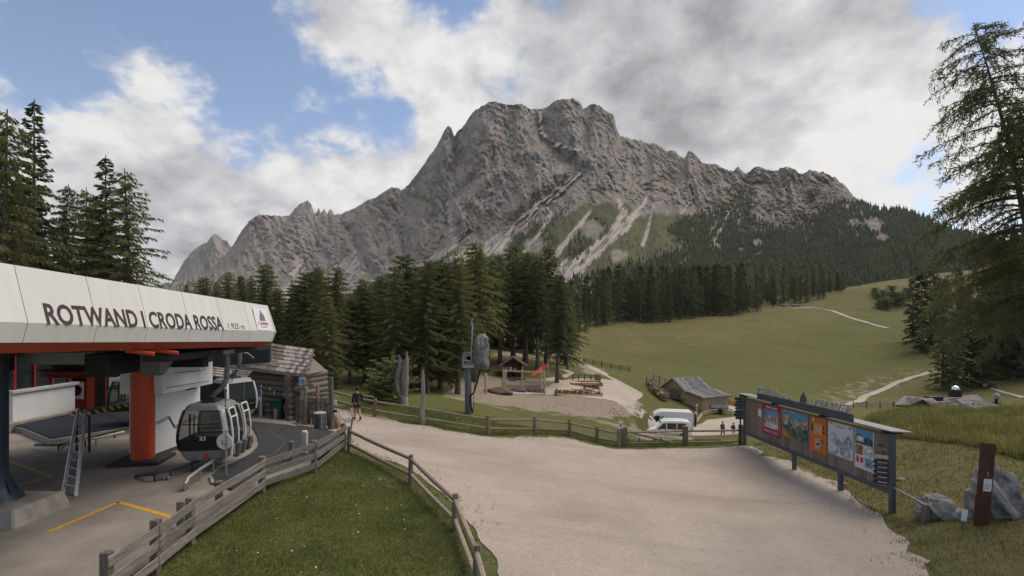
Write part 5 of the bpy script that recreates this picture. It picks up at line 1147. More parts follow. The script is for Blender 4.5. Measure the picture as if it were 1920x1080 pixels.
b = on(487, 780); s = thing('barrel', 'rust brown barrel behind the blue grey post at the log wall', 'barrel', tuple(b+Vector((0, .3, 0)))); b = b+Vector((0, .3, 0)); m = MB(); m.lathe([(.26, 0), (.29, .3), (.30, .5), (.28, .8), (.24, .92)], 16, tuple(b)); obj('body', m, M('rust_brown', (.12, .055, .035), var=.3), s, smooth=True)
m = MB(); [m.lathe([(.30, 0), (.305, .03)], 16, (b.x, b.y, b.z+h)) for h in (.2, .68)]; obj('hoop', m, DARK, s, kind='stuff')
b = on(600, 806); s = thing('litter_bin', 'round dark metal litter bin with a grey lid in front of the picket fence', 'bin', tuple(b)); hb = 34/F*b.y
m = MB(); m.lathe([(.26, -.05), (.27, .04), (.27, hb-.08)], 20, tuple(b)); bd = obj('body', m, M('bin_steel', (.10, .105, .11), rough=.4, metal=.4), s, smooth=True); m = MB(); m.lathe([(.285, hb-.08), (.29, hb-.03), (.18, hb)], 20, tuple(b)); obj('lid', m, LTGREY, s, smooth=True); m = MB(); m.box((b.x+.16, b.y-.22, b.z+.45), (.05, .02, .7)); obj('pale_strip', m, LTGREY, bd)  # narrow pale strip, nearly full height, on one side of the body

# picket fence and tall post
b0, b1 = on(556, 793), on(617, 800)
pk = thing('picket_fence', 'rough wooden picket fence between the log hut and the tall post', 'fence', tuple(b0))
rs = np.random.RandomState(2)
for i in range(19):
    p = b0.lerp(b1, i/18); h = 1.45*(.85+.2*rs.rand()); m = MB(); m.box((p.x+rs.randn()*.02, p.y, p.z+h/2-.05), (.075, .03, h), Matrix.Rotation(rs.randn()*.04, 3, 'Y')); obj('picket', m, GREYWOODZ, pk)
for h in (.4, 1.15): m = MB(); m.beam(b0+Vector((0, .05, h)), b1+Vector((0, .05, h)), .06, .09); obj('rail', m, GREYWOODX, pk)
for px, hh in ((571, 1.9), (594, 2.05)): p = on(px, 797); m = MB(); m.tube([p+Vector((0, .08, -.1)), p+Vector((0, .08, hh))], .085, 8); obj('fence_post', m, GREYWOODZ if px < 580 else BROWNWOODZ, pk, smooth=True)
FLR = M('red_flowers', (.42, .035, .02), col2=(.5, .16, .03), var=.2); LEAF = M('flower_leaves', (.05, .085, .02), col2=(.11, .13, .03), scale=6, trans=.3)
def flower_box(px, py, d, lab, red=True):
    p = P(px, py, d); fb = thing('flower_box', lab, 'flower box', tuple(p), 0, 'flower boxes by the hut'); m = MB(); m.box(p, (.62, .24, .18)); obj('box', m, BROWNRAIL, fb, bevel=.01)
    rs = np.random.RandomState(px); m = MB(); m2 = MB()
    for k in range(46):
        c = p+Vector((rs.uniform(-.33, .33), rs.uniform(-.14, .14), rs.uniform(.08, .32))); q = [c+Vector(tuple(rs.randn(3)*.05)) for _ in range(3)]; (m2 if red and k % 3 == 0 else m).face(q)
    obj('leaves', m, LEAF, fb, kind='stuff', recalc=False)
    if m2.f: obj('blossoms', m2, FLR, fb, kind='stuff', recalc=False)
flower_box(586, 748, 25.9, 'flower box with yellow green plants on the picket fence', False); flower_box(607, 748, 25.8, 'flower box with green plants next to the tall wooden post', False); flower_box(565, 728, 25.4, 'orange red flowers in a box at the hut corner'); flower_box(579, 722, 25.9, 'orange red flowers in a box further right of the hut corner')
b = on(621, 805); tp2 = thing('wooden_post', 'tall grey wooden post with a small white sign right of the picket fence', 'post', tuple(b)); hp = 98/F*b.y
m = MB(); m.tube([b-Vector((0, 0, .1)), b+Vector((.02, 0, hp*.5)), b+Vector((-.02, 0, hp))], [.14, .125, .115], 10); obj('post', m, GREYWOODZ, tp2, smooth=True)
p = b+Vector((.21, -.05, 50/F*b.y)); m = MB(); m.box(p, (.15, .03, .24)); obj('white_sign', m, WHITE, tp2); m = MB(); m.box(b+Vector((.18, 0, 34/F*b.y)), (.16, .12, .12)); obj('rope_winch', m, DARK, tp2)
def rock(name, label, c, sz, seed, mat=ROCKS, cat='rock', n=26, rough=.34, group=None, flat=True):
    rs = np.random.RandomState(seed); u_, v_ = np.meshgrid(np.linspace(0, 2*math.pi, n, endpoint=False), np.linspace(.02, math.pi-.02, n//2)); x, y, z = np.sin(v_)*np.cos(u_), np.sin(v_)*np.sin(u_), np.cos(v_)
    off = seed*7.7; r = 1+rough*((ridged(x*1.3+z+off, y*1.3-z*.7+off, 4, seed)-.55)*1.7)+.25*(fbm(x*.9+off, y*.9+z+off, 2, seed+1)-.5)
    P_ = np.stack([c[0]+x*r*sz[0], c[1]+y*r*sz[1], c[2]+sz[2]*.55+z*r*sz[2]], -1); m_ = n//2; idx = np.arange(m_*n).reshape(m_, n); f = np.stack([idx[:-1], np.roll(idx, -1, 1)[:-1], np.roll(idx, -1, 1)[1:], idx[1:]], -1).reshape(-1, 4)
    o = np_obj(name, P_.reshape(-1, 3), f, mat); return props(o, label, cat, group)
b = on(628, 803); rock('stone', 'reddish boulder at the foot of the tall wooden post', b, (.26, .24, .42), 4, M('reddish_stone', (.19, .12, .09), col2=(.28, .20, .15), rough=.95, scale=5, bump=.5))
b = on(658, 812); ms = thing('sign_post', 'thin leaning wooden stake with two small white signs at the end of the rope', 'sign', tuple(b)); h = 40/F*b.y
m = MB(); m.tube([b-Vector((.05, 0, .1)), b+Vector((.09, 0, h*.75))], [.05, .04], 7); obj('stake', m, GREYWOODZ, ms, smooth=True); m = MB(); m.box(b+Vector((.06, -.05, h*.98)), (.13, .02, .42)); obj('white_sign', m, WHITE, ms); m = MB(); m.box(b+Vector((-.05, -.05, h*.62)), (.09, .02, .26)); obj('small_sign', m, WHITE, ms)
a = on(621, 805)+Vector((.2, 0, 1.05)); e = b+Vector((0, 0, .55)); m = MB(); m.tube([a.lerp(e, t)+Vector((0, 0, -.25*math.sin(math.pi*t))) for t in np.linspace(0, 1, 9)], .012, 5); props(obj('rope', m, DARK), 'thin dark rope hanging between the tall post and the stake', 'rope')

# ---------------------------------------------------------------- fences
def fence(label, pts, hts, rails, post_r=.075, plank=False, postm=GREYWOODZ, railm=GREYWOOD, group=None, side=-1, ext=.08, rr=.05, name='wooden_fence', rw=.19, extra=None, square=True):
    """pts: ground points of the posts"""
    f = thing(name, label, 'fence', tuple(pts[0]), 0, group)
    for i, p in enumerate(pts):
        h = hts if isinstance(hts, (int, float)) else hts[i]; m = MB()
        if plank or square: m.box((p.x, p.y, p.z+h/2-.1), (post_r*2, post_r*1.7, h+.2+ext), .3*math.sin(i*5.1)*.3)
        else: m.tube([p-Vector((0, 0, .2)), p+Vector((.012*math.sin(i*3), 0, h*.6)), p+Vector((.02*math.sin(i*7), 0, h+ext))], [post_r*1.05, post_r, post_r*.92], 9)
        obj('post', m, postm, f, bevel=.012 if (plank or square) else 0, smooth=not (plank or square))
    for i in range(len(pts)-1):
        a, b = pts[i], pts[i+1]; d = (b-a).normalized(); n = Vector((-d.y, d.x, 0)).normalized()*side
        for k, r_ in enumerate(rails):
            m = MB(); j = .025*math.sin(i*9.1+k*4.3)
            if plank: m.beam(a+n*(post_r+.02)+Vector((0, 0, r_+j))-d*.1, b+n*(post_r+.02)+Vector((0, 0, r_-j))+d*.1, .035, rw)
            else: m.tube([a+Vector((0, 0, r_+j))-d*.05, (a+b)/2+Vector((0, 0, r_-.02)), b+Vector((0, 0, r_-j))+d*.05], [rr, rr*1.08, rr*.95], 7)
            obj('plank' if plank else 'rail', m, railm, f, bevel=.008 if plank else 0, smooth=not plank)
    return f
pl = [at(200, 8.9), at(292, 10.1), at(357, 11.6), at(491, 15.0), at(589, 16.9), at(643, 20.0)]
fence('grey weathered plank fence with three boards between station floor and lawn', pl, 1.06, (.28, .60, .93), .085, True, rw=.20)
for (px, d, lab) in [(349, 11.9, 'short dark stub post behind the near end of the plank fence'), (419, 13.3, 'brown stub post behind the middle of the plank fence'), (553, 17.4, 'short dark stub post behind the plank fence near the bollard'), (580, 18.6, 'short dark stub post at the edge of the black mat')]:
    p = at(px, d); m = MB(); m.box((p.x-.15, p.y+.05, p.z+.4), (.16, .16, .95), .2); props(obj('stub_post', m, GREYWOODZ, bevel=.015), lab, 'post')
lowp = [at(655, 20.0), at(770, 17.3), at(853, 13.5), at(893, 10.6), at(915, 9.2)]
fence('low brown rail fence along the lawn beside the gravel yard', lowp, .92, (.30, .84), .085, False, GREYWOODZ, BROWNRAIL, rr=.062, square=False)
far_f = [on(*p) for p in [(566, 752), (594, 752), (665, 772), (703, 781), (791, 794), (915, 815), (1003, 814), (1068, 818), (1120, 831), (1160, 839)]]
fence('long brown log fence with two rails along the far edge of the gravel yard', far_f, [1.1, 1.3, 1.05, .95, 1.1, 1.02, 1.0, 1.02, .98, 1.05], (.34, .86), .11, False, BROWNWOODZ, BROWNRAIL, rr=.065, square=False)
gate = [on(*p) for p in [(1171, 838), (1285, 836), (1390, 833)]]
gt = fence('brown wooden gate fence with two long rails in front of the parked vans', gate, 1.22, (.22, .92), .15, False, BROWNWOODZ, BROWNRAIL, rr=.06, name='gate_fence')
m = MB(); m.beam(gate[0]+Vector((.4, -.05, .90)), gate[0].lerp(gate[1], .72)+Vector((0, -.05, .25)), .05, .09); obj('brace', m, GREYWOODX, gt)
for q, lb_ in ((.12, 'leftmost stub post behind the gate fence'), (.30, 'stub post second from the left behind the gate fence'), (.55, 'stub post third from the left behind the gate fence'), (.66, 'stub post nearest the middle gate post')): p = gate[0].lerp(gate[1], q); m = MB(); m.box((p.x, p.y+.9, p.z+.1), (.1, .1, .5)); props(obj('stub_post', m, GREYWOODZ, bevel=.01), lb_, 'post', 'small stub posts behind the gate fence')
b = on(1168, 838)-Vector((.2, .25, 0)); s = thing('sign_post', 'grey post with a small white square sign at the left gate post', 'sign', tuple(b)); m = MB(); m.box((b.x, b.y, b.z+.55), (.24, .18, 1.3)); obj('post', m, GREYWOODZ, s, bevel=.02); m = MB(); m.box((b.x, b.y-.05, b.z+1.42), (.28, .03, .46)); w_ = obj('white_sign', m, WHITE, s); m = MB(); m.box((b.x, b.y-.07, b.z+1.42), (.1, .004, .18)); obj('pictogram', m, GREYPR, w_)
fence('dark rail fence beside the path behind the playground', [on(*p, dmin=50) for p in [(1076, 676), (1095, 680), (1112, 684), (1128, 688), (1146, 692), (1163, 695), (1180, 698)]], 1.0, (.35, .6, .9), .07, False, DARK if 0 else wood('dark_post', (.05, .042, .035), (.09, .075, .062)), wood('dark_rail', (.05, .042, .035), (.09, .075, .062), 'x'), rr=.045)
p = on(1090, 682, dmin=50); m = MB(); m.box(p+Vector((0, -.2, .75)), (.5, .04, .5)); props(obj('notice_plate', m, WHITE), 'small white plate on the dark rail fence by the path', 'sign')
fence('rail fence in front of the mountain hut roofs', [on(px, 768+3*math.sin(px), dmin=52) for px in np.arange(1600, 1905, 25.0)], 1.15, (.35, .68, 1.0), .07, False, GREYWOODZ, GREYWOODX, rr=.05)
fence('small rail fence around the wood pile left of the barn', [on(*p, dmin=60) for p in [(1212, 723), (1225, 719), (1237, 722), (1247, 728), (1258, 733)]], 1.5, (.5, .9, 1.35), .06, False, GREYWOODZ, GREYWOODX, rr=.045)
fence('pale low rail fence around the little green by the trailer', [on(*p, dmin=46) for p in [(1306, 797), (1316, 783), (1330, 777), (1350, 776), (1370, 778), (1384, 780), (1400, 784)]], .7, (.3, .6), .05, False, FRESHWOOD, FRESHX, rr=.05)
fence('pale rail fence along the forest edge at the upper left of the meadow', [on(*p, dmin=100) for p in [(1084, 618), (1100, 611), (1120, 606), (1140, 601), (1160, 595), (1178, 588)]], 1.4, (.5, 1.1), .09, False, GREYWOODZ, M('pale_rail', (.42, .40, .36)), rr=.09)
# ---------------------------------------------------------------- the information board
nb = thing('notice_board', 'long wooden information board with five posters under a narrow metal roof', 'notice board', (13.8, 29.3, -2.4))
def BP(s, h, off=0): return Vector((13.8-off, 29.3-s, -1.62+.035*s+h))
rs = np.random.RandomState(4); s = .06; k = 0
BOARDW = wood('brown_board', (.135, .102, .082), (.250, .200, .165), True, .22)
while s < 11.2:
    w = min(.27*(.85+.3*rs.rand()), 11.24-s); m = MB(); t = .022+.012*rs.rand()
    m.add([BP(s+.005, .04, t), BP(s+w-.005, .04, t), BP(s+w-.005, 1.98, t), BP(s+.005, 1.98, t), BP(s+.005, .04, -.01), BP(s+w-.005, .04, -.01), BP(s+w-.005, 1.98, -.01), BP(s+.005, 1.98, -.01)], [(0, 1, 2, 3), (7, 6, 5, 4), (0, 4, 5, 1), (1, 5, 6, 2), (2, 6, 7, 3), (3, 7, 4, 0)])
    obj('plank', m, BOARDW, nb); s += w
PSTEEL = M('board_steel', (.085, .10, .115), rough=.5, metal=.3, var=.15)
for s_, h0, h1, w in ((-.06, -.95, 2.12, .14), (3.0+2.1, -1.0, .02, .16), (8.5, -1.0, .02, .16), (11.32, -1.1, 2.12, .16)):
    m = MB(); m.beam(BP(s_, h0, .02), BP(s_, h1, .02), w, w*1.1, (0, 1, 0)); obj('post', m, PSTEEL, nb, bevel=.01)
m = MB(); m.beam(BP(-.1, -.04, .03), BP(11.4, -.04, .03), .12, .14); obj('bottom_rail', m, PSTEEL, nb, bevel=.01)
m = MB(); m.beam(BP(0, 2.02, .03), BP(11.3, 2.02, .03), .10, .07); obj('top_rail', m, GREYWOOD, nb)
for s_ in (0.05, 3.6, 7.6, 11.25): m = MB(); m.beam(BP(s_, 2.15, .35), BP(s_, 2.13, -.40), .10, .10); obj('roof_bracket', m, DARK, nb)
m = MB(); q = [BP(-.35, 2.24, .38), BP(11.75, 2.24, .38), BP(11.75, 2.20, -.42), BP(-.35, 2.20, -.42)]; m.prism(q, (0, 0, .035)); obj('metal_roof', m, M('roof_sheet', (.24, .245, .26), rough=.45, metal=.4, var=.12), nb)
m = MB(); m.beam(BP(2.35, 2.42, .46), BP(9.9, 2.42, .46), .07, .34); bm_ = obj('dark_beam', m, M('slate_beam', (.055, .062, .085), rough=.55), nb, bevel=.01)
LET = M('letter_metal', (.27, .28, .29), rough=.5, metal=.3)
rb, ub = Vector((0, -1, .035)), Vector((0, 0, 1))
lettering('ROTWAND', BP(2.42, 2.60, .46), rb, ub, 1.95, .34, LET, bm_, .015, .03); lettering('1.925 m', BP(4.5, 2.60, .46), rb, ub, 1.1, .19, LET, bm_, .01, .03)
lettering('CRODA', BP(7.25, 2.60, .46), rb, ub, 1.2, .32, LET, bm_, .015, .03); lettering('ROSSA', BP(8.6, 2.60, .46), rb, ub, 1.2, .32, LET, bm_, .015, .03)
m = MB(); m.prism([BP(6.25, 2.6, .44), BP(6.75, 2.6, .44), BP(6.72, 2.85, .44), BP(6.55, 3.08, .44), BP(6.42, 2.96, .44), BP(6.3, 2.82, .44)], (.05, 0, 0)); obj('peak_emblem', m, M('emblem_brown', (.085, .072, .068)), bm_)
def poster(s0, s1, h0, h1, base, name='poster'):
    m = MB(); m.add([BP(s0, h0, .05), BP(s1, h0, .05), BP(s1, h1, .05), BP(s0, h1, .05), BP(s0, h0, .02), BP(s1, h0, .02), BP(s1, h1, .02), BP(s0, h1, .02)], [(0, 1, 2, 3), (7, 6, 5, 4), (0, 4, 5, 1), (1, 5, 6, 2), (2, 6, 7, 3), (3, 7, 4, 0)])
    o = obj(name, m, base, nb); w, h = s1-s0, h1-h0
    def pt(x, y, lay=1): return BP(s0+x*w, h0+y*h, .05+.004*lay)
    def area(pts, mat, lay=1, nm='print'): mm = MB(); mm.face([pt(x, y, lay) for x, y in pts]); return obj(nm, mm, mat, o, recalc=False)
    def strips(lst, mat, lay=2):
        mm = MB(); [mm.face([pt(x0, y0, lay), pt(x1, y0, lay), pt(x1, y1, lay), pt(x0, y1, lay)]) for x0, y0, x1, y1 in lst]; return obj('print', mm, mat, o, recalc=False, kind='stuff')
    return pt, area, strips, o
def crag(n, y0, y1, seed):
    xs_ = np.linspace(0, 1, n*5); f_ = ridged(xs_*n*.35+seed, xs_*0+seed, 4, seed, .6); f_ = (f_-f_.min())/(f_.max()-f_.min()); return [(x, y0+(y1-y0)*q) for x, q in zip(xs_, f_)]
SKYB, LAND, GREENP, SNOWP, BRNP, REDD, ORNG = (M('print_sky', (.10, .26, .42), var=.15, scale=1), M('print_rock', (.16, .13, .11), col2=(.46, .38, .32), scale=5, det=10, mixpos=(.42, .58)), M('print_green', (.02, .07, .07), col2=(.13, .17, .09), scale=4, det=10, mixpos=(.42, .6)), M('print_snow', (.22, .27, .30), col2=(.58, .60, .62), scale=5, det=9, mixpos=(.42, .58)),
                                              M('print_ochre', (.16, .09, .04), col2=(.36, .20, .08), scale=5, det=9, mixpos=(.42, .58)), M('print_red', (.34, .025, .035), var=.08), M('print_orange', (.50, .13, .03), var=.08))
# red frame poster
pt, area, strips, o = poster(2.05, 3.95, .42, 2.05-.02, REDD); area([(.14, .22), (.86, .22), (.86, .82), (.14, .82)], SKYB); area([(.14, .22), (.86, .22), (.86, .58)]+[(.14+.72*x, y) for x, y in crag(9, .5, .72, 3)[::-1]], LAND, 2); area([(.14, .22), (.86, .22), (.86, .36), (.5, .44), (.14, .34)], SNOWP, 3)
strips([(.08, .12, .92, .135), (.08, .07, .85, .085)]+[(.05, .2+.09*i, .085, .24+.09*i) for i in range(7)]+[(.915, .2+.09*i, .95, .24+.09*i) for i in range(7)], SNOWP); strips([(.2, .87, .8, .92)], SNOWP)
# panorama map
pt, area, strips, o = poster(4.1, 6.25, .62, 2.0, SKYB); area([(0, .30), (1, .25), (1, .72)]+[(x, y) for x, y in crag(13, .58, .88, 5)[::-1]], LAND, 2); area([(0, .0), (1, .0), (1, .5), (.8, .42), (.65, .55), (.5, .40), (.3, .58), (.15, .40), (0, .45)], GREENP, 3); area([(0, 0), (.6, 0), (.3, .22), (0, .34)], BRNP, 4); strips([(.1, .93, .6, .955)], SNOWP, 4)
# orange
pt, area, strips, o = poster(6.4, 7.6, .42, 2.12-.08, ORNG); area([(.25, .50), (.75, .50), (.75, .80), (.25, .80)], M('print_tan', (.42, .30, .14), var=.2, scale=4)); area([(.35, .1), (.7, .1), (.7, .38), (.35, .38)], M('print_tan', (0, 0, 0))); strips([(.1, .56, .2, .64), (.12, .66, .22, .76), (.8, .55, .92, .62), (.8, .66, .9, .76), (.42, .2, .6, .26), (.6, .28, .8, .36), (.55, .14, .75, .19)], M('print_black', (.03, .03, .03))); strips([(.2, .84, .28, .96), (.5, .16, .7, .2), (.6, .3, .75, .33)], SNOWP, 3)
# white winter map
pt, area, strips, o = poster(7.72, 9.3, .58, 2.05-.05, M('print_white', (.50, .52, .53), var=.03)); area([(.03, .02), (.97, .02), (.97, .62)]+[(.03+.94*x, y) for x, y in crag(15, .60, .74, 8)[::-1]], M('print_winter', (.16, .20, .24), col2=(.50, .53, .56), scale=4.5, det=10, mixpos=(.4, .55)), 2); strips([(.35, .86, .65, .885), (.08, .93, .2, .96), (.86, .88, .92, .95)], GREYPR, 3)
mm = MB(); r_ = np.random.RandomState(6)
for _ in range(16):
    x, y = r_.uniform(.1, .9), r_.uniform(.1, .5); a = r_.uniform(-.1, .1); mm.face([pt(x, y, 3), pt(x+.012, y, 3), pt(x+a+.012, y+.12, 3), pt(x+a, y+.12, 3)])
obj('print', mm, BLUEPR, o, recalc=False, kind='stuff')
# photo poster
pt, area, strips, o = poster(9.4, 10.45, .42, 2.14-.10, M('print_white', (0, 0, 0))); area([(.04, .60), (.96, .60), (.96, .97), (.04, .97)], SKYB); area([(.04, .60), (.96, .60), (.96, .74), (.7, .80), (.5, .76), (.3, .84), (.04, .80)], GREENP, 2); area([(.1, .66), (.5, .66), (.5, .76), (.3, .80), (.1, .76)], SNOWP, 3); area([(.04, .34), (.45, .34), (.45, .57), (.04, .57)], BRNP); area([(.5, .34), (.96, .34), (.96, .57), (.5, .57)], SNOWP); area([(.55, .08), (.95, .08), (.95, .3), (.55, .3)], SKYB); strips([(.1, .14, .22, .30), (.3, .16, .46, .28)], REDPR); strips([(.25, .40, .36, .54), (.60, .12, .8, .2)], BRNP, 3)
m = MB(); m.add([BP(1.6, 1.2, .05), BP(1.95, 1.2, .05), BP(1.95, 1.62, .05), BP(1.6, 1.62, .05)], [(0, 1, 2, 3)]); obj('paper_notice', m, WHITE, nb, recalc=False)
m = MB(); m.prism([BP(10.78+.16*math.cos(a)*(1 if 1 else 0), 1.30+.33*math.copysign(abs(math.sin(a))**.6, math.sin(a)), .055) for a in np.linspace(0, 2*math.pi, 20, endpoint=False)], (.025, 0, 0)); bs = obj('blue_round_sign', m, M('sign_blue', (.035, .065, .13), var=.1), nb); m = MB(); m.prism([BP(10.78+.11*math.cos(a), 1.36+.15*math.sin(a), .062) for a in np.linspace(0, 2*math.pi, 16, endpoint=False)], (.004, 0, 0)); obj('print', m, M('sign_pale_blue', (.10, .15, .25)), bs)
for i, (h, w, mt_) in enumerate([(1.22, .42, FRESHX), (1.02, .46, DARK), (.84, .40, DARK), (.66, .46, DARK), (.48, .42, DARK), (.30, .38, DARK), (1.5, .3, GREYWOODZ)]):
    p = BP(11.12, h, .07); m = MB(); m.prism([p+Vector((-.35, .09, -.07)), p+Vector((.02, -.16, -.07)), p+Vector((.02, -.16, .07)), p+Vector((-.35, .09, .07)), p+Vector((-.42, .13, 0))], (.02, .03, 0)); a = obj('arrow_board', m, mt_, nb)
    if mt_ is DARK: m = MB(); m.prism([p+Vector((-.30, .045, -.02)), p+Vector((-.06, -.115, -.02)), p+Vector((-.06, -.115, .015)), p+Vector((-.30, .045, .015))], (-.004, -.006, 0)); obj('print', m, LTGREY, a)
ap = BP(-.45, 0, .05)
ar = thing('direction_signs', 'stack of dark arrow boards on a post at the far end of the information board', 'signpost', (ap.x-.15, ap.y, -2.45))
m = MB(); m.tube([(ap.x-.05, ap.y, -2.5), (ap.x-.05, ap.y, .55)], .05, 8); obj('post', m, DARK, ar)
for i in range(7): z = .28-.19*i; m = MB(); w = .30+.05*math.sin(i*4); m.prism([Vector((ap.x-.05-w, ap.y-.06, z-.088)), Vector((ap.x+.15, ap.y-.06, z-.088)), Vector((ap.x+.15, ap.y-.06, z+.088)), Vector((ap.x-.05-w, ap.y-.06, z+.088)), Vector((ap.x-.15-w, ap.y-.06, z))], (0, .03, 0)); obj('arrow_board', m, M('arrow_slate', (.05, .055, .065), var=.2, orand=.3), ar)

# foreground right: rust post, boulders, rail
b = on(1840, 984); cp = thing('corten_post', 'tall rust brown steel post with a white notice beside the big rock', 'post', tuple(b)); hq = 154/F*b.y; RUST = M('rust_steel', (.048, .018, .012), col2=(.085, .034, .023), rough=.8, scale=2.5, bump=.15)
lean = Matrix.Rotation(R(4.5), 3, 'Y'); lv = lambda x, y, z: b+lean @ Vector((x, y, z))
m = MB(); m.add([lv(x, y, z) for z in (-.3, hq*.33) for x, y in ((-.20, -.06), (.20, -.06), (.20, .06), (-.20, .06))], [(3, 2, 1, 0), (4, 5, 6, 7)]+[(i, (i+1) % 4, (i+1) % 4+4, i+4) for i in range(4)]); obj('lower_post', m, RUST, cp, bevel=.008)
m = MB(); m.add([lv(x, y, z) for z in (hq*.335, hq) for x, y in ((-.19, -.075), (.19, -.075), (.19, .045), (-.19, .045))], [(3, 2, 1, 0), (4, 5, 6, 7)]+[(i, (i+1) % 4, (i+1) % 4+4, i+4) for i in range(4)]); obj('upper_post', m, RUST, cp, bevel=.008)
m = MB(); m.face([lv(-.11, -.082, hq*.42), lv(.14, -.082, hq*.42), lv(.14, -.082, hq*.57), lv(-.11, -.082, hq*.57)]); nt_ = obj('white_notice', m, M('paper', (.52, .53, .55), var=.03), cp, recalc=False); m = MB(); [m.face([lv(-.08, -.086, hq*q), lv(.08, -.086, hq*q), lv(.08, -.086, hq*q+.02), lv(-.08, -.086, hq*q+.02)]) for q in (.45, .475, .50)]; obj('print', m, GREYPR, nt_, recalc=False, kind='stuff')
m = MB(); m.face([lv(-.03, -.082, hq*.60), lv(.03, -.082, hq*.60), lv(.02, -.082, hq*.66), lv(-.02, -.082, hq*.66)]); obj('emblem', m, GREYPR, cp, recalc=False)
b = on(1882, 988); rock('boulder', 'tall grey boulder behind the rust brown post at the right edge', b+Vector((.70, 1.0, -.1)), (.60, .55, .92), 12, n=110, rough=.50)
b = on(1768, 972); rock('boulder', 'pale grey boulder lying at the end of the steel rail', b+Vector((0, .3, -.05)), (.50, .48, .40), 5, n=90, rough=.50)
b = on(1812, 972); rock('boulder', 'small stone half sunk in the grass between the boulder and the rust post', b+Vector((0, .2, -.1)), (.34, .3, .22), 9, n=28)
b = on(1806, 990); ss = thing('marker_sign', 'small leaning white marker board in front of the boulders', 'sign', tuple(b)); m = MB(); m.box(b+Vector((0, 0, .12)), (.05, .04, .3)); obj('stake', m, GREYWOODZ, ss); m = MB(); m.box(b+Vector((.01, -.03, .40)), (.16, .025, .34), Matrix.Rotation(R(8), 3, 'Y')); obj('board', m, WHITE, ss)
b = on(1736, 978); p0 = BP(11.4, .16, .02); e = b+Vector((0, 0, .55)); hr = thing('hand_rail', 'grey rail from the notice board to a short wooden post by the boulder', 'rail', tuple(b)); m = MB(); m.tube([p0, e], .035, 8); obj('rail', m, STEEL, hr, smooth=True); m = MB(); m.lathe([(.13, -.2), (.12, .58)], 9, tuple(b)); obj('post', m, GREYWOODZ, hr)

# ---------------------------------------------------------------- snow gun, dead trunk, snag
b = on(880, 776); sgun = thing('snow_gun', 'snow gun under a grey cover on a tall blue grey steel column', 'snow gun', tuple(b)); s1 = F/b.y
GUNB = M('gun_blue_grey', (.15, .165, .18), rough=.5, var=.15)
zz = lambda py: CZ+(HY-py)/s1; xx = lambda px: (px-CX)/s1
m = MB(); m.tube([(xx(881), b.y, b.z-.3), (xx(879), b.y, zz(690))], [.17, .15], 12); obj('column', m, GUNB, sgun, smooth=True); m = MB(); m.tube([(xx(874), b.y+.15, b.z-.3), (xx(873.5), b.y+.15, zz(690))], [.10, .10], 10); obj('column', m, GUNB, sgun, smooth=True)
m = MB(); m.box2((xx(868), b.y-.3, zz(689)), (xx(890), b.y+.3, zz(684))); m.box2((xx(868), b.y-.3, zz(684)), (xx(869.5), b.y-.25, zz(668))); m.box2((xx(868), b.y+.25, zz(684)), (xx(869.5), b.y+.3, zz(668))); m.box2((xx(868), b.y-.3, zz(676)), (xx(880), b.y-.27, zz(674))); obj('platform', m, STEEL, sgun, kind='stuff')
m = MB(); m.lathe([(.30, -.25), (.34, 0), (.30, .25)], 14, (xx(876), b.y, zz(669)), 'Y'); m.box((xx(881), b.y, zz(676)), (.4, .5, .6)); m.tube([(xx(871), b.y-.2, zz(664)), (xx(876), b.y-.3, zz(660)), (xx(883), b.y-.2, zz(664))], .05, 6); obj('valve_head', m, MIDGREY, sgun, kind='stuff')
m = MB(); m.tube([(xx(884), b.y-.3, zz(672)), (xx(885.5), b.y-.3, zz(640)), (xx(886.5), b.y-.3, zz(610)), (xx(885), b.y-.3, zz(606)), (xx(885.5), b.y-.3, zz(601)), (xx(888), b.y-.3, zz(598))], .05, 7); obj('mast', m, STEEL, sgun, smooth=True)
def cover():
    n, mN = 34, 26; cxm, czm = xx(902), zz(659); V = []
    for i in range(mN+1):
        t = i/mN; z = zz(692)+(zz(625.5)-zz(692))*t
        wl = np.interp(t, [0, .12, .35, .7, .88, 1], [.36, .46, .46, .50, .44, .12]); wd = np.interp(t, [0, .2, .7, .9, 1], [.4, .62, .7, .5, .12]); sh = np.interp(t, [0, .3, .75, 1], [.10, -.02, .02, .10])
        for j in range(n):
            a = 2*math.pi*j/n; f = 1+.42*(ridged(np.array([a*3.1+t*2.2]), np.array([t*1.1]), 3, 9)[0]-.6)+.04*math.sin(a*5+t*4); V.append((cxm+sh+wl*f*math.cos(a), b.y+wd*f*math.sin(a), z))
    m = MB(); m.add(V, [tuple(range(n))[::-1], tuple(range(mN*n, mN*n+n))]+[(i*n+j, i*n+(j+1) % n, (i+1)*n+(j+1) % n, (i+1)*n+j) for i in range(mN) for j in range(n)]); return m
obj('cover', cover(), M('grey_tarpaulin', (.075, .073, .072), col2=(.24, .235, .225), rough=.6, scale=1.6, bump=.4, bscale=3), sgun, smooth=True)
m = MB(); m.tube([(xx(900), b.y, zz(692)), (xx(896), b.y-.1, zz(712)), (xx(889), b.y-.2, zz(735)), (xx(882.5), b.y-.22, zz(742)), (xx(883), b.y-.22, zz(758)), (xx(887), b.y-.22, zz(773))], .06, 7); obj('hose', m, RUBBER, sgun, smooth=True)
m = MB(); m.tube([(xx(893), b.y, zz(690)), (xx(889), b.y, zz(730)), (xx(888), b.y, zz(770))], .02, 5); obj('cable', m, RUBBER, sgun)
b = on(757, 759); dt = thing('dead_trunk', 'split grey dead tree trunk with two prongs standing behind the log fence', 'dead tree', tuple(b)); s1 = F/b.y; m = MB()
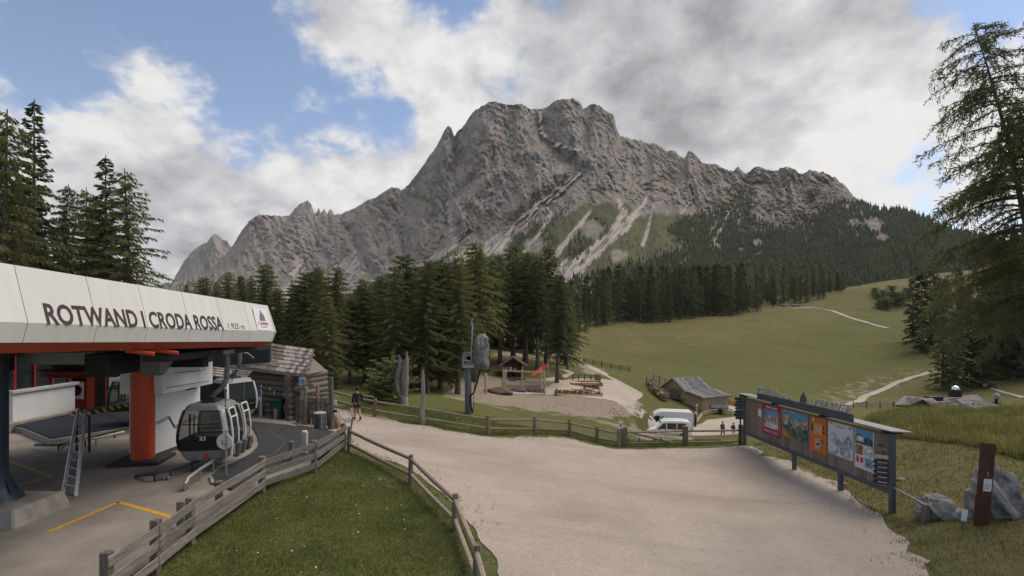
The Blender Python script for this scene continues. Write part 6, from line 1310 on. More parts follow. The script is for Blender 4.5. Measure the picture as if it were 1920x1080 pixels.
m.tube([b-Vector((0, 0, .2)), b+Vector((0, 0, .45)), (( 755-CX)/s1, b.y, CZ+(HY-740)/s1)], [.34, .29, .20], 12); obj('trunk', m, DEADWOOD, dt, smooth=True)
XZ = lambda px, py: ((px-CX)/s1, b.y, CZ+(HY-py)/s1)
def rough_tube(pts, rad, seed, n=16, per=9, am=.32):
    m = MB(); P3 = [Vector(p) for p in pts]; V = []; rows_ = (len(P3)-1)*per+1
    for i in range(rows_):
        t = min(i/per, len(P3)-1-1e-6); k = int(t); f = t-k; c = P3[k].lerp(P3[k+1], f); r = rad[k]+(rad[k+1]-rad[k])*f
        for j in range(n):
            a_ = 2*math.pi*j/n; q = ridged(np.array([a_*1.3+seed]), np.array([t*.35+seed]), 3, seed)[0]-.6+.4*(vnoise(np.array([j*1.7+seed]), np.array([t*1.5]), seed)[0]-.5)
            top_ = (vnoise(np.array([j*.9+seed]), np.array([.5]), seed+5)[0]-.35)*.7*(i/(rows_-1))**6
            V.append(c+Vector((math.cos(a_)*r*(1+am*2*q), math.sin(a_)*r*(1+am*2*q), top_)))
    m.add(V, [tuple(range(n))[::-1], tuple(range((rows_-1)*n, rows_*n))]+[(i*n+j, i*n+(j+1) % n, (i+1)*n+(j+1) % n, (i+1)*n+j) for i in range(rows_-1) for j in range(n)]); return m
m = rough_tube([XZ(753, 750), XZ(745, 728), XZ(744, 710), XZ(749, 690), XZ(750, 672)], [.19, .18, .16, .12, .07], 1); obj('prong', m, DEADWOOD, dt)
m = rough_tube([XZ(757, 750), XZ(760, 722), XZ(761, 700), XZ(763, 680), XZ(763, 667)], [.20, .19, .17, .12, .07], 2); obj('prong', m, DEADWOOD, dt)
m = rough_tube([XZ(756, 745), XZ(755, 710), XZ(757, 685)], [.13, .12, .06], 3); obj('prong', m, DEADWOOD, dt)
for a, c in (((748, 705), (738, 720)), ((745, 712), (735, 722)), ((750, 680), (744, 676)), ((763, 690), (768, 688))): m = MB(); m.tube([XZ(*a), XZ(*c)], [.05, .015], 5); obj('broken_branch', m, DEADWOOD, dt)
b = on(792, 795); s1 = F/b.y; sn = thing('snag_post', 'tall knotty bare trunk used as a fence post left of the snow gun', 'post', tuple(b)); m = rough_tube([b-Vector((0, 0, .2)), XZ(791.5, 770), XZ(793, 740), XZ(793, 715), XZ(793, 698)], [.18, .14, .11, .10, .07], 4, 12); obj('trunk', m, DEADWOOD, sn)
for py in (722, 710, 735, 705): m = MB(); m.tube([XZ(793, py), XZ(797.5, py-1)], [.05, .02], 5); obj('branch_stub', m, DEADWOOD, sn)

# ---------------------------------------------------------------- playground
def post_between(px, py0, py1, w, mat, name, lab, cat='post', grp=None, dmin=40):
    b = on(px, py0, dmin=dmin); h = (py0-py1)/F*b.y; m = MB(); m.lathe([(w, -.2), (w, h*.5), (w*.9, h)], 9, tuple(b)); return props(obj(name, m, mat, smooth=True), lab, cat, grp)
post_between(911, 738, 700, .13, FRESHWOOD, 'wooden_post', 'single pale round post at the left end of the playground')
b = on(962, 708, dmin=40); s1 = F/b.y; sh = thing('play_shed', 'small dark log play shed with a gabled roof behind the swings', 'shed', tuple(b)); XW = lambda px, py, dy=0: Vector(((px-CX)/s1, b.y+dy, CZ+(HY-py)/s1))
m = MB(); m.prism([XW(941, 708), XW(980, 708), XW(980, 687), XW(961, 675), XW(941, 687)], (0, 2.6, 0)); obj('wall', m, wood('dark_board', (.045, .03, .022), (.095, .065, .05), 'x'), sh)
for a, c in (((934, 690), (962, 671)), ((962, 671), (990, 689))):
    m = MB(); m.prism([XW(*a, -.6), XW(*c, -.6), XW(c[0], c[1]-2, -.6), XW(a[0], a[1]-2, -.6)], (0, 3.6, 0)); obj('roof', m, wood('dark_shingle', (.10, .082, .062), (.18, .15, .12), 'x'), sh)
for x0, x1, y0, y1, mt_, nm in ((946, 952, 688, 699, LTGREY, 'notice'), (955, 960, 688, 694, WHITE, 'notice'), (963, 968, 690, 698, FRESHX, 'shelf'), (949, 973, 700, 706, DARK, 'opening_shade'), (960, 965, 700, 706, FRESHX, 'shelf')):  # opening is a flat dark panel, its inner shade put in the colour
    m = MB(); m.prism([XW(x0, y1, -.04), XW(x1, y1, -.04), XW(x1, y0, -.04), XW(x0, y0, -.04)], (0, .03, 0)); obj(nm, m, mt_, sh)
m = MB(); m.prism([XW(938, 709, -1.4), XW(984, 709, -1.4), XW(984, 706.5, -1.4), XW(938, 706.5, -1.4)], (0, 1.4, 0)); obj('deck', m, GREYWOODX, sh)
for px in (943, 979): m = MB(); m.tube([XW(px, 709, -.7), XW(px, 686, -.7)], .08, 7); obj('porch_post', m, FRESHWOOD, sh)
# swing frame
sb = on(985, 737, dmin=40); s1 = F/sb.y; b = sb; sw = thing('swing_frame', 'pale timber swing frame with three uprights and a basket swing', 'swing', tuple(b))
for px, p1 in ((943, 737), (978, 735), (1015, 736), (1021, 741), (947, 732)): q = on(px, p1, dmin=40); m = MB(); m.tube([q-Vector((0, 0, .2)), Vector(((px-CX)/F*q.y+(.05 if px < 1000 else -.02), q.y, CZ+(HY-(693 if px not in (947, 1021) else 695))/F*q.y))], .11, 8); obj('upright', m, FRESHWOOD, sw, smooth=True)
m = MB(); m.tube([XW(943, 695), XW(980, 697), XW(1021, 699)], .09, 8); obj('crossbeam', m, wood('pale_beam', (.30, .21, .125), (.43, .32, .20), 'x', .1), sw, smooth=True)
m = MB(); c = XW(961, 714); m.lathe([(.45, 0), (.52, .10), (.46, .12), (.3, .02)], 16, tuple(c)); sb_ = obj('basket_seat', m, M('basket_teal', (.03, .07, .075)), sw)
m = MB(); [m.tube([c+Vector((q*.4, 0, .1)), XW(958+6*(q > 0), 696)], .015, 4) for q in (-1, 1)]; obj('rope', m, DARK, sb_, kind='stuff')
m = MB(); mp_ = [on(*p, dmin=40)+Vector((0, 0, .06)) for p in [(945, 733), (1016, 733), (1012, 724), (950, 722)]]; m.face(mp_); props(obj('bark_mulch', m, M('bark_mulch', (.085, .05, .035), col2=(.15, .095, .065), scale=8, bump=.5), recalc=False), None, None, None, 'structure')
# red slide
a, c = P(1023, 686, 60), P(1001, 706, 57); b = on(1012, 706, dmin=40); sl = thing('red_slide', 'bright red plastic slide coming down the bank behind the swings', 'slide', tuple(b)); RD = M('slide_red', (.42, .035, .02), rough=.35, var=.08)
n_ = Vector((.26, .1, 0)); m = MB(); m.prism([a-n_, a+n_, c+n_+Vector((0, 0, .12)), c-n_+Vector((0, 0, .12))], (0, 0, -.10)); obj('chute', m, RD, sl)
for q in (-1, 1): m = MB(); m.prism([a+n_*q, c+n_*q, c+n_*q+Vector((0, 0, .22)), a+n_*q+Vector((0, 0, .22))], n_*.1*q); obj('side_wall', m, RD, sl)
for q in (-1, 1): m = MB(); m.tube([a+n_*q*1.2+Vector((0, .2, -1.2)), a+n_*q*1.2+Vector((0, .2, .8))], .06, 6); obj('support_post', m, LTGREY, sl)
# low objects
def crate(px, py, w, dpt, h, mat, name, lab, cat, grp=None, dmin=40, hollow=False):
    b = on(px, py, dmin=dmin); t = thing(name, lab, cat, tuple(b), 0, grp)
    if hollow:
        for nm, lo, hi in (('front_board', (-w/2, -dpt/2, 0), (w/2, -dpt/2+.08, h)), ('back_board', (-w/2, dpt/2-.08, 0), (w/2, dpt/2, h)), ('side_board', (-w/2, -dpt/2+.08, 0), (-w/2+.08, dpt/2-.08, h)), ('side_board', (w/2-.08, -dpt/2+.08, 0), (w/2, dpt/2-.08, h))):
            m = MB(); m.box2(b+Vector(lo), b+Vector(hi)); obj(nm, m, mat, t, bevel=.02)
        m = MB(); m.box2(b+Vector((-w/2+.08, -dpt/2+.08, 0)), b+Vector((w/2-.08, dpt/2-.08, h*.6))); obj('sand', m, M('play_sand', (.34, .24, .16), var=.2), t)
    return t, b
crate(1098, 722, 4.1, 2.6, .42, wood('orange_board', (.27, .15, .08), (.38, .23, .13), 'x'), 'sandbox', 'large wooden sandbox on the playground gravel', 'sandbox', hollow=True)
def table(px, py, w, lab, dmin=40):
    b = on(px, py, dmin=dmin); t = thing('picnic_bench', lab, 'bench', tuple(b), 0, 'grey bench sets on the playground')
    for i in range(3): m = MB(); m.box(b+Vector((0, -.25+.25*i, .74)), (w, .2, .05)); obj('table_board', m, GREYWOODX, t)
    for y in (-.7, .7): m = MB(); m.box(b+Vector((0, y, .45)), (w, .26, .05)); obj('seat_board', m, GREYWOODX, t)
    for x in (-.4, .4):
        for q in (-1, 1): m = MB(); m.tube([b+Vector((x*w, q*.55, 0)), b+Vector((x*w, q*.2, .72))], .05, 6); obj('leg', m, DARK, t)
        m = MB(); m.box(b+Vector((x*w, 0, .40)), (.06, 1.6, .08)); obj('crosspiece', m, DARK, t)
table(1104, 732, 1.4, 'small grey picnic table in front of the sandbox')
fence('low dark rail behind the sandbox with a brown end post', [on(*p, dmin=40) for p in [(1074, 713), (1085, 713), (1096, 713), (1108, 713), (1119, 713)]], .75, (.35, .7), .06, False, DARK, M('dark_rail_steel', (.06, .055, .05)), rr=.04)
crate(1121, 713, .8, .5, .85, BROWNWOODZ, 'wooden_box', 'brown wooden block at the right end of the rail behind the sandbox', 'block', hollow=True)
# row of little wheels and tyres / rocks near the swings
rock('stone', 'dark flat stone left of the other stones below the swings', on(968, 734, dmin=40)+Vector((0, 0, -.1)), (.95, .5, .32), 21, M('dark_stone', (.075, .07, .068), col2=(.16, .15, .145), rough=.95, scale=4, bump=.5))
rock('stone', 'small round dark stone between two flat stones below the swings', on(981, 735, dmin=40), (.32, .3, .28), 22, MATS['dark_stone']); rock('stone', 'flat dark stone in the middle of the row below the swings', on(996, 735, dmin=40)+Vector((0, 0, -.1)), (.62, .4, .34), 23, MATS['dark_stone'])
crate(1014, 736, 1.1, .6, .45, BROWNWOODZ, 'wooden_trough', 'brown wooden trough right of the stones below the swings', 'trough', hollow=True)
rock('earth_heap', 'heap of dark brown roots and earth left of the swing frame', on(933, 738, dmin=40)+Vector((0, .4, -.25)), (1.5, .9, .55), 31, M('dark_earth', (.075, .052, .04), col2=(.16, .12, .09), rough=.95, scale=5, bump=.8), 'heap', rough=.5)
st_ = on(1051, 711, dmin=40); t = thing('tree_root', 'gnarled brown root stump standing on the path behind the playground', 'stump', tuple(st_)); m = MB()
m.tube([st_-Vector((0, 0, .1)), st_+Vector((.05, 0, .5)), st_+Vector((-.1, 0, .95))], [.42, .30, .12], 8); obj('stump', m, BROWNWOODZ, t, smooth=True)
for a in (0, 1.3, 2.7, 4.0, 5.2): m = MB(); m.tube([st_+Vector((0, 0, .3)), st_+Vector((math.cos(a)*.6, math.sin(a)*.5, .12)), st_+Vector((math.cos(a)*1.0, math.sin(a)*.8, -.05))], [.15, .1, .04], 6); obj('root', m, BROWNWOODZ, t, smooth=True)
# balance beam with coloured flowers
fb0, fb1 = on(1042, 741, dmin=40), on(1127, 743, dmin=40); t = thing('flower_bed', 'long low timber bed of red and yellow flowers in front of the playground', 'flower bed', tuple(fb0))
for off in (-.35, .35): m = MB(); m.tube([fb0+Vector((0, off, .12)), fb1+Vector((0, off, .12))], .14, 7); obj('edge_log', m, BROWNRAIL, t, smooth=True)
rs = np.random.RandomState(5); m1, m2, m3 = MB(), MB(), MB()
for k in range(520):
    q = rs.rand()**1.4; p = fb0.lerp(fb1, q)+Vector((0, rs.uniform(-.32, .32), .15+.4*rs.rand())); tri = [p+Vector(tuple(rs.randn(3)*.12)) for _ in range(3)]; (m1 if (k+int(q*9)) % 3 == 0 else m2 if k % 3 == 1 else m3).face(tri)
obj('red_blossoms', m1, FLR, t, kind='stuff', recalc=False); obj('yellow_blossoms', m2, M('yellow_flowers', (.42, .24, .04), var=.25), t, kind='stuff', recalc=False); obj('leaves', m3, LEAF, t, kind='stuff', recalc=False)
q0, q1 = on(1072, 731, dmin=40), on(1112, 733, dmin=40); m = MB(); m.tube([q0+Vector((0, 0, .12)), q1+Vector((0, 0, .12))], .11, 7); props(obj('balance_log', m, FRESHX, smooth=True), 'pale log lying between the sandbox and the flower bed', 'log')
# loose stones scattered over the bank
def stones(name, lab, poly, n, s0, s1_, seed, mat, dmin=20, dmax=80):
    rs = np.random.RandomState(seed); a = np.array(poly); lo, hi = a.min(0), a.max(0); V = []; Fq = []; oc = np.array([(1, 0, 0), (-1, 0, 0), (0, 1, 0), (0, -1, 0), (0, 0, 1), (0, 0, -.4), (.7, .6, .3), (-.6, .65, .35)])
    px = rs.uniform(lo[0], hi[0], n*2); py = rs.uniform(lo[1], hi[1], n*2); ok = inpoly(px, py, poly)
    for x, y in list(zip(px[ok], py[ok]))[:n]:
        g = on(x, y, dmin=dmin, dmax=dmax); r = s0+(s1_-s0)*rs.rand()**2.5; b_ = len(V); V += [tuple(g+Vector(tuple(q*r*(.7+.6*rs.rand(3))*np.array([1.2, 1, .7])))) for q in oc[:6]]
        for i, j in ((0, 2), (2, 1), (1, 3), (3, 0)): Fq.append((b_+i, b_+j, b_+4)); Fq.append((b_+j, b_+i, b_+5))
    o = np_obj(name, np.array(V), np.array(Fq), mat, kind='stuff'); props(o, lab, 'stones')
stones('loose_stones', 'pale stones scattered over the bare bank below the playground', [(900, 752), (1000, 755), (1090, 750), (1170, 770), (1190, 790), (1080, 790), (960, 770)], 260, .03, .16, 3, M('pale_stone', (.24, .21, .185), col2=(.34, .31, .28), rough=.95), 34, 66)
stones('yard_pebbles', 'small loose pebbles on the gravel yard', [(700, 800), (900, 830), (1200, 850), (1400, 850), (1600, 950), (1660, 1080), (900, 1080), (860, 940)], 5000, .006, .030, 4, M('pebble', (.20, .17, .145), col2=(.42, .37, .33), rough=.95, scale=2), 8, 34)
rock('boulder', 'pale rock on the mown bank behind the board, the nearest to its right end', on(1690, 900)+Vector((0, 0, -.06)), (.16, .14, .1), 41)
rock('stone', 'pale stone at the edge of the wood above the meadow', on(1155, 585, dmin=100), (2.2, 1.5, 1.2), 42); rock('stone', 'pale stone beside another at the wood edge above the meadow', on(1172, 582, dmin=100), (1.6, 1.5, 1.3), 43)
rock('stone', 'white stone on the meadow edge below the bushes', on(1852, 711, dmin=60), (.9, .5, .35), 44); rock('stone', 'pale stone beside the start of the upper meadow path', on(1470, 574, dmin=120), (1.6, 1.0, .7), 45); rock('stone', 'pale stone at the forest corner left of the upper path', on(1492, 574, dmin=120), (2.4, 1.0, .6), 46)

# ---------------------------------------------------------------- vans
def van(loc, rz, label, prof, L_, W_, wins, shield, wheels, wr, extra):
    v = thing('parked_van', label, 'van', loc, rz, 'white vans parked behind the gate'); VW = M('van_white', (.62, .63, .63), rough=.3, var=.03, spec=.5)
    H_ = max(p[1] for p in prof)
    def hw(z): return W_/2*(1-.13*max(0, (z-1.0)/(H_-1.0))**1.3)
    m = MB(); n = len(prof)
    m.add([(x-L_/2, s_*hw(z), z) for s_ in (-1, 1) for x, z in prof], [tuple(range(n)), tuple(range(2*n-1, n-1, -1))]+[(i, (i+1) % n, (i+1) % n+n, i+n) for i in range(n)]); obj('body', m, VW, v, local=True, bevel=.06, seg=2, smooth=True)
    for w in wins:
        for s_ in (-1, 1): m = MB(); m.face([(x-L_/2, s_*(hw(z)+.008), z) for x, z in w]); obj('side_window', m, GLASS, v, local=True, recalc=False)
    (xa, za), (xb, zb) = shield; m = MB(); nx = Vector((-(zb-za), 0, xb-xa)).normalized()*.012; m.face([Vector((x-L_/2, s_*(hw(z)-.10), z))+nx for x, z, s_ in ((xa, za, -1), (xa, za, 1), (xb, zb, 1), (xb, zb, -1))]); obj('windscreen', m, GLASS, v, local=True, recalc=False)
    for x in wheels:
        for s_ in (-1, 1):
            m = MB(); m.lathe([(wr*1.18, s_*(W_/2-.16)), (wr*1.18, s_*(W_/2+.012))], 18, (x-L_/2, 0, wr), 'Y'); obj('wheel_arch', m, DARK, v, local=True)
            m = MB(); m.lathe([(wr, s_*(W_/2-.18)), (wr, s_*(W_/2+.01)), (wr*.85, s_*(W_/2+.03))], 20, (x-L_/2, 0, wr), 'Y'); w_ = obj('wheel', m, RUBBER, v, local=True); m = MB(); m.lathe([(wr*.6, s_*(W_/2+.02)), (wr*.3, s_*(W_/2+.045))], 14, (x-L_/2, 0, wr), 'Y'); obj('rim', m, STEEL, w_, local=True)
    m = MB(); m.box((.06-L_/2, 0, .46), (.16, W_*.96, .30)); obj('front_bumper', m, DARK, v, local=True, bevel=.04); m = MB(); m.box((L_/2-.02, 0, .48), (.14, W_*.96, .22)); obj('rear_bumper', m, DARK, v, local=True, bevel=.04)
    for s_ in (-1, 1):
        m = MB(); m.box((.10-L_/2, s_*(W_/2-.22), .82), (.24, .34, .20)); obj('headlight', m, M('headlamp', (.45, .47, .48), rough=.15, spec=.6), v, local=True, bevel=.03); m = MB(); m.box((L_/2+.0, s_*(W_/2-.09), 1.05), (.06, .13, .5)); obj('tail_light', m, M('tail_red', (.30, .02, .015), rough=.3), v, local=True, bevel=.02)
        m = MB(); m.box((extra['mirror'][0]-L_/2, s_*(W_/2+.12), extra['mirror'][1]), (.10, .2, .26)); obj('mirror', m, DARK, v, local=True, bevel=.03)
        for x in extra['seams']: m = MB(); m.box((x-L_/2, s_*(hw(.8)+.002), .80), (.014, .006, .75)); obj('door_seam', m, MIDGREY, v, local=True)
        m = MB(); m.box((L_/2-1.9, s_*(W_/2+.004), .60), (L_*.5, .02, .06)); obj('side_trim', m, DARK, v, local=True)
        for x in extra['handles']: m = MB(); m.box((x-L_/2, s_*(hw(.95)+.01), .98), (.16, .03, .04)); obj('door_handle', m, DARK, v, local=True)
    m = MB(); m.box((-.02-L_/2, 0, .72), (.04, W_*.5, .20)); obj('grille', m, DARK, v, local=True); m = MB(); m.box((L_/2+.005, 0, .72), (.02, .52, .12)); obj('number_plate', m, WHITE, v, local=True)
    m = MB(); m.face([(L_/2+.008 -extra['rake']*.0, y, z) for y, z in ((-.62, 1.12), (.62, 1.12), (.56, 1.12+extra['rw']), (-.56, 1.12+extra['rw']))]); obj('rear_window', m, GLASS, v, local=True, recalc=False)
    return v
b = on(1251, 821, dmin=44)
van((b.x, b.y, b.z), R(-9), 'lower white passenger van with three side windows in front of the tall white van', [(0, .35), (0, .84), (.08, .95), (1.0, 1.10), (1.62, 1.70), (1.95, 1.88), (3.4, 1.92), (4.3, 1.86), (4.45, 1.7), (4.5, .35)], 4.5, 1.8,
    [[(1.22, 1.10), (2.02, 1.08), (2.02, 1.66), (1.74, 1.64)], [(2.12, 1.08), (3.02, 1.08), (3.02, 1.68), (2.12, 1.67)], [(3.12, 1.08), (4.0, 1.08), (3.95, 1.68), (3.12, 1.68)]], ((1.05, 1.10), (1.60, 1.67)), (.85, 3.62), .33, dict(mirror=(1.35, 1.15), seams=(1.15, 2.07, 3.05), handles=(1.95, 2.9), rake=0, rw=.5))
b = Vector(b)+Vector((.75, 3.3, 0)); b.z = H(b.x, b.y)
van((b.x, b.y, b.z), R(-9), 'tall white panel van with a closed high body parked behind the passenger van', [(0, .38), (0, 1.02), (.10, 1.16), (.95, 1.34), (1.62, 1.98), (2.0, 2.28), (2.5, 2.42), (5.5, 2.40), (5.62, 2.28), (5.65, .38)], 5.65, 2.0,
    [[(1.25, 1.36), (2.15, 1.32), (2.15, 1.95), (1.72, 1.95)]], ((1.02, 1.34), (1.58, 2.03)), (1.0, 4.4), .36, dict(mirror=(1.5, 1.45), seams=(1.15, 2.25, 3.7), handles=(2.1, 3.55), rake=0, rw=.45))
tv = [o for o in COL.objects if o.name.startswith('parked_van')][-1]
m = MB(); [m.face([(x, -1.0*(1-.13*max(0, (z-1)/1.42)**1.3)-.012, z) for x, z in ((-.75+dx, 1.62), (-.55+dx, 1.62), (-.48+dx, 1.9), (-.64+dx, 1.9))]) for dx in (0, .26)]; obj('green_mark', m, M('green_print', (.03, .20, .06)), tv, local=True, kind='stuff', recalc=False)
# flat trailer by the barn
b = on(1346, 774, dmin=50); t = thing('flat_trailer', 'pale grey box trailer parked at the barn wall', 'trailer', tuple(b), R(-5)); 
m = MB(); m.box((0, 0, .75), (2.3, 1.3, .12)); obj('floor', m, MIDGREY, t, local=True)
for c, sz in (((0, -.64, 1.0), (2.3, .05, .42)), ((0, .64, 1.0), (2.3, .05, .42)), ((-1.13, 0, 1.0), (.05, 1.22, .42)), ((1.13, 0, 1.0), (.05, 1.22, .42))): m = MB(); m.box(c, sz); obj('side_panel', m, M('trailer_grey', (.36, .38, .385), rough=.4, metal=.2), t, local=True, bevel=.01)
for s_ in (-1, 1): m = MB(); m.lathe([(.3, s_*.55), (.3, s_*.72)], 16, (.1, 0, .3), 'Y'); obj('wheel', m, RUBBER, t, local=True)
m = MB(); m.beam((1.1, 0, .6), (2.0, 0, .5), .08, .08); obj('drawbar', m, DARK, t, local=True)
q0, q1 = on(1353, 757, dmin=55), on(1395, 765, dmin=55); q = thing('orange_barrier', 'orange barrier netting on the grass right of the barn', 'barrier', tuple(q0))
m = MB(); m.prism([q0, q1, q1+Vector((0, 0, .55)), q0+Vector((0, 0, .95))], (.02, .05, 0)); obj('netting', m, M('orange_net', (.50, .22, .03), var=.15), q)
for k in range(4): p = q0.lerp(q1, k/3); m = MB(); m.tube([p-Vector((0, .05, .1)), p+Vector((0, -.05, 1.0-.1*k))], .03, 5); obj('stake', m, MIDGREY, q)
for px, py, hh, lab in [(1306, 790, 1.9, 'pale post with a white cap standing behind the tall van'), (1304, 800, 1.5, 'short dark post at the rear of the tall van')]:
    b = on(px, py, dmin=46); t = thing('marker_post', lab, 'post', tuple(b)); m = MB(); m.lathe([(.12, -.1), (.12, hh*.55), (.11, hh)], 8, tuple(b)); obj('post', m, FRESHWOOD if hh > 1.6 else DARK, t); m = MB(); m.lathe([(.17, hh), (.15, hh+.18), (.05, hh+.25)], 8, tuple(b)); obj('cap', m, LTGREY, t)

# ---------------------------------------------------------------- barn with lean-to
b = on(1286, 757, dmin=55); al = R(24); bn = thing('barn', 'small pale timber barn with grey shingled gable roof and a lean-to', 'barn', tuple(b), 0)
rd = Vector((math.cos(al), math.sin(al), 0)); gd = Vector((math.sin(al), -math.cos(al), 0))     # along the ridge, along the gable towards the camera
o_ = b; 
def B(u, v, z): return o_+rd*u+gd*v+Vector((0, 0, z))     # v=0 at the right eave of the main part, negative towards the ridge
WD, LN, EV, RG, LD, LE = 4.6, 4.4, 1.9, 3.35, 3.2, 1.35
m = MB(); m.prism([B(0, -WD, -1), B(0, 0, -1), B(0, 0, EV), B(0, -WD/2, RG), B(0, -WD, EV)], rd*LN); obj('wall', m, FRESHX, bn)
m = MB(); m.prism([B(.05, .003, -1.2), B(.05, LD, -1.2), B(.05, LD, LE-.06), B(.05, .003, EV-.16)], rd*(LN+.3)); obj('lean_to_wall', m, FRESHX, bn)
def slope(p, q, r, s_, nm, rows, cols, seed):
    m = MB(); m.prism([p, q, r, s_], (0, 0, -.08)); rf = obj(nm, m, GREYWOODX, bn); roof_plane(p, q, r, s_, rows, cols, rf, .04, seed)
SHB = shing_mat(); SHB.name = 'grey_shingle'; 
e = SHB.node_tree.nodes['Color Ramp'].color_ramp.elements; e[0].color = (.11, .11, .112, 1); e[1].color = (.17, .17, .172, 1); e[2].color = (.25, .25, .25, 1)
_keep = SHING2; SHING2 = SHB
slope(B(-.35, .35, EV-.15), B(LN+.3, .35, EV-.15), B(LN+.3, -WD/2, RG+.08), B(-.35, -WD/2, RG+.08), 'roof', 7, 20, 3); slope(B(LN+.3, -WD-.35, EV-.15), B(-.35, -WD-.35, EV-.15), B(-.35, -WD/2-.002, RG+.08), B(LN+.3, -WD/2-.002, RG+.08), 'roof', 7, 20, 4)
slope(B(-.25, LD+.4, LE+.0), B(LN+.75, LD+.4, LE+.0), B(LN+.75, .36, EV-.02), B(-.25, .36, EV-.02), 'lean_to_roof', 6, 22, 6)
m = MB(); [m.beam(B(.02, LD*k/14, -.9), B(.02, LD*k/14, LE+(EV-LE)*(1-k/14)-.2), .02, .05, (1, 0, 0)) for k in range(1, 14)]; [m.beam(B(-.02, -WD*k/20, -.9), B(-.02, -WD*k/20, EV+(RG-EV)*(1-abs(k/10-1))-.05), .02, .05, (1, 0, 0)) for k in range(1, 20)]; [m.beam(B(.05+(LN+.3)*k/16, LD+.012, -1), B(.05+(LN+.3)*k/16, LD+.012, LE-.05), .02, .05, (0, 1, 0)) for k in range(17)]; obj('batten', m, FRESHWOOD, bn, kind='stuff')
for u, v0, v1, nm in ((-.03, -3.4, -1.0, 'barn_door'),): m = MB(); m.prism([B(u, v0, -.4), B(u, v1, -.4), B(u, v1, 1.75), B(u, v0, 1.75)], rd*.05); obj(nm, m, GREYWOODZ, bn)
for p, q in ((B(-.38, .38, EV-.2), B(-.38, -WD/2, RG+.02)), (B(-.38, -WD-.38, EV-.2), B(-.38, -WD/2, RG+.02)), (B(-.28, LD+.42, LE-.08), B(-.28, .36, EV-.10)), (B(-.28, LD+.42, LE-.08), B(LN+.75, LD+.42, LE-.08))): m = MB(); m.beam(p, q, .06, .16); obj('barge_board', m, BROWNRAIL, bn)
m = MB(); m.beam(B(-.03, -WD+.05, EV), B(-.03, -.05, EV), .03, .12); obj('tie_beam', m, BROWNRAIL, bn)
b2 = on(1262, 748, dmin=55); m = MB(); m.box((b2.x+.3, b2.y-.3, b2.z+.18), (3.4, 1.3, .16), R(-48)); m.box((b2.x+1.1, b2.y-.9, b2.z+.55), (.9, .7, .6), R(-48)); props(obj('wooden_pallet', m, GREYWOODX, bevel=.02), 'grey boards and a crate lying before the barn gable', 'boards')
# log pile
b = on(1232, 735, dmin=58); t = thing('log_pile', 'sloping pile of reddish split logs left of the barn', 'log pile', tuple(b)); rs = np.random.RandomState(8); m = MB()
LOGR = M('split_log', (.15, .085, .06), col2=(.32, .225, .175), rough=.9, scale=3)
for k in range(210):
    u, v = rs.rand(), rs.rand(); px, py = 1217+34*u+rs.randn()*1.2, 713+31*u+rs.uniform(0, 15)*(1-.4*u); g = on(px, min(py+6, 752), dmin=58); z = g.z+.12+.9*rs.rand(); a = rs.rand()*3.14; q = Vector((math.cos(a)*.5, -.5, .2*rs.randn()))*.45; c = Vector((g.x, g.y, z)); m.tube([c-q, c+q], .10+.07*rs.rand(), 6)
obj('logs', m, LOGR, t, kind='stuff')

# ---------------------------------------------------------------- mountain hut beyond the bank
b = P(1790, 768, 84); hz_ = thing('mountain_hut', 'low mountain hut with grey shingled roofs half hidden behind the grass bank', 'hut', (b.x, b.y, -10.5))
m = MB(); m.prism([P(1752, 775, 84)+Vector((0, 0, -1)), P(1876, 770, 84)+Vector((0, 0, -1)), P(1876, 757, 84), P(1752, 764, 84)], (0, 7, 0)); obj('wall', m, wood('hut_dark_board', (.07, .055, .045), (.13, .105, .085), 'x'), hz_)
def slp(p, q, r, s_, rows, cols, seed): m = MB(); m.prism([p, q, r, s_], (0, 0, -.1)); rf = obj('roof', m, GREYWOODX, hz_); roof_plane(p, q, r, s_, rows, cols, rf, .05, seed)
slp(P(1752, 770, 81), P(1880, 762, 81), P(1848, 752, 86), P(1752, 754, 86), 6, 34, 11)
slp(P(1756, 754.5, 85.6), P(1848, 751.5, 85.6), P(1830, 738.5, 90), P(1750, 748, 90), 5, 26, 12); slp(P(1800, 757, 84.5), P(1878, 754, 84.5), P(1848, 751.2, 86), P(1790, 748, 86), 3, 20, 15)
slp(P(1676, 759, 80), P(1702, 760, 80), P(1745, 747, 84.5), P(1694, 742, 84.5), 6, 16, 13); slp(P(1762, 757, 80), P(1738, 757, 80) if 0 else P(1745, 759, 79.5), P(1729, 748.5, 80), P(1748, 746, 84.5), 4, 8, 14)
m = MB(); m.prism([P(1700, 766, 80.5), P(1748, 766, 80.5), P(1745, 758, 80.5), P(1729, 749.5, 80.5), P(1702, 760.5, 80.5)], (0, 3, 0)); obj('gable_wall', m, MATS['hut_dark_board'], hz_); m = MB(); m.prism([P(1718, 763, 80.4), P(1738, 763, 80.4), P(1736, 757, 80.4), P(1720, 758, 80.4)], (0, .05, 0)); obj('window', m, M('hut_window', (.10, .10, .06), rough=.2), hz_)
m = MB(); m.box2(P(1743, 752, 85), P(1758, 742, 86.2)); obj('chimney', m, DARK, hz_, bevel=.03); m = MB(); m.box2(P(1786.5, 745, 87), P(1795.5, 731, 87.9)); ch = obj('chimney', m, DARK, hz_, bevel=.03); m = MB(); m.lathe([(.10, .0), (.62, .05), (.60, .35), (.40, .62), (.08, .74)], 18, tuple(P(1791.5, 731, 87.4))); obj('shiny_cap', m, M('polished_metal', (.75, .78, .80), rough=.12, metal=1, var=.03), ch, smooth=True); m = MB(); m.beam(P(1752, 748, 89.9), P(1830, 738, 89.9), .12, .14); obj('ridge_board', m, DARK, hz_)
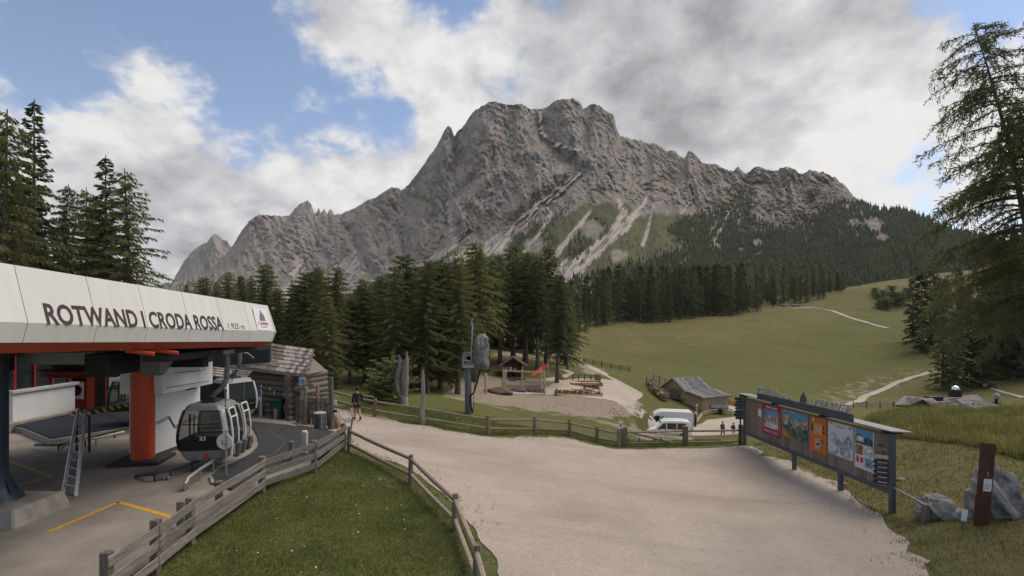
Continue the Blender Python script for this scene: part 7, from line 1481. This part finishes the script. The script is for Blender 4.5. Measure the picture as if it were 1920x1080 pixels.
b = at(1846, 66); tz = CZ+(HY-754)/F*66; t = thing('white_tent', 'small white pointed tent in front of the hut roof', 'tent', tuple(b)); m = MB(); zb = CZ+(HY-776)/F*66; k = 8; m.add([(b.x+1.0*math.cos(2*math.pi*i/k), b.y+1.0*math.sin(2*math.pi*i/k), zb) for i in range(k)]+[(b.x, b.y, tz)], [(i, (i+1) % k, k) for i in range(k)]); obj('canvas', m, M('tent_white', (.55, .55, .54)), t); m = MB(); [m.tube([(b.x+.5*math.cos(a), b.y+.5*math.sin(a), (zb+tz)/2), (b.x-.12*math.cos(a), b.y-.12*math.sin(a), tz+.25)], .025, 5) for a in (.3, 1.6, 2.9, 4.2)]; obj('pole', m, FRESHWOOD, t, kind='stuff')
b = P(1893, 762, 72); t = thing('satellite_dish', 'round white satellite dish at the right end of the hut', 'dish', tuple(b)); m = MB(); m.lathe([(.05, .12), (.30, .07), (.46, -.04), (.44, -.05), (.28, .05), (.05, .10)], 20, tuple(b), 'Y'); obj('dish', m, M('dish_white', (.72, .72, .74), rough=.3, var=.02), t, smooth=True); m = MB(); m.tube([b+Vector((0, .1, 0)), b+Vector((-.1, .3, -1.6))], .05, 6); m.tube([b+Vector((0, .05, -.4)), b+Vector((0, -.35, .0))], .02, 5); obj('mast', m, DARK, t)
b = P(1868, 753, 84); t = thing('lump_post', 'dark post with a pale lumpy top and a reddish tip behind the hut roof', 'post', tuple(b)); m = MB(); m.tube([b-Vector((0, 0, .8)), b+Vector((0, 0, .5))], .22, 8); obj('post', m, DARK, t); rk = rock('pale_top', None, b+Vector((.05, 0, .55)), (.42, .35, .55), 51, M('pale_lump', (.33, .33, .34))); rk.parent = t; rk.matrix_parent_inverse = Matrix.Translation(-Vector(t.location)); m = MB(); m.tube([b+Vector((.25, 0, 1.1)), b+Vector((.65, 0, 1.3))], [.08, .02], 5); obj('red_tip', m, REDPR, t)

# ---------------------------------------------------------------- people
def skin_mesh(name, verts, edges, mat, parent, sub=1, root=0):
    me = bpy.data.meshes.new(name); bm = bmesh.new(); ly = bm.verts.layers.skin.verify(); vs = []
    for i, (c, r) in enumerate(verts):
        v = bm.verts.new(c); s = v[ly]; s.radius = (r, r) if not isinstance(r, tuple) else r; s.use_root = (i == root); vs.append(v)
    for a, b_ in edges: bm.edges.new((vs[a], vs[b_]))
    bm.to_mesh(me); bm.free(); o = bpy.data.objects.new(name, me); COL.objects.link(o); me.materials.append(mat); o.parent = parent
    sk = o.modifiers.new('skin', 'SKIN'); sk.use_smooth_shade = True; ss = o.modifiers.new('sub', 'SUBSURF'); ss.levels = sub; ss.render_levels = sub; return o
def person(loc, rz, label, jacket, legs, hairm, short=True, stride=.30, arm=.22, pack=None, cap=None, poles=False, scale=1.0):
    g = thing('person', label, 'person', loc, rz, None); g.scale = (scale,)*3
    Lf, Rf = (-.10, stride*.62, .08), (.10, -stride, .12)          # facing +y; left foot forward
    V = [((0, 0, .96), .13), ((0, .01, 1.12), .125), ((0, .02, 1.30), .135), ((0, .01, 1.43), .09), ((0, .015, 1.50), .055), ((0, .03, 1.58), .075), ((0, .035, 1.67), .092), ((0, .03, 1.75), .06),
         ((-.09, 0, .90), .10), ((-.10, stride*.42+.05, .50), .062), ((-.10, stride*.55, .30), .056), ((Lf[0], Lf[1], Lf[2]), .042), ((Lf[0], Lf[1]+.17, .05), .038),
         ((.09, 0, .90), .10), ((.10, -stride*.25+.06, .50), .062), ((.10, -stride*.65, .32), .056), ((Rf[0], Rf[1], Rf[2]+.04), .042), ((Rf[0], Rf[1]+.15, .05), .038),
         ((-.19, .0, 1.40), .062), ((-.24, -arm*.35, 1.14), .046), ((-.24, -arm*.2+.06, .92), .036), ((-.24, -arm*.1+.10, .84), .036),
         ((.19, .0, 1.40), .062), ((.24, arm*.35, 1.14), .046), ((.24, arm*.8+.06, .93), .036), ((.24, arm+.10, .86), .036)]
    E = [(0, 1), (1, 2), (2, 3), (3, 4), (4, 5), (5, 6), (6, 7), (0, 8), (8, 9), (9, 10), (10, 11), (11, 12), (0, 13), (13, 14), (14, 15), (15, 16), (16, 17), (3, 18), (18, 19), (19, 20), (20, 21), (3, 22), (22, 23), (23, 24), (24, 25)]
    for hnd in (21, 25):                                            # five fingers, the thumb from the side of the palm
        hx, hy, hz2 = V[hnd][0]; s_ = -1 if hx < 0 else 1
        for k, (dy, l) in enumerate(((-.025, .06), (-.008, .075), (.010, .072), (.026, .055))):
            n = len(V); V.append(((hx+s_*.006, hy+dy, hz2-.05-l*.4), .010)); V.append(((hx-s_*.012, hy+dy+.012, hz2-.05-l), .009)); E += [(hnd, n), (n, n+1)]
        n = len(V); V.append(((hx-s_*.02, hy+.035, hz2-.01), .011)); V.append(((hx-s_*.03, hy+.05, hz2-.05), .009)); E += [(hnd, n), (n, n+1)]
    n = len(V); V.append(((0, .125, 1.655), .016)); E.append((6, n))       # nose
    for s_ in (-1, 1): n = len(V); V.append(((s_*.098, .02, 1.66), .018)); E.append((6, n))
    skin_mesh('body', V, E, SKIN, g)
    J = [((0, 0, .92), .165), ((0, .01, 1.12), .15), ((0, .02, 1.30), .165), ((0, .01, 1.44), .10), ((-.20, .0, 1.40), .082), ((-.25, -arm*.35, 1.14), .064), ((-.25, -arm*.2+.055, .94), .050), ((.20, .0, 1.40), .082), ((.25, arm*.35, 1.14), .064), ((.25, arm*.75+.05, .95), .050), ((0, 0, .84), .165)]
    skin_mesh('jacket', J, [(0, 1), (1, 2), (2, 3), (3, 4), (4, 5), (5, 6), (3, 7), (7, 8), (8, 9), (0, 10)], jacket, g)
    lk = [V[0], V[8], V[9], V[13], V[14]]; z = .5
    def lerp(a, b_, t): return tuple(a[i]+(b_[i]-a[i])*t for i in range(3))
    if short: T = [((0, 0, .95), .15), ((-.09, 0, .88), .115), (lerp(V[8][0], V[9][0], .75), .09), ((.09, 0, .88), .115), (lerp(V[13][0], V[14][0], .75), .09)]; Ed = [(0, 1), (1, 2), (0, 3), (3, 4)]
    else: T = [((0, 0, .95), .15), ((-.09, 0, .88), .112), (V[9][0], .082), (lerp(V[10][0], V[11][0], .7), .066), ((.09, 0, .88), .112), (V[14][0], .082), (lerp(V[15][0], V[16][0], .7), .066)]; Ed = [(0, 1), (1, 2), (2, 3), (0, 4), (4, 5), (5, 6)]
    skin_mesh('shorts' if short else 'trousers', T, Ed, legs, g)
    for a, b_ in ((11, 12), (16, 17)):
        A, B_ = V[a][0], V[b_][0]; skin_mesh('boot', [((A[0], A[1]-.01, A[2]+.10), .058), ((A[0], A[1]-.02, max(.05, A[2]-.03)), .056), ((B_[0], B_[1]+.02, .045), .048)], [(0, 1), (1, 2)], M('boot_dark', (.035, .028, .024), rough=.7), g)
    m = MB(); m.sphere((0, .005, 1.70), .112, 12, 8, (1, 1.08, .98)); bmv = [v for v in m.v]; obj('hair' if not cap else 'cap', m, cap or hairm, g, local=True, smooth=True)
    if cap: m = MB(); m.box((0, .13, 1.70), (.16, .12, .015)); obj('cap_peak', m, cap, g, local=True)
    m = MB(); [m.sphere((s_*.035, .118, 1.675), .011, 6, 4) for s_ in (-1, 1)]; obj('eyes', m, BLACKP, g, local=True, kind='stuff'); m = MB(); m.box((0, .118, 1.615), (.05, .012, .012)); obj('mouth', m, M('lips', (.30, .10, .08)), g, local=True)
    if pack: m = MB(); m.sphere((0, -.20, 1.22), .2, 12, 8, (.85, .62, 1.25)); obj('backpack', m, pack, g, local=True, smooth=True); 
    if pack:
        for s_ in (-1, 1): m = MB(); m.tube([(s_*.12, -.12, 1.42), (s_*.13, .05, 1.49), (s_*.13, .17, 1.36), (s_*.14, .12, 1.1)], .02, 5); obj('strap', m, pack, g, local=True)
    return g
DJ = M('jacket_charcoal', (.022, .024, .028), rough=.8); HAIR = M('hair_dark', (.018, .014, .012), rough=.8)
w_ = on(670, 788); person(tuple(w_), R(28), 'walker in a dark jacket and brown shorts seen from behind on the gravel yard', DJ, M('shorts_brown', (.14, .075, .055)), HAIR, True, scale=1.03)
w_ = on(1355, 819, dmin=46); hk = person(tuple(w_), R(195), 'hiker in a dark red jacket with a backpack on the gravel behind the gate', M('jacket_red', (.14, .02, .025)), M('trousers_grey', (.05, .05, .055)), HAIR, False, .22, pack=M('pack_green', (.14, .17, .05)))
w_ = on(1375, 820, dmin=46); hk2 = person(tuple(w_), R(200), 'hiker in a blue jacket with a dark backpack right of the hiker in red', M('jacket_blue', (.05, .075, .13)), M('trousers_tan', (.22, .17, .13)), HAIR, True, .24, pack=M('pack_dark', (.03, .035, .05)), cap=M('cap_red', (.25, .03, .03)), scale=.95)
for h_, nm, dx in ((hk, 'hiker in red', -.42), (hk2, 'hiker in blue', .36)):
    p = Vector(h_.location)+Vector((dx, -.25, 0)); p.z = H(p.x, p.y); t = thing('trekking_pole', 'thin trekking pole held by the '+nm, 'pole', tuple(p)); m = MB(); m.tube([p, p+Vector((-dx*.35, .12, .98))], .012, 5); obj('shaft', m, ALU, t); m = MB(); m.tube([p+Vector((-dx*.35, .12, .98)), p+Vector((-dx*.36, .12, 1.10))], .022, 6); obj('grip', m, RUBBER, t)

# ---------------------------------------------------------------- the air
def haze(density):
    m = bpy.data.materials.new('air'); m.use_nodes = True; nt = m.node_tree; nt.nodes.clear(); o = nt.nodes.new('ShaderNodeOutputMaterial'); v = nt.nodes.new('ShaderNodeVolumePrincipled')
    v.inputs['Color'].default_value = (.92, .94, .98, 1); v.inputs['Density'].default_value = density; v.inputs['Anisotropy'].default_value = .2; nt.links.new(v.outputs[0], o.inputs['Volume'])
    mb = MB(); mb.box2((-4200, -400, -900), (4200, 4400, 1300)); h = obj('haze', mb, m, kind='stuff'); props(h, 'thin bluish air between here and the mountains', 'haze')
haze(.00004)
